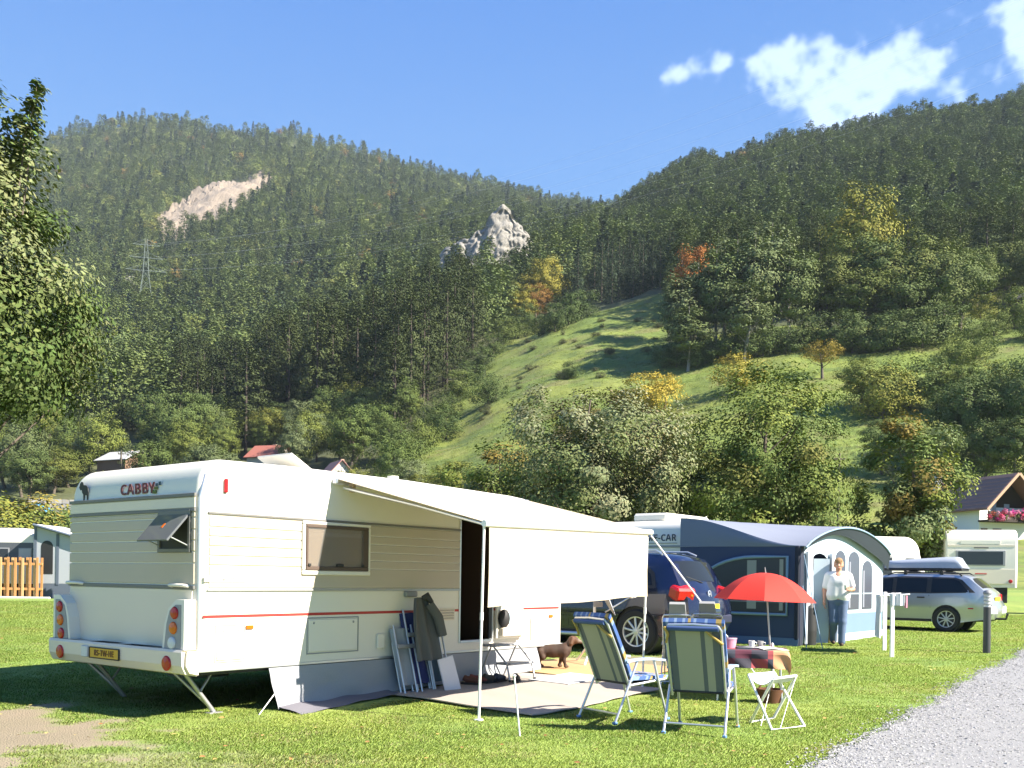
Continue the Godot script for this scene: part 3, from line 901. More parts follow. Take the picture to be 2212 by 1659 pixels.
	for a in [[2050, 124, 10, 11], [2100, 120, 12, 12], [2160, 122, 13, 12], [2215, 118, 14, 13], [2270, 112, 15, 14], [2030, 112, 8, 9], [2120, 112, 8.5, 9], [2190, 110, 9.5, 10], [1960, 118, 7, 9], [1900, 120, 7, 9], [2300, 124, 15, 14]]:
		tree("walnut_tree", "round%d" % (rng.randi() % 3), land_at(a[0], a[1]), a[2], a[3], LEAF.lerp(DARK_PINE, 0.5), "large dark green broadleaf tree behind the chalet", "tree", big)
	# trees round the village
	var village := "village trees behind the caravan"
	var vc := [LEAF, LEAF.lerp(DARK_PINE, 0.5), LIME_LEAF, GREY_LEAF, YELLOW_LEAF.lerp(LEAF, 0.5)]
	for a in [[330, 150, 15, 13, 1], [385, 142, 15, 14, 1], [430, 150, 14, 12, 1], [480, 136, 8, 8, 2], [510, 120, 7, 8, 2], [648, 150, 11, 11, 3], [680, 136, 9, 10, 3], [780, 134, 10, 10, 1], [820, 128, 10, 11, 0], [850, 120, 9, 9, 0], [190, 134, 9, 9, 3], [140, 142, 11, 10, 0], [100, 150, 12, 11, 4], [670, 112, 6.5, 8, 0], [760, 110, 6.5, 8, 4], [830, 104, 6, 7, 0], [880, 108, 7, 8, 3], [460, 110, 6, 8, 0], [390, 112, 6.5, 8, 2], [330, 108, 6, 8, 4], [210, 116, 7, 8, 2], [920, 98, 6, 8, 4], [975, 96, 7.5, 9, 4], [40, 150, 12, 12, 1], [-20, 150, 13, 12, 1], [700, 156, 12, 11, 1], [760, 150, 11, 11, 1]]:
		tree("village_tree", "round%d" % (rng.randi() % 3), land_at(a[0], a[1] + (40 if a[1] > 124 else 14)), a[2], a[3], vc[a[4]].lerp(LEAF, rng.randf() * 0.4), "leafy green tree among the village roofs below the pines", "tree", village)
	for k in 60:
		var b := rng.randf_range(-40.0, 880.0)
		var d := rng.randf_range(146.0, 204.0)
		if absf(b - 582.0) < 44.0 and d < 176.0 or absf(b - 268.0) < 44.0 and d < 170.0 or absf(b - 724.0) < 34.0 and d < 150.0: continue
		tree("village_tree", "round%d" % (rng.randi() % 3), land_at(b, d) - Vector3(0, 0.5, 0), rng.randf_range(7.0, 13.0), rng.randf_range(10.0, 14.0), (vc[rng.randi() % 5] as Color).lerp(LEAF, rng.randf() * 0.5) * rng.randf_range(0.8, 1.05), "leafy green tree among the village roofs below the pines", "tree", village)
	# hedge at the end of the lawn
	for a in [[20, 54, 5.0, 7, YELLOW_LEAF.lerp(LEAF, 0.5)], [75, 57, 5.4, 7, YELLOW_LEAF.lerp(RUST_LEAF, 0.35).lerp(LEAF, 0.35)], [125, 55, 4.6, 6, LEAF], [-40, 53, 5.2, 7, LIME_LEAF], [160, 60, 5.0, 6.5, LEAF], [60, 50, 3.0, 5.5, LIME_LEAF], [110, 50, 3.0, 5, LEAF], [220, 60, 4.4, 7, LEAF], [300, 62, 4.0, 7, LIME_LEAF], [380, 64, 4.0, 7, LEAF], [470, 64, 4.0, 7, LEAF], [560, 65, 4.0, 7, LIME_LEAF], [650, 66, 4.2, 7, LEAF], [740, 66, 4.4, 7, GREY_LEAF], [820, 66, 4.8, 7, LEAF], [900, 64, 5.2, 7, GREY_LEAF]]:
		var p := land_at(a[0], a[1])
		tree("hedge_shrub", "bush%d" % (rng.randi() % 2), p - Vector3(0, 0.2, 0), a[2], a[3], a[4], "shrub of the mixed hedge bordering the campsite lawn", "shrub", "hedge shrubs bordering the lawn")

# a tree near enough to show its leaves
func near_tree(called: String, label: String, at: Vector3, centre: Vector3, r: Vector3, clumps: int, clump: float, each: int, size: float, palette: Array, stem: float, extra := [], twigs := []) -> void:
	var o := thing(called, label, "tree", at)
	var cl := crown_clumps(clumps, centre, r, clump)
	cl.append_array(extra)
	var all := cl + twigs
	var s := Shape.new()
	leaves(s, all, each, size, palette, centre - Vector3(0, r.y * 0.3, 0))
	obj("crown", s, leaf_material(Color(1, 1, 1)), o)
	var t := Shape.new()
	limbs(t, Vector3.ZERO, centre + Vector3(0, r.y * 0.7, 0), stem, cl, 4)
	for i in range(0, twigs.size() - 5, 6):
		t.tube([twigs[i][0] - Vector3(0.1, 0.9, 0), twigs[i][0], twigs[i + 3][0], twigs[i + 5][0]], [0.016, 0.01, 0.006, 0.003], 5, false)
	obj("trunk", t, M.bark, o)

func build_near_trees() -> void:
	rng.seed = 91
	var grey := [Color(0.165, 0.185, 0.09), Color(0.19, 0.20, 0.11), Color(0.14, 0.16, 0.068), Color(0.18, 0.165, 0.09), Color(0.125, 0.15, 0.058)]
	var green := [LEAF, LEAF.lerp(DARK_PINE, 0.3), LEAF.lerp(LIME_LEAF, 0.5), LEAF, LIME_LEAF, LEAF.lerp(RUST_LEAF, 0.16)]
	near_tree("whitebeam_tree", "broad grey-green tree standing behind the awning of the big caravan", on_lawn(2.9, 38.0), Vector3(0, 4.7, 0), Vector3(4.3, 4.4, 3.6), 120, 0.82, 420, 0.07, grey, 0.16)
	near_tree("hornbeam_tree", "smaller dull green tree with rusty tips behind the caravan roof", on_lawn(-0.6, 43.0), Vector3(0, 3.7, 0), Vector3(3.2, 3.4, 3.0), 70, 0.8, 300, 0.09, [LEAF, GREY_LEAF, LIME_LEAF.lerp(LEAF, 0.5), LEAF.lerp(RUST_LEAF, 0.35)], 0.13)
	near_tree("rowan_tree", "dark tree with red tinted twigs between whitebeam and maple", on_lawn(6.2, 41.5), Vector3(0, 4.0, 0), Vector3(2.6, 4.0, 2.6), 60, 0.75, 300, 0.085, [LEAF.lerp(DARK_PINE, 0.4), GREY_LEAF, LEAF, LEAF.lerp(RUST_LEAF, 0.4)], 0.13)
	near_tree("field_maple", "tall full green maple behind the blue awning tent", on_lawn(10.2, 40.0), Vector3(0, 4.9, 0), Vector3(4.2, 4.9, 3.8), 130, 0.82, 400, 0.074, green, 0.17)
	near_tree("young_maple", "smaller maple with orange leaf tips beside the chalet", on_lawn(15.4, 38.5), Vector3(0, 3.9, 0), Vector3(2.25, 3.9, 2.2), 76, 0.62, 330, 0.08, [LEAF, LEAF.lerp(GREY_LEAF, 0.6), LIME_LEAF, LEAF, LEAF.lerp(RUST_LEAF, 0.35)], 0.13)
	var shoots := []
	for k in 11:                                  # long upright shoots over the crown
		var a := k * 0.9
		var b := Vector3(cos(a) * 0.95 + 0.35, 7.25 + 0.3 * sin(k * 1.7), sin(a) * 0.8)
		var lean := Vector3(rng.randfn() * 0.03, 0.13 + 0.04 * sin(k * 2.1), rng.randfn() * 0.03)
		for j in 6:
			shoots.append([b + lean * j + Vector3(rng.randfn(), rng.randfn() * 0.5, rng.randfn()) * 0.05, Vector3(0.13, 0.12, 0.13) * (1.45 - j * 0.15), 0.30 - j * 0.035])
	var upper := crown_clumps(135, Vector3(-0.05, 6.2, 0), Vector3(1.8, 1.8, 1.7), 0.44)
	near_tree("apple_tree", "tall tree with glossy leaves and upright shoots beside the lawn", on_lawn(-7.8, 13.2), Vector3(0, 4.65, 0), Vector3(2.5, 1.55, 2.2), 150, 0.48, 290, 0.043, [Color(0.07, 0.105, 0.028), Color(0.09, 0.12, 0.04), Color(0.15, 0.17, 0.075), Color(0.10, 0.13, 0.04), Color(0.06, 0.09, 0.025)], 0.13, upper, shoots)

# ---------------------------------------------------------------- the big caravan
func make_paints() -> void:
	M.white = mat(0.76, 0.725, 0.645, 0.38)
	M.cream = mat(0.72, 0.645, 0.53, 0.42)
	var hammer := FastNoiseLite.new()
	hammer.frequency = 0.09
	var dents := NoiseTexture2D.new()
	dents.width = 512
	dents.height = 512
	dents.seamless = true
	dents.noise = hammer
	dents.as_normal_map = true
	dents.bump_strength = 1.5
	for q in [M.white, M.cream]:                   # hammered sheet
		q.normal_enabled = true
		q.normal_texture = dents
		q.normal_scale = 0.12
		q.uv1_triplanar = true
		q.uv1_scale = Vector3.ONE * 1.4
	M.siding = mat(0.47, 0.41, 0.325, 0.45)
	M.trim = mat(0.16, 0.155, 0.145, 0.5)
	M.alu = mat(0.62, 0.63, 0.65, 0.35, 0.7)
	M.steel = mat(0.42, 0.42, 0.43, 0.4, 0.6)
	M.white_tube = mat(0.80, 0.80, 0.79, 0.4)
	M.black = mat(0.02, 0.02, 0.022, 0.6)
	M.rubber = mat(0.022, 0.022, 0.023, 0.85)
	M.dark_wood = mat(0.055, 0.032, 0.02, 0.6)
	M.red_stripe = mat(0.45, 0.03, 0.025, 0.5)
	M.red_lamp = mat(0.42, 0.012, 0.012, 0.12)
	M.amber_lamp = mat(0.62, 0.13, 0.01, 0.12)
	M.clear_lamp = mat(0.6, 0.62, 0.65, 0.1)
	M.plate = mat(0.62, 0.36, 0.02, 0.45)
	M.glass = glass(0.2, 0.2, 0.2, 0.25)
	M.smoke_glass = glass(0.05, 0.05, 0.055, 0.72)
	M.tan = mat(0.40, 0.30, 0.21, 0.9)
	M.grey_cloth = grain(mat(1, 1, 1, 0.95), 0.08, Color(0.26, 0.27, 0.295), Color(0.37, 0.38, 0.405), 2.0)
	M.grey_plastic = mat(0.28, 0.285, 0.30, 0.5)
	M.brown = mat(0.09, 0.06, 0.045, 0.6)

func caravan_roof_line() -> Array:
	# side outline from the rear foot over the roof to the front foot
	var p := [Vector2(0, 0.5), Vector2(0, 1.3), Vector2(0.0, 2.2)]
	for i in 9:
		var a := PI * 0.5 * i / 8.0
		p.append(Vector2(0.02 + 0.30 * (1.0 - cos(a)), 2.26 + 0.34 * sin(a)))
	p.append_array([Vector2(1.2, 2.62), Vector2(3.0, 2.62), Vector2(5.0, 2.58)])
	for i in 7:
		var a := PI * 0.5 * i / 6.0
		p.append(Vector2(5.3 + 0.65 * sin(a) , 2.56 - 0.55 * (1.0 - cos(a)) - 0.05 * sin(a)))
	p.append_array([Vector2(6.12, 1.6), Vector2(6.2, 1.15), Vector2(6.2, 0.48)])
	return p

func inset_line(p: Array, r: float) -> Array:
	var out := []
	for i in p.size():
		var t: Vector2 = ((p[mini(i + 1, p.size() - 1)] as Vector2) - (p[maxi(i - 1, 0)] as Vector2)).normalized()
		out.append((p[i] as Vector2) + Vector2(t.y, -t.x) * r)
	return out

# skin that runs across the van along an outline, with rounded shoulders
func shell(s: Shape, line: Array, width: float, r: float) -> void:
	var prof := []
	for i in 6:
		var a := PI * 0.5 * i / 5.0
		prof.append([r * (1.0 - sin(a)), -r * (1.0 - cos(a)), Vector2(cos(a), sin(a))])   # inset, z, (across, outward)
	var full := prof.duplicate()
	for i in 6:
		var q: Array = prof[5 - i]
		full.append([q[0], -width - q[1], Vector2(-q[2].x, q[2].y)])
	for i in line.size() - 1:
		var g := []
		for k in [i, i + 1]:
			var t: Vector2 = ((line[mini(k + 1, line.size() - 1)] as Vector2) - (line[maxi(k - 1, 0)] as Vector2)).normalized()
			var nn := Vector2(-t.y, t.x)
			var row := []
			for q in full:
				var c: Vector2 = (line[k] as Vector2) - nn * q[0]
				row.append([Vector3(c.x, c.y, q[1]), Vector3(nn.x * q[2].y, nn.y * q[2].y, q[2].x).normalized()])
			g.append(row)
		for j in full.size() - 1:
			s.quad_n(g[0][j][0], g[1][j][0], g[1][j + 1][0], g[0][j + 1][0], g[0][j][1], g[1][j][1], g[1][j + 1][1], g[0][j + 1][1])

func disc_lamp(called: String, m: Material, parent: Node, at: Vector3, r: float, facing: Vector3, squash := 1.0) -> void:
	part(called, m, parent, func(s: Shape) -> void:
		var b := Basis(Quaternion(Vector3.UP, facing.normalized()))
		s.lathe([Vector2(r, 0), Vector2(r, 0.008), Vector2(r * 0.85, 0.018), Vector2(0.0, 0.024)], 18, Transform3D(Basis.from_scale(Vector3(1, squash, 1)) * b, at)))

func build_caravan() -> void:
	var o := thing("caravan", "large white caravan with grey siding, rear window flap open and awning rolled out", "caravan", Vector3(-3.069, 0, -9.73), YAW)
	var line := caravan_roof_line()
	var inner := inset_line(line, 0.11)
	part("roof_shell", M.white, o, func(s: Shape) -> void: shell(s, line, 2.5, 0.11))
	# the side seen: wall round the door opening
	var wall := func(x0: float, x1: float, y0: float, y1: float) -> PackedVector2Array:
		var full := PackedVector2Array()
		for q in inner: full.append(q)
		full[0].y = 0.5
		full[full.size() - 1].y = 0.48
		return Geometry2D.intersect_polygons(full, PackedVector2Array([Vector2(x0, y0), Vector2(x1, y0), Vector2(x1, y1), Vector2(x0, y1)]))[0]
	part("side_wall", M.white, o, func(s: Shape) -> void:
		var t := Transform3D(Basis(), Vector3(0, 0, -0.04))
		for q in [[0.0, 3.89, 0.4, 3.0], [4.54, 6.3, 0.4, 3.0], [3.89, 4.54, 2.38, 3.0], [3.89, 4.54, 0.4, 0.625]]:
			s.prism(wall.call(q[0], q[1], q[2], q[3]), 0.04, t))
	part("far_wall", M.white, o, func(s: Shape) -> void: s.prism(wall.call(0.0, 6.3, 0.4, 3.0), -0.04, Transform3D(Basis(), Vector3(0, 0, -2.46))))
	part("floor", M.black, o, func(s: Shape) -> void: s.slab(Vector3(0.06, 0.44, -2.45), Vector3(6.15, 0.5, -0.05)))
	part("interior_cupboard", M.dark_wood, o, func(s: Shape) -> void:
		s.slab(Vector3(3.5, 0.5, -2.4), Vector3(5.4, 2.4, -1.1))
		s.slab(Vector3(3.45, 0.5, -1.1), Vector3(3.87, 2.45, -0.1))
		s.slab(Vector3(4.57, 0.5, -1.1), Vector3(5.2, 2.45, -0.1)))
	# siding: long boards with recessed joints
	var joints := [2.035, 1.911, 1.816, 1.72, 1.625, 1.53, 1.30]
	for k in 6:
		part("siding_board", M.siding, o, func(s: Shape) -> void: s.slab(Vector3(0.12, joints[k + 1] + 0.007, -0.004), Vector3(3.87, joints[k] - 0.007, 0.011), 0.005))
		part("siding_board", M.siding, o, func(s: Shape) -> void: s.slab(Vector3(4.58, joints[k + 1] + 0.007, -0.004), Vector3(5.75, joints[k] - 0.007, 0.011), 0.005))
	for y in [[2.038, 0.024], [1.272, 0.026]]:
		part("trim_strip", M.trim if y[0] > 2.0 else M.steel, o, func(s: Shape) -> void: s.slab(Vector3(0.10, y[0], -0.002), Vector3(3.88, y[0] + y[1], 0.017)))
		part("trim_strip", M.trim if y[0] > 2.0 else M.steel, o, func(s: Shape) -> void: s.slab(Vector3(4.57, y[0], -0.002), Vector3(5.95, y[0] + y[1], 0.017)))
	part("red_stripe", M.red_stripe, o, func(s: Shape) -> void:
		s.slab(Vector3(0.06, 1.008, -0.001), Vector3(3.88, 1.038, 0.003), 0.001)
		s.slab(Vector3(4.57, 1.008, -0.001), Vector3(6.08, 1.038, 0.003), 0.001))
	part("sill_rail", M.alu, o, func(s: Shape) -> void: s.slab(Vector3(0.02, 0.475, -0.03), Vector3(6.18, 0.505, 0.008)))
	part("corner_trim", M.alu, o, func(s: Shape) -> void: s.tube([Vector3(0.035, 0.52, -0.035), Vector3(0.035, 2.2, -0.035), Vector3(0.10, 2.42, -0.035), Vector3(0.30, 2.545, -0.035)], 0.022, 8))
	# side window with a half drawn blind
	var win := part("side_window", M.white, o, func(s: Shape) -> void:
		s.slab(Vector3(1.28, 1.45, 0.0), Vector3(2.28, 1.50, 0.034), 0.008)
		s.slab(Vector3(1.28, 2.0, 0.0), Vector3(2.28, 2.035, 0.034), 0.008)
		s.slab(Vector3(1.28, 1.50, 0.0), Vector3(1.32, 2.0, 0.034), 0.008)
		s.slab(Vector3(2.24, 1.50, 0.0), Vector3(2.28, 2.0, 0.034), 0.008))
	part("window_frame", M.brown, win, func(s: Shape) -> void:
		s.slab(Vector3(1.32, 1.50, 0.0), Vector3(2.24, 1.545, 0.042), 0.006)
		s.slab(Vector3(1.32, 1.965, 0.0), Vector3(2.24, 2.0, 0.042), 0.006)
		s.slab(Vector3(1.32, 1.545, 0.0), Vector3(1.35, 1.965, 0.042), 0.006)
		s.slab(Vector3(2.15, 1.545, 0.0), Vector3(2.24, 1.965, 0.042), 0.006))
	part("blind", M.tan, win, func(s: Shape) -> void: s.slab(Vector3(1.35, 1.545, 0.0), Vector3(2.16, 1.965, 0.018)))
	part("pane", M.glass, win, func(s: Shape) -> void: s.slab(Vector3(1.35, 1.545, 0.032), Vector3(2.15, 1.965, 0.037), 0.001))
	for x in [1.345, 1.75, 2.13]:
		part("catch", M.black, win, func(s: Shape) -> void: s.slab(Vector3(x, 1.545, 0.036), Vector3(x + (0.10 if x == 1.75 else 0.035), 1.575, 0.055)))
	# hatches, vent, sockets, side markers
	for h in [[0.20, 0.56, 0.36, 0.38], [1.37, 0.585, 0.76, 0.40], [5.38, 0.56, 0.34, 0.35]]:
		var hatch := part("service_hatch", M.white, o, func(s: Shape) -> void: s.slab(Vector3(h[0] + 0.025, h[1] + 0.025, 0.0), Vector3(h[0] + h[2] - 0.025, h[1] + h[3] - 0.025, 0.014), 0.006))
		part("hatch_frame", M.grey_plastic, hatch, func(s: Shape) -> void:
			var a := Vector3(h[0], h[1], 0); var b := Vector3(h[0] + h[2], h[1] + h[3], 0.008)
			s.slab(a, Vector3(b.x, a.y + 0.012, b.z)); s.slab(Vector3(a.x, b.y - 0.012, 0), b)
			s.slab(Vector3(a.x, a.y + 0.012, 0), Vector3(a.x + 0.012, b.y - 0.012, b.z)); s.slab(Vector3(b.x - 0.012, a.y + 0.012, 0), Vector3(b.x, b.y - 0.012, b.z)))
		for q in [0.09, h[2] - 0.09]:
			part("hatch_lock", M.grey_plastic, hatch, func(s: Shape) -> void: s.ball(Vector3(h[0] + q, h[1] + h[3] - 0.06, 0.014), Vector3(0.014, 0.014, 0.008), 8))
	part("fridge_vent", M.cream, o, func(s: Shape) -> void: s.slab(Vector3(3.38, 0.90, 0.0), Vector3(3.78, 1.055, 0.012)))
	for k in 4:
		part("vent_louvre", M.siding, o, func(s: Shape) -> void: s.box(Vector3(3.58, 0.925 + k * 0.033, 0.014), Vector3(0.36, 0.018, 0.014), rot(Vector3.RIGHT, 25)))
	part("power_socket", M.white, o, func(s: Shape) -> void: s.slab(Vector3(2.41, 0.60, 0.0), Vector3(2.53, 0.77, 0.03), 0.01))
	part("awning_lamp", M.grey_plastic, o, func(s: Shape) -> void: s.slab(Vector3(2.86, 1.20, 0.0), Vector3(3.06, 1.27, 0.05), 0.012))
	for x in [0.57, 5.83]:
		part("side_marker", M.amber_lamp, o, func(s: Shape) -> void: s.slab(Vector3(x, 0.885, 0.0), Vector3(x + 0.09, 0.925, 0.018), 0.006))
	part("side_marker", M.red_lamp, o, func(s: Shape) -> void: s.slab(Vector3(0.28, 2.26, 0.0), Vector3(0.32, 2.40, 0.03), 0.01))
	part("name_badge", M.cream, o, func(s: Shape) -> void: s.slab(Vector3(0.06, 1.365, 0.010), Vector3(0.56, 1.425, 0.016)))
	letters("COMFORT", 0.032, M.grey_plastic, o, Transform3D(Basis(), Vector3(0.31, 1.395, 0.018)))
	# door opening and the leaf folded back against the wall
	part("door_frame", M.alu, o, func(s: Shape) -> void:
		s.slab(Vector3(3.865, 0.60, -0.05), Vector3(3.893, 2.40, 0.014)); s.slab(Vector3(4.537, 0.60, -0.05), Vector3(4.565, 2.40, 0.014))
		s.slab(Vector3(3.893, 2.372, -0.05), Vector3(4.537, 2.40, 0.014)); s.slab(Vector3(3.893, 0.60, -0.05), Vector3(4.537, 0.632, 0.02)))
	var leaf := part("door", M.white, o, func(s: Shape) -> void: s.slab(Vector3(4.58, 0.63, 0.02), Vector3(5.16, 2.36, 0.06), 0.012))
	part("door_pocket", M.cream, leaf, func(s: Shape) -> void: s.slab(Vector3(4.62, 0.66, 0.06), Vector3(5.12, 0.78, 0.14), 0.012))
	part("door_window", mat(0.32, 0.42, 0.48, 0.1), leaf, func(s: Shape) -> void: s.slab(Vector3(4.78, 0.83, 0.058), Vector3(5.13, 0.985, 0.07)))
	part("waste_pouch", M.black, leaf, func(s: Shape) -> void: s.ball(Vector3(4.68, 0.90, 0.10), Vector3(0.10, 0.13, 0.07), 12))
	# rear face
	var rear_joints := [2.055, 1.999, 1.882, 1.775, 1.664, 1.551, 1.335]
	for k in 6:
		part("siding_board", M.siding, o, func(s: Shape) -> void: s.slab(Vector3(-0.011, rear_joints[k + 1] + 0.007, -2.44), Vector3(0.004, rear_joints[k] - 0.007, -0.06), 0.005))
	for y in [[2.205, 0.036], [2.058, 0.034], [1.292, 0.036]]:
		part("trim_strip", M.trim, o, func(s: Shape) -> void: s.slab(Vector3(-0.020, y[0], -2.45), Vector3(0.004, y[0] + y[1], -0.05)))
	part("siding_board", M.cream, o, func(s: Shape) -> void: s.slab(Vector3(-0.009, 2.096, -2.44), Vector3(0.004, 2.20, -0.06), 0.005))
	part("rear_panel", M.cream, o, func(s: Shape) -> void: s.slab(Vector3(-0.012, 0.68, -2.42), Vector3(0.004, 1.288, -0.08), 0.006))
	for z in [-2.27, -0.27]:
		part("grab_handle", M.white, o, func(s: Shape) -> void: s.tube([Vector3(-0.01, 1.32, z - 0.14), Vector3(-0.07, 1.33, z - 0.11), Vector3(-0.07, 1.33, z + 0.11), Vector3(-0.01, 1.32, z + 0.14)], 0.017, 8))
	# rear window: the pane is hinged at its top and propped open
	var rw := part("rear_window", M.trim, o, func(s: Shape) -> void:
		s.slab(Vector3(-0.03, 2.02, -0.67), Vector3(-0.005, 2.075, -0.11)); s.slab(Vector3(-0.03, 1.655, -0.67), Vector3(-0.005, 1.695, -0.11))
		s.slab(Vector3(-0.03, 1.695, -0.67), Vector3(-0.005, 2.02, -0.63)); s.slab(Vector3(-0.03, 1.695, -0.15), Vector3(-0.005, 2.02, -0.11)))
	part("insect_screen", M.black, rw, func(s: Shape) -> void: s.slab(Vector3(-0.014, 1.695, -0.63), Vector3(-0.006, 2.02, -0.15)))
	var tilt := rot(Vector3(0, 0, 1), -42)
	var flap := part("window_flap", mat(0.13, 0.135, 0.14, 0.08), rw, func(s: Shape) -> void: s.box(Vector3(-0.025, 2.03, -0.39) + tilt * Vector3(0, -0.18, 0), Vector3(0.022, 0.36, 0.53), tilt, 0.006))
	part("flap_sticker", M.amber_lamp, flap, func(s: Shape) -> void: s.box(Vector3(-0.025, 2.03, -0.39) + tilt * Vector3(-0.0125, -0.16, 0), Vector3(0.003, 0.06, 0.03), tilt, 0.001))
	for z in [-0.64, -0.14]:
		part("stay", M.alu, rw, func(s: Shape) -> void: s.tube([Vector3(-0.02, 1.72, z), Vector3(-0.22, 1.80, z)], 0.007, 6))
	# bumper and lamp clusters
	part("bumper", M.cream, o, func(s: Shape) -> void:
		s.sheet(2, 14, func(a: float, c: float) -> Vector3: return Vector3(-0.16 + 0.16 * a, 0.705, lerpf(-2.6, 0.02, c)), Vector3.UP, 0.0)
		var pr := [Vector2(0.0, 0.705), Vector2(-0.16, 0.705), Vector2(-0.175, 0.68), Vector2(-0.17, 0.55), Vector2(-0.13, 0.47), Vector2(0.0, 0.44)]
		var poly := PackedVector2Array(pr)
		s.prism(poly, -2.56, Transform3D(Basis(), Vector3(0, 0, 0.0)))
		s.prism(PackedVector2Array([Vector2(0, 0.69), Vector2(-0.13, 0.69), Vector2(-0.14, 0.55), Vector2(-0.10, 0.48), Vector2(0, 0.455)]), 0.03, Transform3D())
		s.prism(PackedVector2Array([Vector2(0, 0.69), Vector2(-0.13, 0.69), Vector2(-0.14, 0.55), Vector2(-0.10, 0.48), Vector2(0, 0.455)]), -0.03, Transform3D(Basis(), Vector3(0, 0, -2.56))))
	for side in [0, 1]:
		var zz: float = -0.02 if side == 0 else -2.54
		var sg: float = -1.0 if side == 0 else 1.0
		var cl := part("lamp_cluster", M.white, o, func(s: Shape) -> void:
			var poly := PackedVector2Array([Vector2(0, 0.705), Vector2(0.37, 0.705), Vector2(0.33, 0.95), Vector2(0.27, 1.10), Vector2(0.14, 1.19), Vector2(0, 1.19)])
			s.prism(poly, 0.13, Transform3D(Basis(Vector3(0, 0, sg), Vector3.UP, Vector3(-1, 0, 0)), Vector3(-0.005, 0, zz))))
		part("lamp_panel", M.grey_plastic, cl, func(s: Shape) -> void:
			var poly := PackedVector2Array([Vector2(0.05, 0.69), Vector2(0.33, 0.69), Vector2(0.29, 0.95), Vector2(0.24, 1.08), Vector2(0.14, 1.14), Vector2(0.05, 1.14)])
			s.prism(poly, 0.006, Transform3D(Basis(Vector3(0, 0, sg), Vector3.UP, Vector3(-1, 0, 0)), Vector3(-0.135, 0, zz))))
		var kinds := [M.red_lamp, M.amber_lamp, M.clear_lamp if side == 0 else M.red_lamp]
		for k in 3:
			disc_lamp("rear_lamp", kinds[k], cl, Vector3(-0.141, 1.06 - 0.148 * k, zz + sg * (0.15 + 0.02 * k)), 0.062, Vector3(-1, 0, 0))
		disc_lamp("reflector", M.red_lamp, o, Vector3(-0.17, 0.565, zz + sg * 0.23), 0.075, Vector3(-1, 0, 0))
	var plate := part("number_plate", M.plate, o, func(s: Shape) -> void: s.slab(Vector3(-0.186, 0.545, -1.66), Vector3(-0.178, 0.645, -1.10), 0.003))
	part("plate_rim", M.black, plate, func(s: Shape) -> void:
		for q in [[0.535, 0.545, -1.67, -1.09], [0.645, 0.655, -1.67, -1.09], [0.545, 0.645, -1.67, -1.66], [0.545, 0.645, -1.10, -1.09]]:
			s.slab(Vector3(-0.192, q[0], q[2]), Vector3(-0.175, q[1], q[3]), 0.002))
	part("plate_lamp", M.clear_lamp, o, func(s: Shape) -> void: s.slab(Vector3(-0.20, 0.54, -1.82), Vector3(-0.172, 0.66, -1.70), 0.01))
	letters("RS-TW-HE", 0.062, mat(0.16, 0.07, 0.01, 0.6), plate, Transform3D(Basis(Vector3(0, 0, 1), Vector3.UP, Vector3(-1, 0, 0)), Vector3(-0.189, 0.595, -1.38)))
	# maker's lettering with its little coloured mark, and the elk
	var face := Basis(Vector3(0, 0, 1), Vector3.UP, Vector3(-1, 0, 0))
	letters("CABBY", 0.112, mat(0.13, 0.012, 0.016, 0.5), o, Transform3D(face * Basis.from_scale(Vector3(1.35, 1, 1)), Vector3(0.014, 2.325, -1.12)))
	part("maker_mark", mat(0.10, 0.13, 0.02, 0.6), o, func(s: Shape) -> void:
		s.slab(Vector3(0.008, 2.265, -0.83), Vector3(0.016, 2.30, -0.76)); s.slab(Vector3(0.008, 2.305, -0.80), Vector3(0.016, 2.335, -0.74)))
	part("maker_mark", mat(0.02, 0.05, 0.08, 0.6), o, func(s: Shape) -> void: s.slab(Vector3(0.018, 2.34, -0.79), Vector3(0.024, 2.37, -0.75)); s.slab(Vector3(0.018, 2.345, -0.735), Vector3(0.026, 2.385, -0.69)))
	part("elk_emblem", M.black, o, func(s: Shape) -> void:
		var elk := PackedVector2Array([Vector2(-0.10, 0.06), Vector2(-0.085, 0.105), Vector2(-0.05, 0.125), Vector2(-0.02, 0.115), Vector2(-0.005, 0.085), Vector2(0.05, 0.08), Vector2(0.085, 0.05), Vector2(0.095, 0.005), Vector2(0.085, -0.02), Vector2(0.083, -0.10), Vector2(0.068, -0.10), Vector2(0.062, -0.03), Vector2(0.01, -0.025), Vector2(0.008, -0.12), Vector2(-0.008, -0.12), Vector2(-0.012, -0.02), Vector2(-0.035, 0.0), Vector2(-0.045, 0.035), Vector2(-0.075, 0.03)])
		s.prism(elk, 0.006, Transform3D(face, Vector3(0.016, 2.33, -2.19))))
	# roof fittings
	var hood := part("roof_hatch", M.white, o, func(s: Shape) -> void: s.slab(Vector3(1.95, 2.60, -1.55), Vector3(2.50, 2.66, -0.95), 0.01))
	part("hatch_lid", M.white, hood, func(s: Shape) -> void: s.box(Vector3(2.16, 2.74, -1.25), Vector3(0.62, 0.03, 0.64), rot(Vector3(0, 0, 1), -28), 0.01))
	part("chimney_cap", M.white, o, func(s: Shape) -> void: s.lathe([Vector2(0.05, 2.6), Vector2(0.05, 2.70), Vector2(0.075, 2.70), Vector2(0.075, 2.76), Vector2(0.0, 2.77)], 12, Transform3D(Basis(), Vector3(3.55, 0, -0.9))))
	part("roof_hatch", M.white, o, func(s: Shape) -> void: s.slab(Vector3(3.9, 2.58, -1.5), Vector3(4.6, 2.69, -0.9), 0.03))
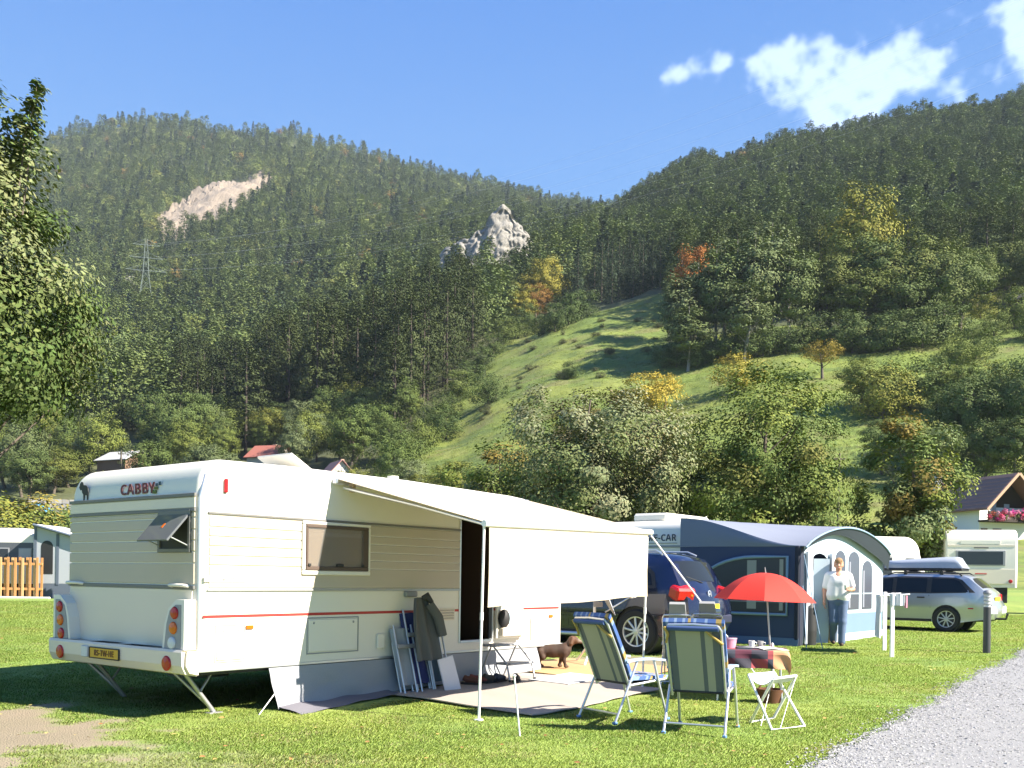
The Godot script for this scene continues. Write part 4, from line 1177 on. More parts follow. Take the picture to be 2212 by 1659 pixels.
	# running gear
	for z in [-0.42, -2.08]:
		part("corner_steady", M.steel, o, func(s: Shape) -> void:
			s.tube([Vector3(0.06, 0.47, z + 0.10), Vector3(0.40, 0.03, z + 0.14)], 0.024, 6)
			s.tube([Vector3(0.06, 0.47, z - 0.12), Vector3(0.36, 0.09, z + 0.12)], 0.018, 6)
			s.tube([Vector3(0.42, 0.46, z + 0.10), Vector3(0.24, 0.24, z + 0.12)], 0.014, 6)
			s.box(Vector3(0.40, 0.015, z + 0.14), Vector3(0.16, 0.03, 0.10)))
	part("waste_tank", M.alu, o, func(s: Shape) -> void: s.slab(Vector3(0.9, 0.24, -2.0), Vector3(1.5, 0.45, -1.45), 0.05))
	for z in [-0.30, -2.2]:
		var wheel := part("wheel", M.rubber, o, func(s: Shape) -> void: s.lathe([Vector2(0.19, -0.09), Vector2(0.30, -0.095), Vector2(0.32, -0.06), Vector2(0.32, 0.06), Vector2(0.30, 0.095), Vector2(0.19, 0.09)], 24, Transform3D(rot(Vector3.RIGHT, 90), Vector3(3.35, 0.34, z))))
		part("rim", M.steel, wheel, func(s: Shape) -> void: s.lathe([Vector2(0.19, 0.0), Vector2(0.19, 0.08), Vector2(0.05, 0.06), Vector2(0.0, 0.06)], 18, Transform3D(rot(Vector3.RIGHT, 90), Vector3(3.35, 0.34, z))))
	part("axle", M.steel, o, func(s: Shape) -> void: s.tube([Vector3(3.35, 0.34, -0.3), Vector3(3.35, 0.34, -2.2)], 0.04, 8))
	part("drawbar", M.steel, o, func(s: Shape) -> void:
		s.tube([Vector3(6.1, 0.42, -0.5), Vector3(7.3, 0.42, -1.25)], 0.04, 6); s.tube([Vector3(6.1, 0.42, -2.0), Vector3(7.3, 0.42, -1.25)], 0.04, 6)
		s.tube([Vector3(7.1, 0.62, -1.25), Vector3(7.1, 0.2, -1.25)], 0.03, 6); s.ball(Vector3(7.1, 0.22, -1.25), Vector3(0.1, 0.1, 0.04), 12))
	# skirt that hangs from the sill, creased, its foot on the rising ground
	part("draught_skirt", M.grey_cloth, o, func(s: Shape) -> void:
		s.sheet(90, 8, func(a: float, c: float) -> Vector3:
			var x := lerpf(0.86 + 0.06 * (1.0 - c), 5.54, a)
			var foot := 0.02 + 0.026 * x
			return Vector3(x, lerpf(foot, 0.47, c), 0.012 + 0.07 * (1.0 - c) + 0.02 * sin(x * 9.0 + c * 5.0) * (1.0 - c) + 0.018 * absf(sin(x * 3.1 - c * 4.0)) * (1.0 - c * c)), Vector3(0, 0, 1)))
	part("skirt_flap", mat(0.15, 0.145, 0.17, 0.9), o, func(s: Shape) -> void:
		s.sheet(24, 4, func(a: float, c: float) -> Vector3:
			var x := lerpf(0.93, 2.55, a)
			return Vector3(x, 0.05 + 0.026 * x - 0.05 * c * (1.0 - a * 0.3) + 0.006 * sin(x * 11.0 + c * 6.0), 0.07 + c * (0.30 + 0.10 * sin(x * 2.0))), Vector3.UP))
	part("skirt_cord", M.white_tube, o, func(s: Shape) -> void: s.tube([Vector3(0.90, 0.20, 0.06), Vector3(0.62, 0.01, 0.16)], 0.006, 5))

func pitch(x: float, z: float, up := 0.0) -> Vector3:
	# a point of the pitch grid (x along the caravan, z out from its side) in the world, on the ground
	var q := Vector3(-3.069, 0, -9.73) + Basis(Vector3.UP, YAW) * Vector3(x, 0, z)
	q.y = lawn(-q.z) + up
	return q

func build_awning() -> void:
	var o := thing("roll_out_awning", "white roll-out awning with hanging front panel on two poles beside the big caravan", "awning", Vector3(-3.069, 0, -9.73), YAW)
	var cloth := grain(mat(1, 1, 1, 0.9), 0.05, Color(0.46, 0.39, 0.29), Color(0.51, 0.435, 0.325), 1.0)
	cloth.backlight_enabled = true
	cloth.backlight = Color(0.05, 0.036, 0.018)
	part("canopy", cloth, o, func(s: Shape) -> void:
		s.sheet(26, 18, func(a: float, c: float) -> Vector3:
			var x := lerpf(lerpf(1.72, 1.86, c), lerpf(5.22, 5.05, c), a)
			var y := lerpf(2.53, lerpf(2.0, 2.055, a), c)
			return Vector3(x, y - 0.05 * sin(PI * a) * sin(PI * c) + 0.006 * sin(a * 40.0) * c, lerpf(0.03, 2.1, c)), Vector3.UP, 0.004))
	part("cassette", M.alu, o, func(s: Shape) -> void: s.slab(Vector3(1.70, 2.46, 0.0), Vector3(5.24, 2.53, 0.08), 0.015))
	part("front_rail", M.white_tube, o, func(s: Shape) -> void: s.tube([Vector3(1.82, 1.985, 2.11), Vector3(5.08, 2.04, 2.11)], 0.035, 10))
	part("spring_arm", M.alu, o, func(s: Shape) -> void: s.tube([Vector3(1.84, 2.43, 0.05), Vector3(1.95, 2.20, 1.1), Vector3(1.88, 1.98, 2.08)], 0.02, 8))
	part("spring_arm", M.alu, o, func(s: Shape) -> void: s.tube([Vector3(5.12, 2.43, 0.05), Vector3(5.05, 2.24, 1.1), Vector3(5.02, 2.03, 2.08)], 0.02, 8))
	part("bracket", M.tan, o, func(s: Shape) -> void: s.box(Vector3(1.90, 2.43, 0.12), Vector3(0.05, 0.10, 0.06)))
	part("front_panel", cloth, o, func(s: Shape) -> void:
		s.sheet(40, 14, func(a: float, c: float) -> Vector3:
			var x := lerpf(1.90, 4.99, a)
			var y := lerpf(lerpf(1.15, 1.235, a) + 0.012 * sin(a * 9.0), lerpf(1.965, 2.02, a), c)
			return Vector3(x, y, 2.115 + 0.022 * sin(x * 5.0) * (1.0 - c) + 0.012 * sin(x * 13.0 + c * 2.0) * (1.0 - c)), Vector3(0, 0, 1), 0.003))
	for k in [[1.86, 1.98], [5.04, 2.04]]:
		var foot := pitch(k[0] + 0.03, 2.02)
		part("pole", M.white_tube, o, func(s: Shape) -> void:
			s.tube([Vector3(k[0], k[1], 2.08), Vector3(k[0] + 0.03, foot.y, 2.02)], 0.0135, 10)
			s.tube([Vector3(k[0] + 0.015, 1.1, 2.052), Vector3(k[0] + 0.016, 1.02, 2.05)], 0.018, 10)
			s.box(Vector3(k[0] + 0.03, foot.y + 0.01, 2.02), Vector3(0.07, 0.02, 0.07)))
	var g := pitch(6.5, 3.0)
	part("storm_strap", M.white_tube, o, func(s: Shape) -> void: s.tube([Vector3(5.06, 2.0, 2.12), Vector3(6.5, g.y, 3.0)], 0.010, 6))

func build_pitch_things() -> void:
	# mats
	var mat_a := grain(mat(1, 1, 1, 0.95), 0.12, Color(0.29, 0.25, 0.22), Color(0.41, 0.36, 0.325), 3.0)
	var m1 := Shape.new()
	m1.sheet(30, 20, func(a: float, c: float) -> Vector3: return pitch(lerpf(2.46, 5.15, a) + 0.05 * sin(c * 5.0), lerpf(0.10, 2.30, c) + 0.05 * sin(a * 6.0), 0.034 + 0.004 * sin(a * 30.0 + c * 9.0)), Vector3.UP, 0.012)
	tag(obj("ground_mat", m1, mat_a), "pinkish beige ground mat spread below the awning panel", "mat")
	var m2 := Shape.new()
	m2.sheet(20, 20, func(a: float, c: float) -> Vector3: return pitch(lerpf(5.28, 7.3, a), lerpf(-0.75, 1.45, c), 0.032 + 0.005 * sin(a * 12.0 + c * 5.0)), Vector3.UP, 0.01)
	tag(obj("ground_mat", m2, grain(mat(1, 1, 1, 0.95), 0.12, Color(0.40, 0.22, 0.10), Color(0.56, 0.34, 0.17), 3.0)), "orange brown ground mat that the dog walks on", "mat")
	var m3 := Shape.new()
	m3.sheet(14, 10, func(a: float, c: float) -> Vector3: return pitch(lerpf(4.55, 5.5, a), lerpf(0.62, 1.25, c), 0.046), Vector3.UP, 0.008)
	tag(obj("door_mat", m3, grain(mat(1, 1, 1, 0.95), 0.12, Color(0.42, 0.43, 0.45), Color(0.56, 0.57, 0.58), 3.0)), "small light grey door mat before the caravan step", "mat")
	# folded chairs leaning on the wall, coat over them, white board
	var blue := mat(0.025, 0.035, 0.13, 0.9)
	var stripe := mat(0.30, 0.33, 0.37, 0.9)
	for k in 3:
		var o := thing("folded_chair", ["folded navy camp chair under the hanging coat", "folded navy and teal camp chair beside the leaning white board", "folded grey striped camp chair leaning at the end of the bundle"][k], "camp chair", pitch([2.78, 3.10, 2.58][k], 0.26), YAW, "folded chairs leaning on the caravan")
		var lean := rot(Vector3.RIGHT, -13)
		var hh: float = [0.98, 0.95, 0.80][k]
		part("folded_fabric", [blue, mat(0.05, 0.10, 0.15, 0.9), stripe][k], o, func(s: Shape) -> void:
			s.sheet(6, 10, func(a: float, c: float) -> Vector3: return lean * Vector3(lerpf(0.03, 0.30, a), lerpf(0.12, hh, c), 0.02 * sin(a * 9.0 + c * 3.0)), Vector3(0, 0, 1), 0.05))
		for x in [0.02, 0.31]:
			part("frame_tube", M.alu, o, func(s: Shape) -> void: s.tube([lean * Vector3(x, 0.012, 0.05), lean * Vector3(x, hh * 0.6, 0.03), lean * Vector3(x + 0.02, hh + 0.04, 0.0)], 0.012, 6))
			part("frame_tube", M.alu, o, func(s: Shape) -> void: s.tube([lean * Vector3(x + 0.015, 0.012, -0.03), lean * Vector3(x + 0.01, hh * 0.8, -0.05)], 0.012, 6))
		part("armrest", M.grey_plastic, o, func(s: Shape) -> void: s.box(lean * Vector3(0.165, hh * 0.72, 0.06), Vector3(0.34, 0.05, 0.03), lean, 0.01))
	var coat := thing("coat", "dark grey coat hung over the folded chairs", "coat", pitch(2.96, 0.16), YAW)
	part("coat_body", grain(mat(1, 1, 1, 0.95), 0.1, Color(0.07, 0.075, 0.075), Color(0.14, 0.145, 0.14), 3.0), coat, func(s: Shape) -> void:
		s.sheet(16, 24, func(a: float, c: float) -> Vector3:
			var w := lerpf(0.20, 0.09, pow(c, 2.2))
			var y := lerpf(0.40, 1.14, c)
			return Vector3(0.02 + (a - 0.5) * 2.0 * w - 0.05 * (1.0 - c), y, 0.20 - 0.17 * c + 0.035 * sin(a * 14.0 + c * 2.0) * (1.1 - c)), Vector3(0, 0, 1), 0.04))
	part("sleeve", mat(0.10, 0.105, 0.10, 0.95), coat, func(s: Shape) -> void: s.tube([Vector3(0.08, 1.06, 0.10), Vector3(0.15, 0.90, 0.18), Vector3(0.19, 0.68, 0.22)], [0.055, 0.062, 0.055], 10))
	part("collar", mat(0.05, 0.05, 0.05, 0.95), coat, func(s: Shape) -> void: s.tube([Vector3(0.02, 1.13, 0.04), Vector3(0.06, 1.16, 0.07), Vector3(0.12, 1.08, 0.10)], [0.03, 0.05, 0.03], 8))
	var board := thing("white_board", "small white board leaning against the folded chairs", "board", pitch(3.22, 0.46), YAW)
	part("panel", mat(0.66, 0.65, 0.69, 0.6), board, func(s: Shape) -> void: s.box(Vector3(0.0, 0.215, -0.03), Vector3(0.27, 0.42, 0.022), rot(Vector3(0, 0, 1), 9) * rot(Vector3.RIGHT, -12), 0.004))
	for x in [-0.06, 0.10]:
		part("foot", M.black, board, func(s: Shape) -> void: s.ball(Vector3(x + 0.02, 0.012, 0.015), Vector3(0.022, 0.014, 0.02), 8))
	# step
	var st := thing("step_stool", "grey two-step folding stool at the caravan door", "step stool", pitch(4.30, 0.28, 0.04), YAW)
	for k in [[0.44, -0.02], [0.22, 0.24]]:
		part("tread", M.grey_plastic, st, func(s: Shape) -> void: s.box(Vector3(0.1, k[0], k[1]), Vector3(0.50, 0.03, 0.24), Basis(), 0.01))
	for x in [-0.16, 0.36]:
		part("leg", M.steel, st, func(s: Shape) -> void: s.tube([Vector3(x, 0.01, 0.36), Vector3(x, 0.22, 0.31), Vector3(x, 0.44, 0.08), Vector3(x, 0.45, -0.08)], 0.013, 8))
		part("leg", M.steel, st, func(s: Shape) -> void: s.tube([Vector3(x, 0.44, 0.05), Vector3(x, 0.01, -0.16)], 0.013, 8))
		part("foot", M.black, st, func(s: Shape) -> void: s.ball(Vector3(x, 0.014, 0.36), Vector3(0.022, 0.016, 0.022), 8))
	# shoes
	var sh := 0
	for k in [[3.72, 0.36, "brown", 0.10, 0.035, 0.02], [3.86, 0.34, "dark red", 0.14, 0.03, 0.025], [4.02, 0.42, "black", 0.03, 0.03, 0.03], [4.16, 0.46, "dark blue", 0.03, 0.04, 0.07], [4.30, 0.62, "black canvas", 0.025, 0.025, 0.028]]:
		var so := thing("shoe", "%s shoe lying on the mat near the step" % k[2], "shoe", pitch(k[0], k[1], 0.038), YAW + 0.5 + sh * 0.4)
		sh += 1
		part("sole", M.rubber, so, func(s: Shape) -> void: s.box(Vector3(0, 0.012, 0), Vector3(0.09, 0.022, 0.26), Basis(), 0.01))
		part("upper", mat(k[3], k[4], k[5], 0.7), so, func(s: Shape) -> void:
			s.ball(Vector3(0, 0.045, 0.06), Vector3(0.042, 0.035, 0.075), 12)
			s.tube([Vector3(0, 0.05, 0.05), Vector3(0, 0.06, -0.05), Vector3(0, 0.085, -0.10)], [0.04, 0.043, 0.038], 10))
	# tall thin stake in the turf
	var stake := thing("guy_stake", "thin white stake standing upright in the turf before the mat", "stake", on_lawn(0.084, 9.09))
	part("rod", M.white_tube, stake, func(s: Shape) -> void: s.tube([Vector3(0.01, -0.02, 0), Vector3(-0.05, 0.55, 0)], 0.008, 6))
	part("peg_head", M.white_tube, stake, func(s: Shape) -> void: s.ball(Vector3(-0.05, 0.555, 0), Vector3(0.018, 0.012, 0.018), 8))
	build_dish()
	build_chairs()
	build_table()

func build_dish() -> void:
	var o := thing("satellite_dish", "grey satellite dish on a white tripod beyond the caravan front", "satellite dish", pitch(6.95, 0.05))
	part("mast", M.white_tube, o, func(s: Shape) -> void: s.tube([Vector3(0, 0.36, 0), Vector3(0.0, 0.90, 0)], 0.022, 10))
	for k in [[0.55, 0.18], [-0.18, 0.42], [-0.25, -0.40]]:
		part("leg", M.white_tube, o, func(s: Shape) -> void: s.tube([Vector3(0, 0.42, 0), Vector3(k[0], 0.0, k[1])], 0.018, 8))
	part("clamp", M.grey_plastic, o, func(s: Shape) -> void: s.box(Vector3(0.05, 0.92, 0), Vector3(0.14, 0.08, 0.08)))
	part("reflector", M.grey_plastic, o, func(s: Shape) -> void:
		var b := rot(Vector3(0, 0, 1), -68) * rot(Vector3.RIGHT, 6)
		var prof := []
		for i in 9:
			var r := 0.36 * i / 8.0
			prof.append(Vector2(r, r * r * 0.55))
		s.lathe(prof, 28, Transform3D(b, Vector3(0.12, 1.06, 0)))
		prof.reverse()
		for i in 9: prof[i].y -= 0.006
		s.lathe(prof, 28, Transform3D(b, Vector3(0.12, 1.06, 0))))
	part("feed_arm", M.alu, o, func(s: Shape) -> void: s.tube([Vector3(0.16, 0.80, 0.0), Vector3(0.56, 1.05, 0.0)], 0.011, 6))
	part("receiver", M.white_tube, o, func(s: Shape) -> void:
		s.tube([Vector3(0.56, 1.03, -0.05), Vector3(0.56, 1.10, -0.02)], [0.03, 0.035], 10)
		s.tube([Vector3(0.60, 1.03, 0.05), Vector3(0.58, 1.10, 0.04)], [0.03, 0.035], 10))

func camp_chair(label: String, at: Vector3, turn: float, cushioned: bool, pads: bool) -> void:
	# x to the sitter's right, faces -z
	var o := thing("camp_chair", label, "camp chair", at, turn, "reclining camp chairs round the table")
	if pads: o.scale = Vector3(0.72, 0.9, 0.8)
	var back := func(x: float, t: float, off := 0.0) -> Vector3:
		var z := 0.20 + 0.26 * t + 0.05 * t * t
		var y := 0.38 + 0.66 * t
		return Vector3(x, y + off * 0.35, z - off)
	var olive := mat(0.34, 0.335, 0.27, 0.95)
	var slate := mat(0.115, 0.13, 0.145, 0.95)
	if not cushioned:
		olive = mat(0.20, 0.21, 0.22, 0.95)
		slate = mat(0.16, 0.165, 0.17, 0.95)
	# back fabric in sewn strips
	for k in [[-0.235, -0.17, slate], [-0.17, 0.06, olive], [0.06, 0.10, slate], [0.10, 0.17, olive], [0.17, 0.235, slate]]:
		part("back_fabric", k[2], o, func(s: Shape) -> void: s.sheet(3, 12, func(a: float, c: float) -> Vector3: return back.call(lerpf(k[0], k[1], a), lerpf(0.02, 0.93, c), -0.006 * sin(PI * c)), Vector3(0, 0.3, 1), 0.004))
	part("back_hem", M.black, o, func(s: Shape) -> void: s.tube([back.call(-0.235, 0.015), back.call(0.235, 0.015)], 0.013, 6))
	for x in [-0.255, 0.255]:
		part("back_tube", M.alu, o, func(s: Shape) -> void: s.tube([back.call(x, -0.05), back.call(x, 0.5), back.call(x, 0.92), back.call(x * 0.9, 0.985)], 0.013, 8))
		part("seat_tube", M.alu, o, func(s: Shape) -> void: s.tube([Vector3(x, 0.37, 0.20), Vector3(x, 0.42, -0.30)], 0.013, 8))
		part("leg", M.alu, o, func(s: Shape) -> void: s.tube([Vector3(x * 1.05, 0.62, 0.10), Vector3(x * 1.1, 0.38, 0.22), Vector3(x * 1.12, 0.012, 0.40)], 0.0135, 8))
		part("leg", M.alu, o, func(s: Shape) -> void: s.tube([Vector3(x * 1.05, 0.62, -0.12), Vector3(x * 1.1, 0.38, -0.18), Vector3(x * 1.12, 0.012, -0.30)], 0.0135, 8))
		part("foot", mat(0.10, 0.22, 0.42, 0.6), o, func(s: Shape) -> void:
			s.box(Vector3(x * 1.12, 0.014, 0.40), Vector3(0.04, 0.03, 0.05), Basis(), 0.008); s.box(Vector3(x * 1.12, 0.014, -0.30), Vector3(0.04, 0.03, 0.05), Basis(), 0.008))
		part("armrest", mat(0.32, 0.42, 0.58, 0.5) if cushioned else M.grey_plastic, o, func(s: Shape) -> void: s.sheet(4, 10, func(a: float, c: float) -> Vector3: return Vector3(x * 1.06 + (a - 0.5) * 0.055, 0.625 + 0.02 * sin(PI * c), lerpf(-0.26, 0.26, c)), Vector3.UP, 0.022))
	part("stretcher", M.alu, o, func(s: Shape) -> void: s.tube([Vector3(-0.28, 0.10, 0.36), Vector3(0.28, 0.10, 0.36)], 0.011, 6))
	part("top_tube", M.alu, o, func(s: Shape) -> void: s.tube([back.call(-0.23, 0.985), back.call(0.0, 1.0), back.call(0.23, 0.985)], 0.013, 8))
	part("seat_fabric", slate, o, func(s: Shape) -> void: s.sheet(6, 8, func(a: float, c: float) -> Vector3: return Vector3(lerpf(-0.25, 0.25, a), 0.385 + 0.04 * (1.0 - c) - 0.03 * sin(PI * a) * sin(PI * c), lerpf(-0.30, 0.20, c)), Vector3.UP, 0.006))
	if cushioned:
		# quilted cushion on the front, blue with yellow print; its edge shows round the back
		var cush := Shape.new()
		cush.colored = true
		var f := func(a: float, c: float) -> Vector3:
			if c < 0.42: return Vector3(lerpf(-0.25, 0.25, a), 0.455 + 0.02 * sin(a * PI) * sin(c * 7.0), lerpf(-0.34, 0.16, c / 0.42))
			var t := (c - 0.42) / 0.58
			var p: Vector3 = back.call(lerpf(-0.285, 0.285, a), lerpf(0.06, 1.05, t), 0.055 + 0.012 * sin(a * PI))
			return p
		var n1 := 22; var n2 := 40
		for i in n1:
			for j in n2:
				var w := fine.get_noise_2d(i * 34.0, j * 34.0)
				cush.col = Color(0.06, 0.12, 0.30) if w < 0.02 else (Color(0.36, 0.25, 0.08) if w > 0.30 else Color(0.20, 0.28, 0.42))
				var p := [f.call(float(i) / n1, float(j) / n2), f.call(float(i + 1) / n1, float(j) / n2), f.call(float(i + 1) / n1, float(j + 1) / n2), f.call(float(i) / n1, float(j + 1) / n2)]
				var up := Vector3(0, 1, -0.7)
				cush.quad(p[0], p[1], p[2], p[3], up)
				var d := Vector3(0, -0.035, 0.02)
				cush.quad(p[0] + d, p[1] + d, p[2] + d, p[3] + d, -up)
				if i == 0: cush.quad(p[0], p[3], p[3] + d, p[0] + d, Vector3(-1, 0, 0))
				if i == n1 - 1: cush.quad(p[1], p[2], p[2] + d, p[1] + d, Vector3(1, 0, 0))
				if j == n2 - 1: cush.quad(p[2], p[3], p[3] + d, p[2] + d, Vector3(0, 1, 0.4))
		var cm := mat(1, 1, 1, 0.95)
		cm.vertex_color_use_as_albedo = true
		obj("cushion", cush, cm, o)
		# bands that tie the cushion round the back
		var band := mat(0.42, 0.29, 0.08, 0.9)
		part("tie_band", band, o, func(s: Shape) -> void: s.tube([back.call(-0.26, 0.97, -0.02), back.call(-0.235, 0.86, -0.025), back.call(-0.262, 0.74, -0.015)], 0.013, 6))
		part("tie_band", band, o, func(s: Shape) -> void: s.tube([back.call(0.10, 0.965, -0.02), back.call(0.17, 0.87, -0.03), back.call(0.265, 0.74, -0.02)], 0.014, 6))
		part("tie_band", mat(0.05, 0.09, 0.22, 0.9), o, func(s: Shape) -> void: s.tube([back.call(-0.235, 0.95, -0.012), back.call(0.0, 0.955, -0.022), back.call(0.235, 0.95, -0.012)], 0.026, 8))
	if pads:
		part("head_pad", mat(0.27, 0.28, 0.29, 0.95), o, func(s: Shape) -> void: s.sheet(8, 8, func(a: float, c: float) -> Vector3: return back.call(lerpf(-0.15, 0.15, a) * (1.0 - 0.12 * c), lerpf(0.92, 1.22, c), 0.012 * sin(PI * c)), Vector3(0, 0.3, 1), 0.05))

func build_chairs() -> void:
	camp_chair("olive backed camp chair with blue cushion standing on the mat edge", on_lawn(1.20, 10.25), -0.97, true, false)
	camp_chair("olive backed camp chair with blue cushion turned away beside the folding stool", on_lawn(1.86, 9.62), -0.39, true, false)
	camp_chair("plain grey camp chair with head pad beside the awning strap", on_lawn(2.16, 12.75), -0.25, false, true)
	camp_chair("plain grey camp chair with head pad drawn up to the table", on_lawn(2.60, 13.0), -0.3, false, true)
	# white folding stool with a slung seat
	var o := thing("folding_stool", "white tubular folding stool with slung seat on the open turf", "stool", on_lawn(2.66, 9.98))
	var p := [on_lawn(2.53, 9.62, 0.012) - o.position, on_lawn(2.92, 9.87, 0.012) - o.position, on_lawn(2.43, 10.06, 0.012) - o.position, on_lawn(2.74, 10.34, 0.012) - o.position]
	var q := [Vector3(-0.28, 0.50, 0.02), Vector3(0.05, 0.50, -0.26), Vector3(-0.09, 0.485, 0.24), Vector3(0.22, 0.49, -0.06)]
	part("leg_frame", M.white_tube, o, func(s: Shape) -> void: s.tube([q[0], p[0], p[1], q[1]], 0.014, 8))
	part("leg_frame", M.white_tube, o, func(s: Shape) -> void: s.tube([q[2], p[2], p[3], q[3]], 0.014, 8))
	part("seat_bar", M.white_tube, o, func(s: Shape) -> void: s.tube([q[0], q[1]], 0.014, 8))
	part("seat_bar", M.white_tube, o, func(s: Shape) -> void: s.tube([q[2], q[3]], 0.014, 8))
	part("slung_seat", mat(0.74, 0.74, 0.78, 0.9), o, func(s: Shape) -> void:
		s.sheet(10, 10, func(a: float, c: float) -> Vector3:
			var u: Vector3 = (q[0] as Vector3).lerp(q[1], a)
			var w: Vector3 = (q[2] as Vector3).lerp(q[3], a)
			return u.lerp(w, c) - Vector3(0, 0.075 * sin(PI * c), 0), Vector3.UP, 0.006))
	for k in 2:
		part("cross_wire", M.steel, o, func(s: Shape) -> void: s.tube([q[k * 2 + 1], (p[0] as Vector3).lerp(p[2], 0.5) if k == 0 else p[1].lerp(p[0], 0.75)], 0.005, 5))

func build_table() -> void:
	var at := on_lawn(2.86, 11.75)
	var o := thing("camping_table", "low camping table under a patchwork cloth beside the red umbrella", "table", at, -0.25)
	part("table_top", M.grey_plastic, o, func(s: Shape) -> void: s.slab(Vector3(-0.42, 0.57, -0.32), Vector3(0.36, 0.595, 0.30), 0.008))
	for x in [-0.36, 0.30]:
		for z in [-0.26, 0.24]:
			part("leg", M.alu, o, func(s: Shape) -> void: s.tube([Vector3(x, 0.57, z), Vector3(x * 1.1, 0.0, z * 1.15)], 0.013, 8))
	var cl := Shape.new()
	cl.colored = true
	var cols := [Color(0.30, 0.06, 0.07), Color(0.05, 0.045, 0.06), Color(0.10, 0.025, 0.045), Color(0.045, 0.05, 0.07), Color(0.58, 0.30, 0.16)]
	var f := func(a: float, c: float) -> Vector3:
		var x := lerpf(-0.56, 0.47, a); var z := lerpf(-0.46, 0.53, c)
		var dx := maxf(0.0, absf(x + 0.03) - 0.40); var dz := maxf(0.0, absf(z + 0.01) - 0.32)
		var drop := dx + dz
		var wave := 0.03 * sin((x - z) * 18.0) * minf(drop * 4.0, 1.0)
		return Vector3(clampf(x, -0.435, 0.375) + signf(x) * (minf(dx, 0.03) + dx * 0.12 + wave * 0.5 * signf(dx)), 0.602 - drop * 0.92, clampf(z, -0.335, 0.315) + signf(z) * (minf(dz, 0.03) + dz * 0.12 + wave * signf(dz)))
	for i in 34:
		for j in 34:
			var w := (int(i / 6.0) * 7 + int(j / 6.0) * 3) % 4
			cl.col = cols[w]
			if i > 25 and j > 16: cl.col = cols[4]
			var p := [f.call(i / 34.0, j / 34.0), f.call((i + 1) / 34.0, j / 34.0), f.call((i + 1) / 34.0, (j + 1) / 34.0), f.call(i / 34.0, (j + 1) / 34.0)]
			cl.quad(p[0], p[1], p[2], p[3], Vector3(0, 1, 0) + ((p[0] as Vector3) - Vector3(0, 0.55, 0)) * 0.8)
	var cm := mat(1, 1, 1, 0.95)
	cm.vertex_color_use_as_albedo = true
	var cloth := obj("tablecloth", cl, cm)
	cloth.position = at
	cloth.rotation.y = -0.25
	tag(cloth, "dark red and black patchwork cloth over the low camping table", "tablecloth")
	# things on it
	var turn := Basis(Vector3.UP, -0.25)
	var on := func(x: float, z: float, y := 0.604) -> Vector3: return at + turn * Vector3(x, y, z)
	var box := thing("storage_tub", "pink plastic tub on the camping table", "tub", on.call(-0.28, 0.05))
	part("tub_body", mat(0.55, 0.28, 0.38, 0.5), box, func(s: Shape) -> void: s.lathe([Vector2(0.0, 0.0), Vector2(0.075, 0.0), Vector2(0.095, 0.11), Vector2(0.088, 0.11), Vector2(0.07, 0.008), Vector2(0.0, 0.008)], 16))
	part("tub_lid", mat(0.62, 0.4, 0.5, 0.4), box, func(s: Shape) -> void: s.lathe([Vector2(0.1, 0.105), Vector2(0.1, 0.12), Vector2(0.0, 0.125)], 16))
	var tray := thing("serving_tray", "grey serving tray lying on the camping table", "tray", on.call(-0.05, 0.0))
	part("tray_base", M.steel, tray, func(s: Shape) -> void: s.box(Vector3(0, 0.006, 0), Vector3(0.30, 0.012, 0.22)))
	part("tray_rim", M.grey_plastic, tray, func(s: Shape) -> void: s.tube([Vector3(-0.15, 0.014, -0.11), Vector3(0.15, 0.014, -0.11), Vector3(0.15, 0.014, 0.11), Vector3(-0.15, 0.014, 0.11), Vector3(-0.15, 0.014, -0.11)], 0.007, 6))
	for k in 2:
		var cup := thing("coffee_cup", ["white cup on the tray edge", "grey cup standing behind the tray"][k], "cup", on.call([-0.02, 0.08][k], [0.06, -0.16][k], 0.617 if k == 0 else 0.604))
		part("cup_body", mat(0.7, 0.7, 0.7, 0.3) if k == 0 else M.steel, cup, func(s: Shape) -> void: s.lathe([Vector2(0.0, 0.0), Vector2(0.028, 0.0), Vector2(0.038, 0.08), Vector2(0.034, 0.08), Vector2(0.025, 0.006), Vector2(0.0, 0.006)], 14))
		part("cup_handle", M.steel, cup, func(s: Shape) -> void: s.tube([Vector3(0.034, 0.065, 0), Vector3(0.06, 0.055, 0), Vector3(0.058, 0.03, 0), Vector3(0.03, 0.02, 0)], 0.005, 6))
	var paper := thing("newspaper", "white folded newspaper on the sunny corner of the table", "newspaper", on.call(0.20, 0.10))
	part("front_page", mat(0.75, 0.74, 0.70, 0.9), paper, func(s: Shape) -> void: s.sheet(6, 6, func(a: float, c: float) -> Vector3: return Vector3(lerpf(-0.13, 0.14, a), 0.012 + 0.012 * sin(a * 4.0), lerpf(-0.17, 0.17, c)), Vector3.UP, 0.008))
	part("back_page", mat(0.66, 0.60, 0.5, 0.9), paper, func(s: Shape) -> void: s.sheet(6, 6, func(a: float, c: float) -> Vector3: return Vector3(lerpf(-0.10, 0.17, a), 0.003, lerpf(-0.15, 0.19, c)), Vector3.UP, 0.002))
	var basket := thing("wicker_basket", "brown basket standing on the turf below the table", "basket", on_lawn(3.0, 11.5), 0.3)
	basket.scale = Vector3(1.0, 0.62, 1.0)
	part("basket_body", grain(mat(1, 1, 1, 0.9), 0.2, Color(0.06, 0.022, 0.01), Color(0.17, 0.07, 0.03), 4.0), basket, func(s: Shape) -> void: s.lathe([Vector2(0.0, 0.0), Vector2(0.12, 0.0), Vector2(0.16, 0.26), Vector2(0.145, 0.26), Vector2(0.11, 0.01), Vector2(0.0, 0.01)], 18))
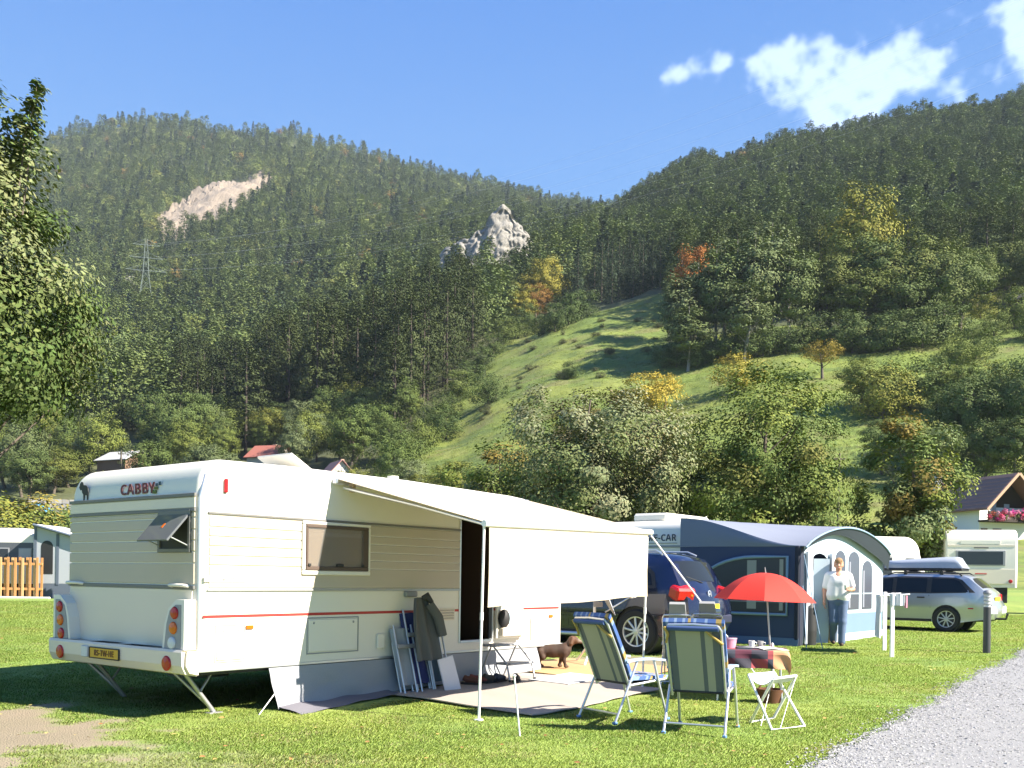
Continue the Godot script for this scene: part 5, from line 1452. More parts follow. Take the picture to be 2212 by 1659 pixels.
	part("basket_handle", mat(0.16, 0.07, 0.03, 0.8), basket, func(s: Shape) -> void: s.tube([Vector3(-0.15, 0.25, 0), Vector3(-0.10, 0.40, 0), Vector3(0.0, 0.45, 0), Vector3(0.10, 0.40, 0), Vector3(0.15, 0.25, 0)], 0.011, 6))
	# umbrella clamped to the table
	var u := thing("umbrella", "open red umbrella standing at the table", "umbrella", on_lawn(3.12, 12.05))
	var red := mat(0.62, 0.035, 0.02, 0.75)
	red.backlight_enabled = true
	red.backlight = Color(0.5, 0.05, 0.02)
	var apex := Vector3(-0.05, 1.49, 0)
	var tip := func(k: float, r: float) -> Vector3:
		var a := k * TAU / 8.0 + 0.25
		return apex + rot(Vector3(0, 0, 1), -2) * Vector3(cos(a) * r, -0.33 * pow(r / 0.60, 2.1), sin(a) * r)
	for k in 8:
		part("canopy_panel", red, u, func(s: Shape) -> void:
			s.sheet(6, 10, func(a: float, c: float) -> Vector3:
				var r := 0.012 + 0.59 * c
				var p: Vector3 = (tip.call(k, r) as Vector3).lerp(tip.call(k + 1.0, r), a)
				return p + Vector3(0, 0.018 * sin(PI * a) * c - 0.02 * sin(PI * a) * c * c, 0), Vector3.UP, 0.002))
		part("rib", M.steel, u, func(s: Shape) -> void: s.tube([tip.call(k, 0.02) - Vector3(0, 0.01, 0), tip.call(k, 0.3) - Vector3(0, 0.01, 0), tip.call(k, 0.6) - Vector3(0, 0.006, 0)], 0.004, 5))
	part("pole", M.steel, u, func(s: Shape) -> void: s.tube([Vector3(0.06, 0.0, 0), apex + Vector3(0, 0.0, 0)], 0.011, 8))
	part("tip", M.steel, u, func(s: Shape) -> void: s.tube([apex, apex + Vector3(-0.01, 0.07, 0)], [0.008, 0.004], 8))
	part("stand", M.white_tube, u, func(s: Shape) -> void: s.tube([Vector3(0.06, -0.02, 0), Vector3(0.045, 0.58, 0)], 0.017, 8); s.ball(Vector3(0.045, 0.6, 0), Vector3(0.02, 0.05, 0.02), 8))

# ---------------------------------------------------------------- cars
func arch(poly: PackedVector2Array, at: Vector2, r: float, floor_y: float) -> void:
	# the underside runs from front to rear; each wheel arch is a notch in it
	var a0 := asin(clampf((floor_y - at.y) / r, -1.0, 1.0))
	for i in 13:
		var a := lerpf(a0, PI - a0, i / 12.0)
		poly.append(at + Vector2(cos(a), sin(a)) * r)

func skin(s: Shape, poly: PackedVector2Array, half: Callable, sg: float, lift := 0.0, cell := 0.28) -> void:
	# one side of a body: the outline in small cells, bent to the half width at each point
	var lo := poly[0]; var hi := poly[0]
	for p in poly:
		lo = lo.min(p); hi = hi.max(p)
	var at := func(p: Vector2) -> Vector3: return Vector3(p.x, p.y, sg * (half.call(p.x, p.y) + lift))
	var nrm := func(p: Vector2) -> Vector3:
		var e := 0.03
		var gx: float = (half.call(p.x + e, p.y) - half.call(p.x - e, p.y)) / (2.0 * e)
		var gy: float = (half.call(p.x, p.y + e) - half.call(p.x, p.y - e)) / (2.0 * e)
		return Vector3(-gx, -gy, sg).normalized()
	var x := lo.x
	while x < hi.x:
		var y := lo.y
		while y < hi.y:
			var box := PackedVector2Array([Vector2(x, y), Vector2(x + cell, y), Vector2(x + cell, y + cell * 0.6), Vector2(x, y + cell * 0.6)])
			for q in Geometry2D.intersect_polygons(poly, box):
				var idx := Geometry2D.triangulate_polygon(q)
				for k in range(0, idx.size(), 3):
					var a: Vector2 = q[idx[k]]; var b: Vector2 = q[idx[k + 1]]; var c: Vector2 = q[idx[k + 2]]
					s.tri_n(at.call(a), at.call(b), at.call(c), nrm.call(a), nrm.call(b), nrm.call(c))
			y += cell * 0.6
		x += cell

func road_wheel(o: Node, at: Vector3, r: float, sg: float, spokes: int, rim: Material) -> void:
	var t := Transform3D(rot(Vector3.RIGHT, 90.0 * sg), at)
	var w := part("wheel", M.rubber, o, func(s: Shape) -> void:
		s.lathe([Vector2(r * 0.66, -0.11), Vector2(r * 0.93, -0.115), Vector2(r, -0.08), Vector2(r, 0.08), Vector2(r * 0.93, 0.115), Vector2(r * 0.68, 0.108), Vector2(r * 0.66, 0.05)], 32, t))
	part("brake_disc", mat(0.05, 0.05, 0.052, 0.6), w, func(s: Shape) -> void: s.lathe([Vector2(r * 0.66, 0.03), Vector2(0.0, 0.035)], 24, t))
	part("rim", rim, w, func(s: Shape) -> void:
		s.lathe([Vector2(r * 0.69, 0.06), Vector2(r * 0.68, 0.105), Vector2(r * 0.63, 0.10), Vector2(r * 0.62, 0.05)], 32, t)
		s.lathe([Vector2(r * 0.15, 0.05), Vector2(r * 0.14, 0.10), Vector2(0.0, 0.105)], 16, t)
		for k in spokes:
			var a := TAU * k / spokes + 0.2
			var e := Vector3(cos(a), 0, sin(a)); var f := Vector3(-sin(a), 0, cos(a))
			s.box(t * (e * r * 0.38 + Vector3(0, 0.08, 0)), Vector3(r * 0.54, 0.03, r * (0.17 if spokes < 8 else 0.10)), t.basis * Basis(e, Vector3.UP, -f), 0.008))

func car(spec: Dictionary) -> Node3D:
	var o := thing(spec.name, spec.label, "car", spec.at, spec.turn)
	var top: PackedVector2Array = spec.top            # over the car from the rear foot to the front foot
	var poly := top.duplicate()
	arch(poly, spec.front_axle, spec.arch, spec.floor)
	arch(poly, spec.rear_axle, spec.arch, spec.floor)
	var W: float = spec.half
	var belt: float = spec.belt
	var L: float = spec.length * 0.5
	var half := func(x: float, y: float) -> float:
		var w := W - 0.05 * smoothstep(0.75, 0.30, y) - 0.03 * smoothstep(0.75, belt, y)
		w -= maxf(0.0, y - belt) * 0.36 + maxf(0.0, y - belt - 0.45) * 0.5
		return w - 0.17 * pow(smoothstep(L * 0.72, L * 1.02, absf(x)), 1.6)
	part("body", spec.paint, o, func(s: Shape) -> void:
		for sg in [-1.0, 1.0]: skin(s, poly, half, sg)
		for i in top.size() - 1:
			var a := top[i]; var b := top[i + 1]
			var nn := []
			for k in [i, i + 1]:
				var t: Vector2 = (top[mini(k + 1, top.size() - 1)] - top[maxi(k - 1, 0)]).normalized()
				nn.append(Vector3(-t.y, t.x, 0))
			for j in 6:
				var f0 := j / 3.0 - 1.0; var f1 := (j + 1) / 3.0 - 1.0
				var p := func(q: Vector2, f: float, m: Vector3) -> Vector3: return Vector3(q.x, q.y, f * half.call(q.x, q.y)) + m * 0.035 * (1.0 - f * f)
				s.quad_n(p.call(a, f0, nn[0]), p.call(b, f0, nn[1]), p.call(b, f1, nn[1]), p.call(a, f1, nn[0]), (nn[0] + Vector3(0, 0, f0 * 0.25)).normalized(), (nn[1] + Vector3(0, 0, f0 * 0.25)).normalized(), (nn[1] + Vector3(0, 0, f1 * 0.25)).normalized(), (nn[0] + Vector3(0, 0, f1 * 0.25)).normalized()))
	part("underbody", M.black, o, func(s: Shape) -> void: s.slab(Vector3(-L * 0.93, spec.floor + 0.03, -W * 0.80), Vector3(L * 0.93, spec.floor + 0.30, W * 0.80), 0.05))
	for sg in [-1.0, 1.0]:
		part("window_line", spec.trim, o, func(s: Shape) -> void: skin(s, spec.glass_line, half, sg, 0.003))
		for g in spec.panes:
			part("side_pane", M.car_glass, o, func(s: Shape) -> void: skin(s, PackedVector2Array(g), half, sg, 0.008))
		for g in spec.seams:
			part("door_seam", M.black, o, func(s: Shape) -> void: skin(s, PackedVector2Array([Vector2(g[0], g[1]), Vector2(g[0] + 0.012, g[1]), Vector2(g[2] + 0.012, g[3]), Vector2(g[2], g[3])]), half, sg, 0.002, 0.5))
		for h in spec.handles:
			part("door_handle", spec.handle_paint, o, func(s: Shape) -> void: s.box(Vector3(h.x, h.y, sg * (half.call(h.x, h.y) + 0.012)), Vector3(0.19, 0.035, 0.04), Basis(), 0.012))
		part("sill_strip", M.black, o, func(s: Shape) -> void: skin(s, PackedVector2Array([Vector2(spec.rear_axle.x + spec.arch + 0.01, spec.floor), Vector2(spec.front_axle.x - spec.arch - 0.01, spec.floor), Vector2(spec.front_axle.x - spec.arch - 0.01, spec.floor + 0.07), Vector2(spec.rear_axle.x + spec.arch + 0.01, spec.floor + 0.07)]), half, sg, 0.004))
		part("roof_rail", spec.rail, o, func(s: Shape) -> void:
			var rr: Array = spec.rails
			var pts := []
			for q in rr: pts.append(Vector3(q.x, q.y, sg * (half.call(q.x, q.y - 0.04) - 0.02)))
			s.tube(pts, 0.018, 8))
		part("door_mirror", spec.paint, o, func(s: Shape) -> void: s.ball(Vector3(spec.mirror.x, spec.mirror.y, sg * (W + 0.08)), Vector3(0.07, 0.075, 0.10), 12))
		for ax in [spec.front_axle, spec.rear_axle]:
			road_wheel(o, Vector3(ax.x, spec.wheel, sg * (W - 0.12)), spec.wheel, sg, spec.spokes, spec.rim)
		part("wheel_well", M.black, o, func(s: Shape) -> void:
			for ax in [spec.front_axle, spec.rear_axle]:
				s.tube([Vector3(ax.x, ax.y, sg * (W - 0.06)), Vector3(ax.x, ax.y, sg * (W - 0.42))], spec.arch + 0.01, 24))
	# glass at both ends follows the outline
	for e in [["rear_window", spec.rear_glass], ["windscreen", spec.front_glass]]:
		part(e[0], M.car_glass, o, func(s: Shape) -> void:
			var a: Vector2 = e[1][0]; var b: Vector2 = e[1][1]
			var t := (b - a).normalized(); var m := Vector3(-t.y, t.x, 0)
			if m.x * a.x < 0.0: m = -m
			s.sheet(8, 8, func(c: float, f: float) -> Vector3:
				var q := a.lerp(b, c); var z := f * 2.0 - 1.0
				return Vector3(q.x, q.y, z * (half.call(q.x, q.y) - 0.10)) + m * (0.008 + 0.035 * (1.0 - z * z)), m))
	return o

func build_cars() -> void:
	M.car_glass = mat(0.014, 0.016, 0.018, 0.05)
	M.car_glass.metallic_specular = 0.4
	var navy := mat(0.004, 0.005, 0.028, 0.22)
	navy.clearcoat_enabled = true
	navy.clearcoat = 1.0
	navy.clearcoat_roughness = 0.03
	var silver := mat(0.42, 0.44, 0.47, 0.28, 0.55)
	silver.clearcoat_enabled = true
	silver.clearcoat = 0.8
	silver.clearcoat_roughness = 0.04
	var V := func(a: Array) -> PackedVector2Array:
		var p := PackedVector2Array()
		for q in a: p.append(Vector2(q[0], q[1]))
		return p
	var suv := car({
		"name": "off_road_car", "label": "dark blue off-road car parked behind the awning pole", "at": on_lawn(1.60, 18.75), "turn": PI - 0.666,
		"top": V.call([[-2.25, 0.34], [-2.36, 0.50], [-2.37, 0.75], [-2.33, 0.98], [-2.26, 1.10], [-2.16, 1.22], [-1.98, 1.55], [-1.90, 1.66], [-1.70, 1.72], [-1.0, 1.75], [0.1, 1.73], [0.55, 1.66], [0.9, 1.48], [1.35, 1.16], [1.5, 1.10], [2.05, 1.02], [2.28, 0.90], [2.36, 0.68], [2.34, 0.45], [2.25, 0.32]]),
		"front_axle": Vector2(1.42, 0.40), "rear_axle": Vector2(-1.43, 0.40), "arch": 0.43, "floor": 0.31, "half": 0.965, "belt": 1.08, "length": 4.74,
		"paint": navy, "trim": M.black, "rail": M.alu, "handle_paint": navy, "rim": M.alu, "wheel": 0.385, "spokes": 10,
		"glass_line": V.call([[-1.80, 1.14], [-1.72, 1.40], [-1.45, 1.60], [-0.2, 1.655], [0.45, 1.60], [1.15, 1.16], [0.2, 1.12], [-0.9, 1.11]]),
		"panes": [[Vector2(-1.72, 1.19), Vector2(-1.64, 1.38), Vector2(-1.42, 1.55), Vector2(-0.95, 1.59), Vector2(-0.95, 1.16)], [Vector2(-0.88, 1.16), Vector2(-0.88, 1.595), Vector2(-0.05, 1.61), Vector2(-0.05, 1.16)], [Vector2(0.02, 1.16), Vector2(0.02, 1.61), Vector2(0.42, 1.56), Vector2(1.0, 1.19)]],
		"seams": [[-0.98, 0.55, -0.98, 1.08], [-0.02, 0.42, -0.02, 1.10], [0.98, 0.45, 1.05, 1.10]], "handles": [Vector2(-0.62, 0.98), Vector2(0.30, 0.98)], "mirror": Vector2(0.95, 1.18),
		"rails": [Vector2(-1.75, 1.72), Vector2(-1.6, 1.79), Vector2(0.0, 1.80), Vector2(0.25, 1.73)], "rear_glass": [Vector2(-2.14, 1.25), Vector2(-1.95, 1.60)], "front_glass": [Vector2(1.33, 1.18), Vector2(0.58, 1.645)],
	})
	for sg in [-1.0, 1.0]:
		var tl := part("tail_lamp", M.red_lamp, suv, func(s: Shape) -> void:
			s.box(Vector3(-2.20, 1.06, sg * 0.74), Vector3(0.26, 0.23, 0.40), rot(Vector3.UP, sg * 24) * rot(Vector3(0, 0, 1), 18), 0.04))
		part("turn_lamp", M.amber_lamp, tl, func(s: Shape) -> void: s.ball(Vector3(-2.335, 1.03, sg * 0.66), Vector3(0.04, 0.05, 0.06), 10))
		part("side_bar", M.alu, suv, func(s: Shape) -> void: s.tube([Vector3(-0.88, 0.30, sg * 0.98), Vector3(0.88, 0.30, sg * 0.98)], 0.04, 10))
	part("bumper_strip", mat(0.02, 0.022, 0.05, 0.5), suv, func(s: Shape) -> void: s.box(Vector3(-2.35, 0.60, 0), Vector3(0.10, 0.16, 1.55), Basis(), 0.03))
	part("number_plate", mat(0.66, 0.50, 0.02, 0.5), suv, func(s: Shape) -> void: s.box(Vector3(-2.385, 0.82, 0.02), Vector3(0.02, 0.11, 0.52), Basis(), 0.003))
	part("maker_emblem", M.alu, suv, func(s: Shape) -> void:
		var t := Transform3D(rot(Vector3(0, 0, 1), 80), Vector3(-2.335, 1.045, 0))
		s.lathe([Vector2(0.065, 0), Vector2(0.065, 0.012), Vector2(0.05, 0.014), Vector2(0.05, 0.0)], 20, t)
		s.box(t * Vector3(0, 0.008, 0), Vector3(0.09, 0.01, 0.014), t.basis * rot(Vector3.UP, 60), 0.002); s.box(t * Vector3(0, 0.008, 0), Vector3(0.09, 0.01, 0.014), t.basis * rot(Vector3.UP, -60), 0.002))
	part("rear_wiper", M.black, suv, func(s: Shape) -> void: s.tube([Vector3(-2.20, 1.24, 0), Vector3(-2.12, 1.34, -0.45)], 0.01, 6))
	var est := car({
		"name": "estate_car", "label": "silver estate car with a roof box parked beyond the blue tent", "at": on_lawn(10.55, 26.74), "turn": PI - 0.666,
		"top": V.call([[-2.22, 0.34], [-2.33, 0.48], [-2.34, 0.66], [-2.26, 0.80], [-2.22, 0.98], [-2.10, 1.08], [-1.78, 1.36], [-1.62, 1.42], [-1.0, 1.455], [0.1, 1.45], [0.45, 1.40], [0.80, 1.24], [1.25, 0.97], [1.4, 0.93], [2.0, 0.82], [2.24, 0.70], [2.33, 0.52], [2.28, 0.30]]),
		"front_axle": Vector2(1.38, 0.33), "rear_axle": Vector2(-1.28, 0.33), "arch": 0.35, "floor": 0.24, "half": 0.86, "belt": 0.93, "length": 4.66,
		"paint": silver, "trim": M.black, "rail": M.black, "handle_paint": M.black, "rim": mat(0.5, 0.51, 0.52, 0.35, 0.6), "wheel": 0.315, "spokes": 9,
		"glass_line": V.call([[-1.95, 1.00], [-1.62, 1.32], [-1.45, 1.375], [-0.2, 1.40], [0.4, 1.355], [1.10, 0.985], [0.2, 0.955], [-0.9, 0.96]]),
		"panes": [[Vector2(-1.80, 1.01), Vector2(-1.55, 1.29), Vector2(-1.42, 1.335), Vector2(-0.90, 1.35), Vector2(-0.90, 0.99)], [Vector2(-0.78, 0.99), Vector2(-0.78, 1.35), Vector2(-0.02, 1.355), Vector2(-0.02, 0.985)], [Vector2(0.08, 0.985), Vector2(0.08, 1.35), Vector2(0.40, 1.31), Vector2(0.96, 1.01)]],
		"seams": [[-0.90, 0.60, -0.86, 0.93], [0.03, 0.32, 0.03, 0.94], [0.98, 0.32, 1.0, 0.92]], "handles": [Vector2(-0.66, 0.86), Vector2(0.22, 0.86)], "mirror": Vector2(0.85, 1.0),
		"rails": [Vector2(-1.60, 1.42), Vector2(-1.5, 1.49), Vector2(0.05, 1.50), Vector2(0.25, 1.44)], "rear_glass": [Vector2(-2.08, 1.10), Vector2(-1.80, 1.34)], "front_glass": [Vector2(1.22, 1.0), Vector2(0.50, 1.385)],
	})
	for sg in [-1.0, 1.0]:
		part("tail_lamp", M.red_lamp, est, func(s: Shape) -> void: s.box(Vector3(-2.20, 0.84, sg * 0.68), Vector3(0.10, 0.26, 0.16), rot(Vector3.UP, sg * 22), 0.03))
	part("side_marker", M.red_lamp, est, func(s: Shape) -> void: s.box(Vector3(-1.86, 0.60, -0.83), Vector3(0.13, 0.03, 0.03), Basis(), 0.006))
	part("rear_bumper", mat(0.60, 0.61, 0.62, 0.4), est, func(s: Shape) -> void: s.box(Vector3(-2.28, 0.56, 0), Vector3(0.16, 0.24, 1.5), Basis(), 0.06))
	part("number_plate", mat(0.66, 0.48, 0.02, 0.5), est, func(s: Shape) -> void: s.box(Vector3(-2.30, 0.84, 0.0), Vector3(0.02, 0.11, 0.50), rot(Vector3(0, 0, 1), 6), 0.003))
	part("tow_hook", M.black, est, func(s: Shape) -> void: s.tube([Vector3(-2.25, 0.34, 0), Vector3(-2.50, 0.34, 0), Vector3(-2.54, 0.48, 0)], 0.03, 8))
	for x in [-1.1, -0.2]:
		part("roof_bar", M.black, est, func(s: Shape) -> void: s.tube([Vector3(x, 1.53, -0.58), Vector3(x, 1.53, 0.58)], 0.022, 8); s.slab(Vector3(x - 0.04, 1.44, -0.62), Vector3(x + 0.04, 1.54, -0.54)); s.slab(Vector3(x - 0.04, 1.44, 0.54), Vector3(x + 0.04, 1.54, 0.62)))
	var rb := thing("roof_box", "grey roof box strapped on the silver estate car", "roof box", on_lawn(10.55, 26.74, 1.55), PI - 0.666)
	part("box_lid", mat(0.34, 0.37, 0.43, 0.3), rb, func(s: Shape) -> void:
		s.sheet(26, 14, func(a: float, c: float) -> Vector3:
			var x := lerpf(-1.55, 0.50, a)
			var taper := pow(sin(clampf(a * 1.02 + 0.04, 0.0, 1.0) * PI), 0.42)
			var th := c * PI
			return Vector3(x, 0.07 + 0.30 * pow(sin(th), 0.55) * clampf(1.1 - a * 0.42, 0.2, 1.0) * clampf(a * 12.0, 0.0, 1.0), 0.10 - cos(th) * 0.38 * (0.55 + 0.45 * taper)), Vector3.UP))
	part("box_base", M.black, rb, func(s: Shape) -> void: s.box(Vector3(-0.52, 0.035, 0.10), Vector3(1.98, 0.07, 0.70), Basis(), 0.03))

# ---------------------------------------------------------------- other pitches
func plain_caravan(label: String, at: Vector3, turn: float, length: float, width: float, floor_y: float, high: float, called := "caravan") -> Node3D:
	var o := thing(called, label, "caravan", at, turn)
	var p := [Vector2(0.06, floor_y), Vector2(0.0, floor_y + 0.5), Vector2(0.0, high - 0.5)]
	for i in 7:
		var a := PI * 0.5 * i / 6.0
		p.append(Vector2(0.05 + 0.30 * (1.0 - cos(a)), high - 0.34 + 0.32 * sin(a)))
	p.append(Vector2(length * 0.5, high))
	for i in 7:
		var a := PI * 0.5 * i / 6.0
		p.append(Vector2(length - 0.75 + 0.55 * sin(a), high - 0.60 * (1.0 - cos(a))))
	p.append_array([Vector2(length, high - 1.2), Vector2(length, floor_y + 0.3), Vector2(length - 0.08, floor_y)])
	part("roof_shell", M.white, o, func(s: Shape) -> void: shell(s, p, width, 0.10))
	var inner := inset_line(p, 0.10)
	var poly := PackedVector2Array()
	for q in inner: poly.append(q)
	poly[0].y = floor_y
	poly[poly.size() - 1].y = floor_y
	part("side_wall", M.white, o, func(s: Shape) -> void: s.prism(poly, 0.03, Transform3D(Basis(), Vector3(0, 0, -0.03))))
	part("far_wall", M.white, o, func(s: Shape) -> void: s.prism(poly, -0.03, Transform3D(Basis(), Vector3(0, 0, -width + 0.03))))
	part("chassis", M.black, o, func(s: Shape) -> void: s.slab(Vector3(0.2, 0.05, -width + 0.3), Vector3(length - 0.3, floor_y + 0.02, -0.3), 0.02))
	return o

func pane_in(o: Node, lo: Vector3, hi: Vector3, m: Material) -> void:
	var w := part("window", M.grey_plastic, o, func(s: Shape) -> void: s.slab(lo, hi, 0.02))
	var c := (lo + hi) * 0.5
	var g := (hi - lo).abs()
	part("pane", m, w, func(s: Shape) -> void: s.box(c, Vector3(g.x * 0.9 if g.x > 0.1 else g.x + 0.012, g.y * 0.86, g.z * 0.9 if g.z > 0.1 else g.z + 0.012), Basis(), 0.006))

func build_neighbours() -> void:
	var dark := mat(0.03, 0.032, 0.035, 0.08)
	# caravan behind the blue tent
	var a := plain_caravan("white caravan with dark lettering on its rear behind the blue tent", on_lawn(3.76, 21.9), YAW, 6.3, 2.3, 0.5, 2.62)
	part("trim_strip", M.grey_plastic, a, func(s: Shape) -> void: s.slab(Vector3(-0.012, 1.98, -2.22), Vector3(0.004, 2.03, -0.08)))
	part("trim_strip", M.grey_plastic, a, func(s: Shape) -> void: s.slab(Vector3(-0.012, 2.07, -1.3), Vector3(0.004, 2.09, -0.15)))
	letters("HOME-CAR", 0.15, mat(0.04, 0.05, 0.08, 0.5), a, Transform3D(Basis(Vector3(0, 0, 1), Vector3.UP, Vector3(-1, 0, 0)), Vector3(0.004, 2.20, -0.72)))
	pane_in(a, Vector3(-0.02, 1.25, -1.95), Vector3(0.004, 1.85, -0.45), dark)
	part("roof_hatch", M.white, a, func(s: Shape) -> void: s.slab(Vector3(0.5, 2.60, -1.6), Vector3(2.6, 2.80, -0.7), 0.06))
	part("roof_hatch", M.white, a, func(s: Shape) -> void: s.slab(Vector3(3.4, 2.60, -1.4), Vector3(3.8, 2.72, -0.9), 0.03))
	part("aerial", M.white, a, func(s: Shape) -> void: s.tube([Vector3(3.0, 2.6, -1.0), Vector3(3.0, 2.86, -1.0)], 0.02, 6))
	# white caravan further back
	var b := plain_caravan("plain white caravan with dark side windows behind the silver estate", on_lawn(8.2, 33.0), 0.16, 6.0, 2.3, 0.55, 2.66)
	pane_in(b, Vector3(4.35, 1.15, 0.0), Vector3(4.75, 2.0, 0.02), dark)
	pane_in(b, Vector3(5.25, 1.55, 0.0), Vector3(5.55, 1.95, 0.02), dark)
	pane_in(b, Vector3(1.2, 1.3, 0.0), Vector3(2.4, 1.95, 0.02), dark)
	part("letter_mark", mat(0.10, 0.14, 0.25, 0.6), b, func(s: Shape) -> void: s.prism(PackedVector2Array([Vector2(3.8, 2.2), Vector2(4.0, 2.24), Vector2(4.08, 2.5), Vector2(4.12, 2.24), Vector2(4.3, 2.2), Vector2(4.05, 2.16)]), 0.006, Transform3D(Basis(), Vector3(-0.4, 0, 0.001))))
	# cream caravan seen from the rear beside the chalet
	var c := plain_caravan("cream caravan showing its rear with a wide dark window below the chalet", on_lawn(18.55, 36.5) + Vector3(0, 0.28, 0), 1.30, 5.8, 2.5, 0.62, 2.78)
	part("rear_panel", M.cream, c, func(s: Shape) -> void: s.slab(Vector3(-0.012, 0.75, -2.42), Vector3(0.004, 1.30, -0.08)))
	pane_in(c, Vector3(-0.03, 1.42, -2.12), Vector3(0.004, 1.98, -0.42), dark)
	part("trim_strip", M.cream, c, func(s: Shape) -> void: s.slab(Vector3(-0.014, 2.12, -2.4), Vector3(0.004, 2.20, -0.10)))
	part("name_plate", M.white, c, func(s: Shape) -> void: s.slab(Vector3(-0.02, 2.22, -1.95), Vector3(0.004, 2.36, -0.6)))
	part("maker_badge", M.trim, c, func(s: Shape) -> void: s.slab(Vector3(-0.022, 2.06, -1.5), Vector3(0.004, 2.11, -1.0)))
	part("brake_lamp", M.red_lamp, c, func(s: Shape) -> void: s.slab(Vector3(-0.02, 1.10, -1.45), Vector3(0.0, 1.14, -1.05)))
	for zz in [-2.25, -0.25]:
		disc_lamp("rear_lamp", M.red_lamp, c, Vector3(-0.015, 0.85, zz), 0.07, Vector3(-1, 0, 0))
	var bin := thing("plastic_barrel", "teal plastic barrel standing beside the cream caravan", "barrel", on_lawn(18.9, 35.4, 0.28))
	part("barrel_body", mat(0.03, 0.16, 0.17, 0.4), bin, func(s: Shape) -> void: s.lathe([Vector2(0.0, 0.0), Vector2(0.24, 0.0), Vector2(0.28, 0.25), Vector2(0.28, 0.65), Vector2(0.25, 0.8), Vector2(0.0, 0.82)], 20))
	part("barrel_cap", mat(0.02, 0.10, 0.11, 0.4), bin, func(s: Shape) -> void: s.lathe([Vector2(0.07, 0.81), Vector2(0.07, 0.88), Vector2(0.0, 0.88)], 12))
	var bin2 := thing("plastic_barrel", "second teal barrel at the outer corner of the cream caravan", "barrel", on_lawn(19.55, 35.6, 0.28))
	part("barrel_body", mat(0.025, 0.13, 0.14, 0.4), bin2, func(s: Shape) -> void: s.lathe([Vector2(0.0, 0.0), Vector2(0.24, 0.0), Vector2(0.28, 0.25), Vector2(0.28, 0.7), Vector2(0.25, 0.9), Vector2(0.0, 0.92)], 20))
	build_tent()
	build_far_side()

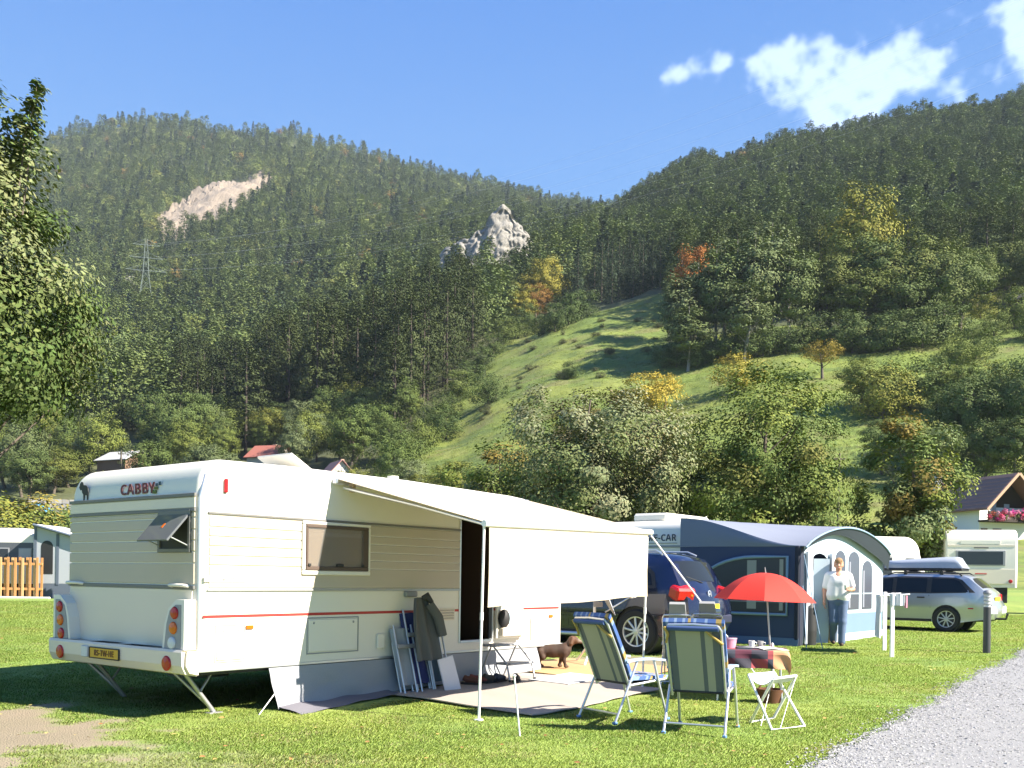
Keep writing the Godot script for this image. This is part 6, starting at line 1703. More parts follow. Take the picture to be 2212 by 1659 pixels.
func build_tent() -> void:
	var o := thing("awning_tent", "blue and grey awning tent with an arched front beside the second caravan", "tent", on_lawn(5.62, 19.6), YAW)
	var rise := 0.03
	var roof_m := mat(0.185, 0.205, 0.265, 0.85)
	roof_m.backlight_enabled = true
	roof_m.backlight = Color(0.10, 0.11, 0.14)
	var grey := mat(0.15, 0.18, 0.26, 0.85)
	var navy := mat(0.038, 0.055, 0.115, 0.85)
	var teal := mat(0.007, 0.016, 0.023, 0.8)
	var pale := mat(0.42, 0.50, 0.57, 0.85)
	var blue := mat(0.13, 0.20, 0.32, 0.85)
	var frame := mat(0.20, 0.29, 0.40, 0.8)
	var net := mat(0.05, 0.053, 0.06, 0.35)
	var film := mat(0.07, 0.072, 0.095, 0.2)
	var arc := func(x: float) -> float: return 1.98 + 0.50 * pow(sin(clampf(x / 5.2, 0.0, 1.0) * PI), 0.75)
	part("roof", roof_m, o, func(s: Shape) -> void:
		s.sheet(44, 16, func(a: float, c: float) -> Vector3:
			var x := 5.2 * a
			var e := c * c * (3.0 - 2.0 * c)
			return Vector3(x, lerpf(2.60, arc.call(x), e) + rise * 0.0 - 0.02 * sin(a * 50.0) * c * (1.0 - c), lerpf(-2.6, 0.16, c)), Vector3.UP, 0.006))
	part("arch_band", teal, o, func(s: Shape) -> void:
		s.sheet(44, 3, func(a: float, c: float) -> Vector3:
			var x := 5.2 * a
			var w := 0.13 + 0.26 * smoothstep(0.25, 0.8, a)
			return Vector3(x, arc.call(x) - 0.012 - w * c, 0.165 - 0.05 * c), Vector3(0, -0.2, 1), 0.006))
	part("arch_pole", frame, o, func(s: Shape) -> void:
		var pts := []
		for i in 23: pts.append(Vector3(5.2 * i / 22.0, arc.call(5.2 * i / 22.0) - 0.03, 0.17))
		s.tube(pts, 0.022, 6))
	# side towards the first pitch: grey gable over a navy wall with an arched window
	part("gable", grey, o, func(s: Shape) -> void:
		s.sheet(20, 4, func(a: float, c: float) -> Vector3:
			var e := a * a * (3.0 - 2.0 * a)
			return Vector3(-0.004 - 0.03 * sin(PI * c) * sin(PI * a), lerpf(1.99 - 0.02 * a, lerpf(2.60, 1.985, e), c), lerpf(-2.6, 0.14, a)), Vector3(-1, 0, 0), 0.006))
	part("side_wall", navy, o, func(s: Shape) -> void:
		s.sheet(20, 8, func(a: float, c: float) -> Vector3: return Vector3(0.0 + 0.012 * sin(a * 14.0) * (1.0 - c), lerpf(0.0, 1.985, c), lerpf(-2.6, 0.06, a)), Vector3(-1, 0, 0), 0.006))
	var arched := PackedVector2Array([Vector2(-2.25, 0.62)])
	for i in 11:
		var t := PI * 0.5 * i / 10.0
		arched.append(Vector2(-2.25 + 1.35 * (1.0 - cos(t)), 0.95 + 0.82 * sin(t)))
	arched.append_array([Vector2(-0.20, 1.77), Vector2(-0.20, 0.62)])
	var zy := Basis(Vector3(0, 0, 1), Vector3(0, 1, 0), Vector3(-1, 0, 0))
	var sw := part("side_window", net, o, func(s: Shape) -> void: s.prism(arched, 0.008, Transform3D(zy, Vector3(-0.02, 0, 0))))
	part("window_border", frame, sw, func(s: Shape) -> void:
		var pts := []
		for q in arched: pts.append(Vector3(-0.032, q.y, q.x))
		pts.append(pts[0])
		s.tube(pts, 0.035, 6))
	for q in [[-1.05, -0.85, 0.72, 1.70], [-1.95, -1.90, 0.7, 1.4], [-0.36, -0.28, 0.7, 1.72]]:
		part("curtain", mat(0.30, 0.30, 0.27, 0.9), sw, func(s: Shape) -> void: s.slab(Vector3(-0.034, q[2], q[0]), Vector3(-0.027, q[3], q[1]), 0.002))
	part("window_rail", mat(0.35, 0.36, 0.40, 0.6), sw, func(s: Shape) -> void: s.slab(Vector3(-0.036, 0.86, -2.2), Vector3(-0.027, 0.875, -0.25)))
	part("mud_wall", mat(0.10, 0.15, 0.22, 0.85), o, func(s: Shape) -> void: s.sheet(14, 3, func(a: float, c: float) -> Vector3: return Vector3(-0.02 - 0.06 * (1.0 - c), lerpf(-0.02, 0.16, c), lerpf(-2.6, 0.05, a)), Vector3(-1, 0.3, 0), 0.005))
	part("corner_pole", mat(0.012, 0.016, 0.035, 0.7), o, func(s: Shape) -> void: s.slab(Vector3(-0.03, 0.0, -0.05), Vector3(0.22, 1.99, 0.05), 0.02))
	# arched front, open at the door
	var face := PackedVector2Array()
	for i in 25:
		var x := lerpf(0.05, 5.15, i / 24.0)
		face.append(Vector2(x, arc.call(x) - 0.05))
	face.append_array([Vector2(5.15, 0.05), Vector2(1.80, 0.05)])
	for i in 9:
		var t := PI * i / 8.0
		face.append(Vector2(1.15 + 0.65 * cos(t), 1.45 + 0.42 * sin(t)))
	face.append_array([Vector2(0.50, 0.05), Vector2(0.05, 0.05)])
	part("front_wall", pale, o, func(s: Shape) -> void: s.prism(face, 0.008, Transform3D(Basis(), Vector3(0, 0, 0.0))))
	for w in [[2.02, 2.62, 1.98], [2.82, 3.50, 1.98], [3.72, 4.36, 1.80]]:
		var poly := PackedVector2Array([Vector2(w[0], 0.68), Vector2(w[1], 0.68)])
		for i in 9:
			var t := PI * i / 8.0
			poly.append(Vector2((w[0] + w[1]) * 0.5 + (w[1] - w[0]) * 0.5 * cos(t), w[2] - 0.22 + 0.20 * sin(t)))
		var fw := part("front_window", film, o, func(s: Shape) -> void: s.prism(poly, 0.006, Transform3D(Basis(), Vector3(0, 0, 0.012))))
		part("glazing_bar", pale, fw, func(s: Shape) -> void: s.slab(Vector3(w[0], 1.02, 0.02), Vector3(w[1], 1.045, 0.026), 0.001))
		part("curtain_edge", mat(0.20, 0.21, 0.26, 0.9), fw, func(s: Shape) -> void: s.slab(Vector3(w[0] + 0.02, 0.72, 0.019), Vector3(w[0] + 0.11, w[2] - 0.25, 0.024), 0.001))
	part("lower_band", blue, o, func(s: Shape) -> void: s.sheet(20, 3, func(a: float, c: float) -> Vector3: return Vector3(lerpf(1.82, 5.14, a), lerpf(0.17, 0.60, c), 0.014 + 0.006 * sin(a * 30.0)), Vector3(0, 0, 1), 0.004))
	part("mud_flap", mat(0.44, 0.54, 0.64, 0.85), o, func(s: Shape) -> void: s.sheet(20, 3, func(a: float, c: float) -> Vector3: return Vector3(lerpf(1.82, 5.16, a), lerpf(0.0, 0.17, c), 0.02 + 0.08 * (1.0 - c)), Vector3(0, 0, 1), 0.004))
	for k in [[0.30, 0.62], [1.60, 1.85]]:
		part("door_curtain", mat(0.60, 0.63, 0.70, 0.9), o, func(s: Shape) -> void: s.sheet(14, 12, func(a: float, c: float) -> Vector3: return Vector3(lerpf(k[0], k[1], a) + 0.06 * (1.0 - c) * (a - 0.5), lerpf(0.04, 1.88, c), 0.06 + 0.04 * sin(a * 16.0 + c * 1.5)), Vector3(0, 0, 1), 0.004))
	part("door_flap", pale, o, func(s: Shape) -> void: s.sheet(6, 12, func(a: float, c: float) -> Vector3: return Vector3(lerpf(0.72, 0.90, a), lerpf(0.05, 1.75, c), 0.03 + 0.26 * a + 0.02 * sin(c * 8.0)), Vector3(-1, 0, 1), 0.005))
	part("end_wall", navy, o, func(s: Shape) -> void: s.slab(Vector3(5.14, 0.0, -2.6), Vector3(5.17, 2.0, 0.0), 0.004))
	part("groundsheet", mat(0.06, 0.065, 0.075, 0.9), o, func(s: Shape) -> void: s.slab(Vector3(0.05, 0.0, -2.55), Vector3(5.1, 0.03, -0.02)))
	for k in [[0.02, 0.9, 0.10], [-0.02, 0.6, -0.2]]:
		part("guy_rope", frame, o, func(s: Shape) -> void: s.tube([Vector3(k[0], k[1] * 2.0, 0.12), Vector3(k[0] - 0.35, 0.0, 0.55 + k[2])], 0.009, 5))
	# seat and boxes in the doorway
	var bag := thing("black_sack", "tall black sack standing in the tent doorway", "sack", on_lawn(5.98, 19.98))
	part("sack_body", M.black, bag, func(s: Shape) -> void: s.lathe([Vector2(0.0, 0.0), Vector2(0.13, 0.01), Vector2(0.15, 0.3), Vector2(0.13, 0.75), Vector2(0.07, 0.88), Vector2(0.0, 0.9)], 16))
	part("sack_neck", M.rubber, bag, func(s: Shape) -> void: s.lathe([Vector2(0.04, 0.88), Vector2(0.07, 0.96), Vector2(0.0, 0.97)], 12))
	var crate := thing("camping_crate", "brown crate just inside the tent door", "crate", on_lawn(6.62, 20.85), YAW)
	part("crate_body", M.tan, crate, func(s: Shape) -> void: s.slab(Vector3(-0.2, 0.02, -0.15), Vector3(0.2, 0.38, 0.15), 0.02))
	part("crate_lid", M.dark_wood, crate, func(s: Shape) -> void: s.slab(Vector3(-0.21, 0.38, -0.16), Vector3(0.21, 0.42, 0.16), 0.01))

func build_far_side() -> void:
	# airer with towels and a rubbish bag
	var a := thing("clothes_airer", "white clothes airer hung with pale towels beside the tent", "clothes airer", on_lawn(6.62, 17.3))
	var e := Vector3(0.45, 0.0, -1.55)
	for k in [0.0, 1.0]:
		part("post", M.white_tube, a, func(s: Shape) -> void: s.slab(e * k + Vector3(-0.035, -0.02, -0.02), e * k + Vector3(0.035, 1.12, 0.02), 0.008))
		part("cross_bar", M.white_tube, a, func(s: Shape) -> void: s.tube([e * k + Vector3(-0.22, 1.06, 0), e * k + Vector3(0.30, 1.10, 0)], 0.012, 6))
	for x in [-0.18, 0.02, 0.24]:
		part("line", M.white_tube, a, func(s: Shape) -> void: s.tube([Vector3(x, 1.08, 0), e * 0.5 + Vector3(x, 1.04, 0), e + Vector3(x, 1.08, 0)], 0.005, 5))
	var pale_towel := mat(0.66, 0.66, 0.70, 0.95)
	var tw := thing("towel", "long white towel hanging over the airer line", "towel", on_lawn(6.62, 17.3), 0.0, "towels on the airer")
	part("towel_cloth", pale_towel, tw, func(s: Shape) -> void: s.sheet(14, 12, func(p: float, c: float) -> Vector3: return e * lerpf(0.35, 0.95, p) + Vector3(-0.18 + 0.03 * sin(p * 14.0) * (1.0 - c), lerpf(0.30, 1.075, c), 0), Vector3(-1, 0, 0), 0.008))
	part("towel_fold", pale_towel, tw, func(s: Shape) -> void: s.sheet(14, 4, func(p: float, c: float) -> Vector3: return e * lerpf(0.35, 0.95, p) + Vector3(-0.155, lerpf(0.75, 1.075, c), 0), Vector3(1, 0, 0), 0.008))
	var t2 := thing("towel", "small pink striped towel pegged on the airer", "towel", on_lawn(6.62, 17.3), 0.0, "towels on the airer")
	part("towel_cloth", mat(0.55, 0.22, 0.30, 0.95), t2, func(s: Shape) -> void: s.sheet(8, 8, func(p: float, c: float) -> Vector3: return e * lerpf(0.05, 0.16, p) + Vector3(0.25 + 0.02 * sin(p * 9.0), lerpf(0.86, 1.075, c), 0), Vector3(1, 0, 0), 0.008))
	part("towel_fold", mat(0.62, 0.55, 0.58, 0.95), t2, func(s: Shape) -> void: s.sheet(8, 8, func(p: float, c: float) -> Vector3: return e * lerpf(0.05, 0.16, p) + Vector3(0.225, lerpf(0.95, 1.075, c), 0), Vector3(-1, 0, 0), 0.008))
	var t3 := thing("towel", "white cloth bunched on the end of the airer", "towel", on_lawn(6.62, 17.3), 0.0, "towels on the airer")
	part("towel_cloth", pale_towel, t3, func(s: Shape) -> void: s.sheet(10, 8, func(p: float, c: float) -> Vector3: return Vector3(lerpf(-0.05, 0.20, p), lerpf(0.90, 1.10, c), 0.03 + 0.03 * sin(p * 12.0)), Vector3(0, 0, 1), 0.012))
	part("towel_fold", pale_towel, t3, func(s: Shape) -> void: s.sheet(10, 4, func(p: float, c: float) -> Vector3: return Vector3(lerpf(-0.05, 0.20, p), lerpf(0.98, 1.10, c), -0.03), Vector3(0, 0, -1), 0.012))
	# bollard light by the road
	var b := thing("bollard_light", "dark grey bollard light standing at the gravel edge", "bollard", on_lawn(8.874, 18.57))
	part("post", mat(0.045, 0.047, 0.05, 0.5), b, func(s: Shape) -> void: s.lathe([Vector2(0.068, -0.02), Vector2(0.066, 0.86), Vector2(0.0, 0.86)], 20))
	part("lens", mat(0.55, 0.55, 0.55, 0.3), b, func(s: Shape) -> void: s.lathe([Vector2(0.06, 0.86), Vector2(0.06, 1.10), Vector2(0.0, 1.10)], 20))
	part("louvre", mat(0.30, 0.30, 0.31, 0.5), b, func(s: Shape) -> void:
		for k in 3: s.lathe([Vector2(0.06, 0.91 + k * 0.065), Vector2(0.072, 0.905 + k * 0.065), Vector2(0.072, 0.92 + k * 0.065), Vector2(0.06, 0.925 + k * 0.065)], 20))
	part("cap", mat(0.22, 0.22, 0.23, 0.5), b, func(s: Shape) -> void: s.lathe([Vector2(0.078, 1.095), Vector2(0.078, 1.13), Vector2(0.05, 1.17), Vector2(0.0, 1.18)], 20))
	# picket fence
	var f := thing("picket_fence", "orange brown wooden picket fence at the end of the lawn", "fence", on_lawn(-17.25, 36.6))
	var wood := [grain(mat(1, 1, 1, 0.85), 0.02, Color(0.42, 0.19, 0.065), Color(0.58, 0.30, 0.12), 1.5), mat(0.55, 0.27, 0.10, 0.85), mat(0.62, 0.38, 0.18, 0.85)]
	for k in 46:
		part("picket", wood[k % 3], f, func(s: Shape) -> void: s.slab(Vector3(-k * 0.135 - 0.09, 0.04, 0.04 if k % 2 else -0.02), Vector3(-k * 0.135, 1.50 + 0.015 * sin(k * 2.3), 0.06 if k % 2 else 0.0), 0.006))
	for y in [0.30, 1.22]:
		part("rail", wood[1], f, func(s: Shape) -> void: s.slab(Vector3(-6.3, y, 0.002), Vector3(0.0, y + 0.09, 0.038), 0.006))
	part("footing", mat(0.5, 0.5, 0.47, 0.9), f, func(s: Shape) -> void: s.slab(Vector3(-6.4, -0.06, 0.10), Vector3(0.35, 0.07, 0.24), 0.02))
	# tent and caravan behind the fence
	var c := plain_caravan("white caravan half hidden behind the picket fence", on_lawn(-24.0, 37.6), 0.0, 6.2, 2.3, 0.5, 2.6)
	pane_in(c, Vector3(4.2, 1.25, 0.0), Vector3(5.0, 1.85, 0.02), mat(0.03, 0.03, 0.035, 0.08))
	pane_in(c, Vector3(5.35, 1.45, 0.0), Vector3(5.85, 1.85, 0.02), mat(0.4, 0.4, 0.42, 0.3))
	part("side_band", mat(0.09, 0.10, 0.12, 0.6), c, func(s: Shape) -> void: s.slab(Vector3(3.0, 1.2, 0.001), Vector3(5.9, 2.05, 0.006), 0.001))
	var t := thing("porch_tent", "grey porch tent with a white roof beyond the picket fence", "tent", on_lawn(-17.75, 37.0))
	var slate := mat(0.10, 0.125, 0.17, 0.85)
	part("roof", mat(0.66, 0.65, 0.70, 0.85), t, func(s: Shape) -> void: s.sheet(10, 8, func(p: float, q: float) -> Vector3: return Vector3(lerpf(0.0, 2.6, p), lerpf(2.75, 1.98, p) + 0.03 * sin(PI * p), lerpf(-2.4, 0.15, q)), Vector3.UP, 0.01))
	part("roof_edge", slate, t, func(s: Shape) -> void: s.tube([Vector3(0.0, 2.72, 0.17), Vector3(1.3, 2.36, 0.17), Vector3(2.62, 1.94, 0.17)], 0.05, 6))
	part("front_wall", mat(0.38, 0.40, 0.44, 0.85), t, func(s: Shape) -> void: s.prism(PackedVector2Array([Vector2(0.05, 0.55), Vector2(2.5, 0.55), Vector2(2.5, 1.95), Vector2(0.05, 2.65)]), 0.01, Transform3D()))
	part("wall_band", slate, t, func(s: Shape) -> void: s.slab(Vector3(0.05, 0.0, -0.005), Vector3(2.5, 0.545, 0.01)))
	for x in [[0.02, 2.66], [0.85, 2.40], [1.62, 2.17], [2.48, 1.94]]:
		part("wall_frame", slate, t, func(s: Shape) -> void: s.slab(Vector3(x[0] - 0.05, 0.5, 0.012), Vector3(x[0] + 0.06, x[1], 0.03)))
	part("arched_window", M.black, t, func(s: Shape) -> void:
		var poly := PackedVector2Array([Vector2(0.24, 0.9), Vector2(0.68, 0.9)])
		for i in 9: poly.append(Vector2(0.46 + 0.22 * cos(PI * i / 8.0), 1.92 + 0.22 * sin(PI * i / 8.0)))
		s.prism(poly, 0.008, Transform3D(Basis(), Vector3(0, 0, 0.012))))
	part("side_wall", mat(0.45, 0.50, 0.62, 0.85), t, func(s: Shape) -> void: s.slab(Vector3(2.5, 0.0, -2.4), Vector3(2.53, 1.95, 0.0)))
	var lt := thing("blue_bedding", "blue and white bedding airing beside the porch tent", "bedding", on_lawn(-15.9, 36.3))
	part("quilt", mat(0.30, 0.40, 0.66, 0.95), lt, func(s: Shape) -> void: s.sheet(8, 10, func(p: float, q: float) -> Vector3: return Vector3(lerpf(-0.15, 0.25, p), lerpf(0.05, 1.75, q), 0.05 * sin(p * 12.0)), Vector3(0, 0, 1), 0.02))
	part("sheet", mat(0.66, 0.67, 0.72, 0.95), lt, func(s: Shape) -> void: s.sheet(8, 10, func(p: float, q: float) -> Vector3: return Vector3(lerpf(0.30, 0.55, p), lerpf(0.10, 1.75, q), 0.04 * sin(p * 10.0)), Vector3(0, 0, 1), 0.02))

# ---------------------------------------------------------------- buildings, pylon, cables
func build_far_things() -> void:
	build_chalet()
	house("village_house", "house with a rusty red roof among the village trees", land_at(582, 174) - Vector3(0, 1.2, 0), 1.25, 6.5, 5.5, 3.4, 2.2, mat(0.30, 0.10, 0.07, 0.9), mat(0.5, 0.46, 0.40, 0.9))
	house("village_house", "low white roofed house below the pine stand", land_at(268, 166), 1.1, 6.0, 6.5, 3.2, 1.6, mat(0.42, 0.41, 0.40, 0.8), mat(0.20, 0.12, 0.08, 0.9))
	house("village_house", "small white house with a pink gable behind the roof hatch", land_at(724, 152) - Vector3(0, 0.8, 0), 0.5, 4.0, 4.5, 2.8, 2.2, mat(0.34, 0.18, 0.16, 0.9), mat(0.62, 0.58, 0.55, 0.9))
	house("hay_barn", "dark wooden barn on the upper meadow bench", land_at(2222, 206), 0.4, 7.0, 6.0, 3.2, 2.0, mat(0.05, 0.045, 0.045, 0.9), mat(0.05, 0.032, 0.022, 0.9))
	var w := thing("retaining_wall", "grey stone retaining wall beside the village road", "wall", land_at(160, 142) + Vector3(0, -1.0, 0), 0.32)
	rng.seed = 8
	var stone := [mat(0.30, 0.29, 0.27, 0.95), mat(0.40, 0.38, 0.35, 0.95), mat(0.24, 0.23, 0.22, 0.95)]
	part("wall_core", stone[2], w, func(s: Shape) -> void: s.slab(Vector3(-6.0, 0.0, -0.4), Vector3(6.0, 2.6, 0.0)))
	for r in 4:
		for k in 12:
			part("stone_block", stone[rng.randi() % 3], w, func(s: Shape) -> void: s.slab(Vector3(-6.0 + k * 1.0 + 0.3 * (r % 2), 0.05 + r * 0.65, 0.002), Vector3(-5.04 + k * 1.0 + 0.3 * (r % 2), 0.66 + r * 0.65, 0.06 + 0.05 * rng.randf()), 0.04))
	var tp := thing("blue_tarpaulin", "bright blue tarpaulin pitched beside the retaining wall", "tarpaulin", land_at(82, 138) + Vector3(0, 0.2, 0))
	part("tarp_sheet", mat(0.07, 0.30, 0.55, 0.6), tp, func(s: Shape) -> void: s.sheet(8, 8, func(a: float, c: float) -> Vector3: return Vector3(lerpf(-1.7, 1.7, a), 1.1 * sin(PI * a) + 0.3 * sin(c * 3.0), lerpf(-1.5, 1.5, c)), Vector3.UP, 0.02))
	part("tarp_pole", M.alu, tp, func(s: Shape) -> void: s.tube([Vector3(0, -0.5, 1.4), Vector3(0, 1.3, 1.4)], 0.04, 6))
	# lattice pylon on the mountain foot
	var p := thing("power_pylon", "tall pale green lattice power pylon on the forested slope", "pylon", land_at(306, 470) + Vector3(0, 1, 0), 0.3)
	var pg := mat(0.13, 0.165, 0.14, 0.7)
	var H := 43.0
	for q in [[-1, -1], [1, -1], [1, 1], [-1, 1]]:
		part("leg", pg, p, func(s: Shape) -> void: s.tube([Vector3(q[0] * 5.0, -4, q[1] * 5.0), Vector3(q[0] * 1.3, H * 0.62, q[1] * 1.3), Vector3(q[0] * 0.5, H, q[1] * 0.5)], [0.15, 0.12, 0.10], 5))
	part("lattice", pg, p, func(s: Shape) -> void:
		for k in 9:
			var y0 := H * k / 9.0; var y1 := H * (k + 1) / 9.0
			var r0 := lerpf(5.0, 1.3, minf(y0 / (H * 0.62), 1.0)) if y0 < H * 0.62 else lerpf(1.3, 0.5, (y0 / H - 0.62) / 0.38)
			var r1 := lerpf(5.0, 1.3, minf(y1 / (H * 0.62), 1.0)) if y1 < H * 0.62 else lerpf(1.3, 0.5, (y1 / H - 0.62) / 0.38)
			for f in [[-1, -1, 1, -1], [1, -1, 1, 1], [1, 1, -1, 1], [-1, 1, -1, -1]]:
				s.tube([Vector3(f[0] * r0, y0, f[1] * r0), Vector3(f[2] * r1, y1, f[3] * r1)], 0.06, 4, false)
				s.tube([Vector3(f[2] * r0, y0, f[3] * r0), Vector3(f[0] * r1, y1, f[1] * r1)], 0.06, 4, false))
	for k in 3:
		part("cross_arm", pg, p, func(s: Shape) -> void:
			var y := H * (0.66 + 0.14 * k); var r := 9.0 - k * 1.5
			s.tube([Vector3(-r, y, 0), Vector3(r, y, 0)], 0.16, 5); s.tube([Vector3(-r, y, 0), Vector3(0, y + 3.0, 0), Vector3(r, y, 0)], 0.10, 5))
	# cables sagging from the pylon over the valley to the next one out of view
	var top: Vector3 = p.position
	for k in 6:
		var a := top + Vector3(-6.0 + (k % 2) * 12.0, H * (0.66 + 0.14 * (k / 2)), 0)
		var b := Vector3(255.0, 212.0 + 14.0 * (k / 2) + (k % 2) * 4.0, -330.0 + (k % 2) * 22.0)
		var cb := Shape.new()
		var pts := []
		for i in 41:
			var t := i / 40.0
			pts.append(a.lerp(b, t) - Vector3(0, 4.0 * 26.0 * t * (1.0 - t), 0))
		cb.tube(pts, 0.02, 4)
		tag(obj("power_cable", cb, mat(0.8, 0.8, 0.8, 0.5)), "thin power cable spanning the sky above the wooded ridge", "cable", "power cables over the valley")
	# poles and small posts
	var up := thing("utility_pole", "wooden utility pole standing among the orchard trees", "pole", land_at(1808, 100))
	part("shaft", M.bark, up, func(s: Shape) -> void: s.tube([Vector3(0, -0.5, 0), Vector3(0.1, 7.5, 0)], [0.13, 0.09], 8))
	part("cross_arm", M.bark, up, func(s: Shape) -> void: s.slab(Vector3(-0.5, 6.9, -0.06), Vector3(0.7, 7.05, 0.06)))
	var u2 := thing("utility_pole", "dark utility pole beside the low white roofed house", "pole", land_at(258, 160))
	part("shaft", M.bark, u2, func(s: Shape) -> void: s.tube([Vector3(0, -0.5, 0), Vector3(0.0, 7.0, 0)], [0.16, 0.12], 8))
	part("cross_arm", M.bark, u2, func(s: Shape) -> void: s.slab(Vector3(-0.5, 6.3, -0.06), Vector3(0.5, 6.45, 0.06)))

func house(called: String, label: String, at: Vector3, turn: float, wide: float, deep: float, wall: float, rise: float, roof: Material, walls: Material) -> void:
	var o := thing(called, label, "barn" if called == "hay_barn" else "house", at - Vector3(0, 0.6, 0), turn)
	var h := wide * 0.5
	part("wall", walls, o, func(s: Shape) -> void: s.prism(PackedVector2Array([Vector2(-h, 0), Vector2(h, 0), Vector2(h, wall + 0.6), Vector2(0, wall + 0.6 + rise), Vector2(-h, wall + 0.6)]), deep, Transform3D(Basis(), Vector3(0, 0, -deep * 0.5))))
	for sg in [-1.0, 1.0]:
		part("roof_slope", roof, o, func(s: Shape) -> void:
			var a := atan2(rise, h)
			var n := Vector2(sg * sin(a), cos(a))
			var c := Vector2(sg * h * 0.55, wall + 0.6 + rise * 0.45) + n * 0.12
			s.box(Vector3(c.x, c.y, 0), Vector3(h / cos(a) * 1.12, 0.14, deep + 1.0), Basis(Vector3(0, 0, 1), -sg * a), 0.03))
	var g := mat(0.03, 0.032, 0.035, 0.1)
	for x in [-h * 0.45, h * 0.45]:
		var w := part("window", M.white, o, func(s: Shape) -> void: s.slab(Vector3(x - 0.5, 1.6, deep * 0.5 - 0.02), Vector3(x + 0.5, 2.8, deep * 0.5 + 0.04)))
		part("pane", g, w, func(s: Shape) -> void: s.slab(Vector3(x - 0.42, 1.68, deep * 0.5), Vector3(x + 0.42, 2.72, deep * 0.5 + 0.06)))
	part("chimney", M.tan, o, func(s: Shape) -> void: s.slab(Vector3(h * 0.3, wall + rise * 0.6, -0.3), Vector3(h * 0.3 + 0.5, wall + 0.6 + rise + 0.5, 0.3)))

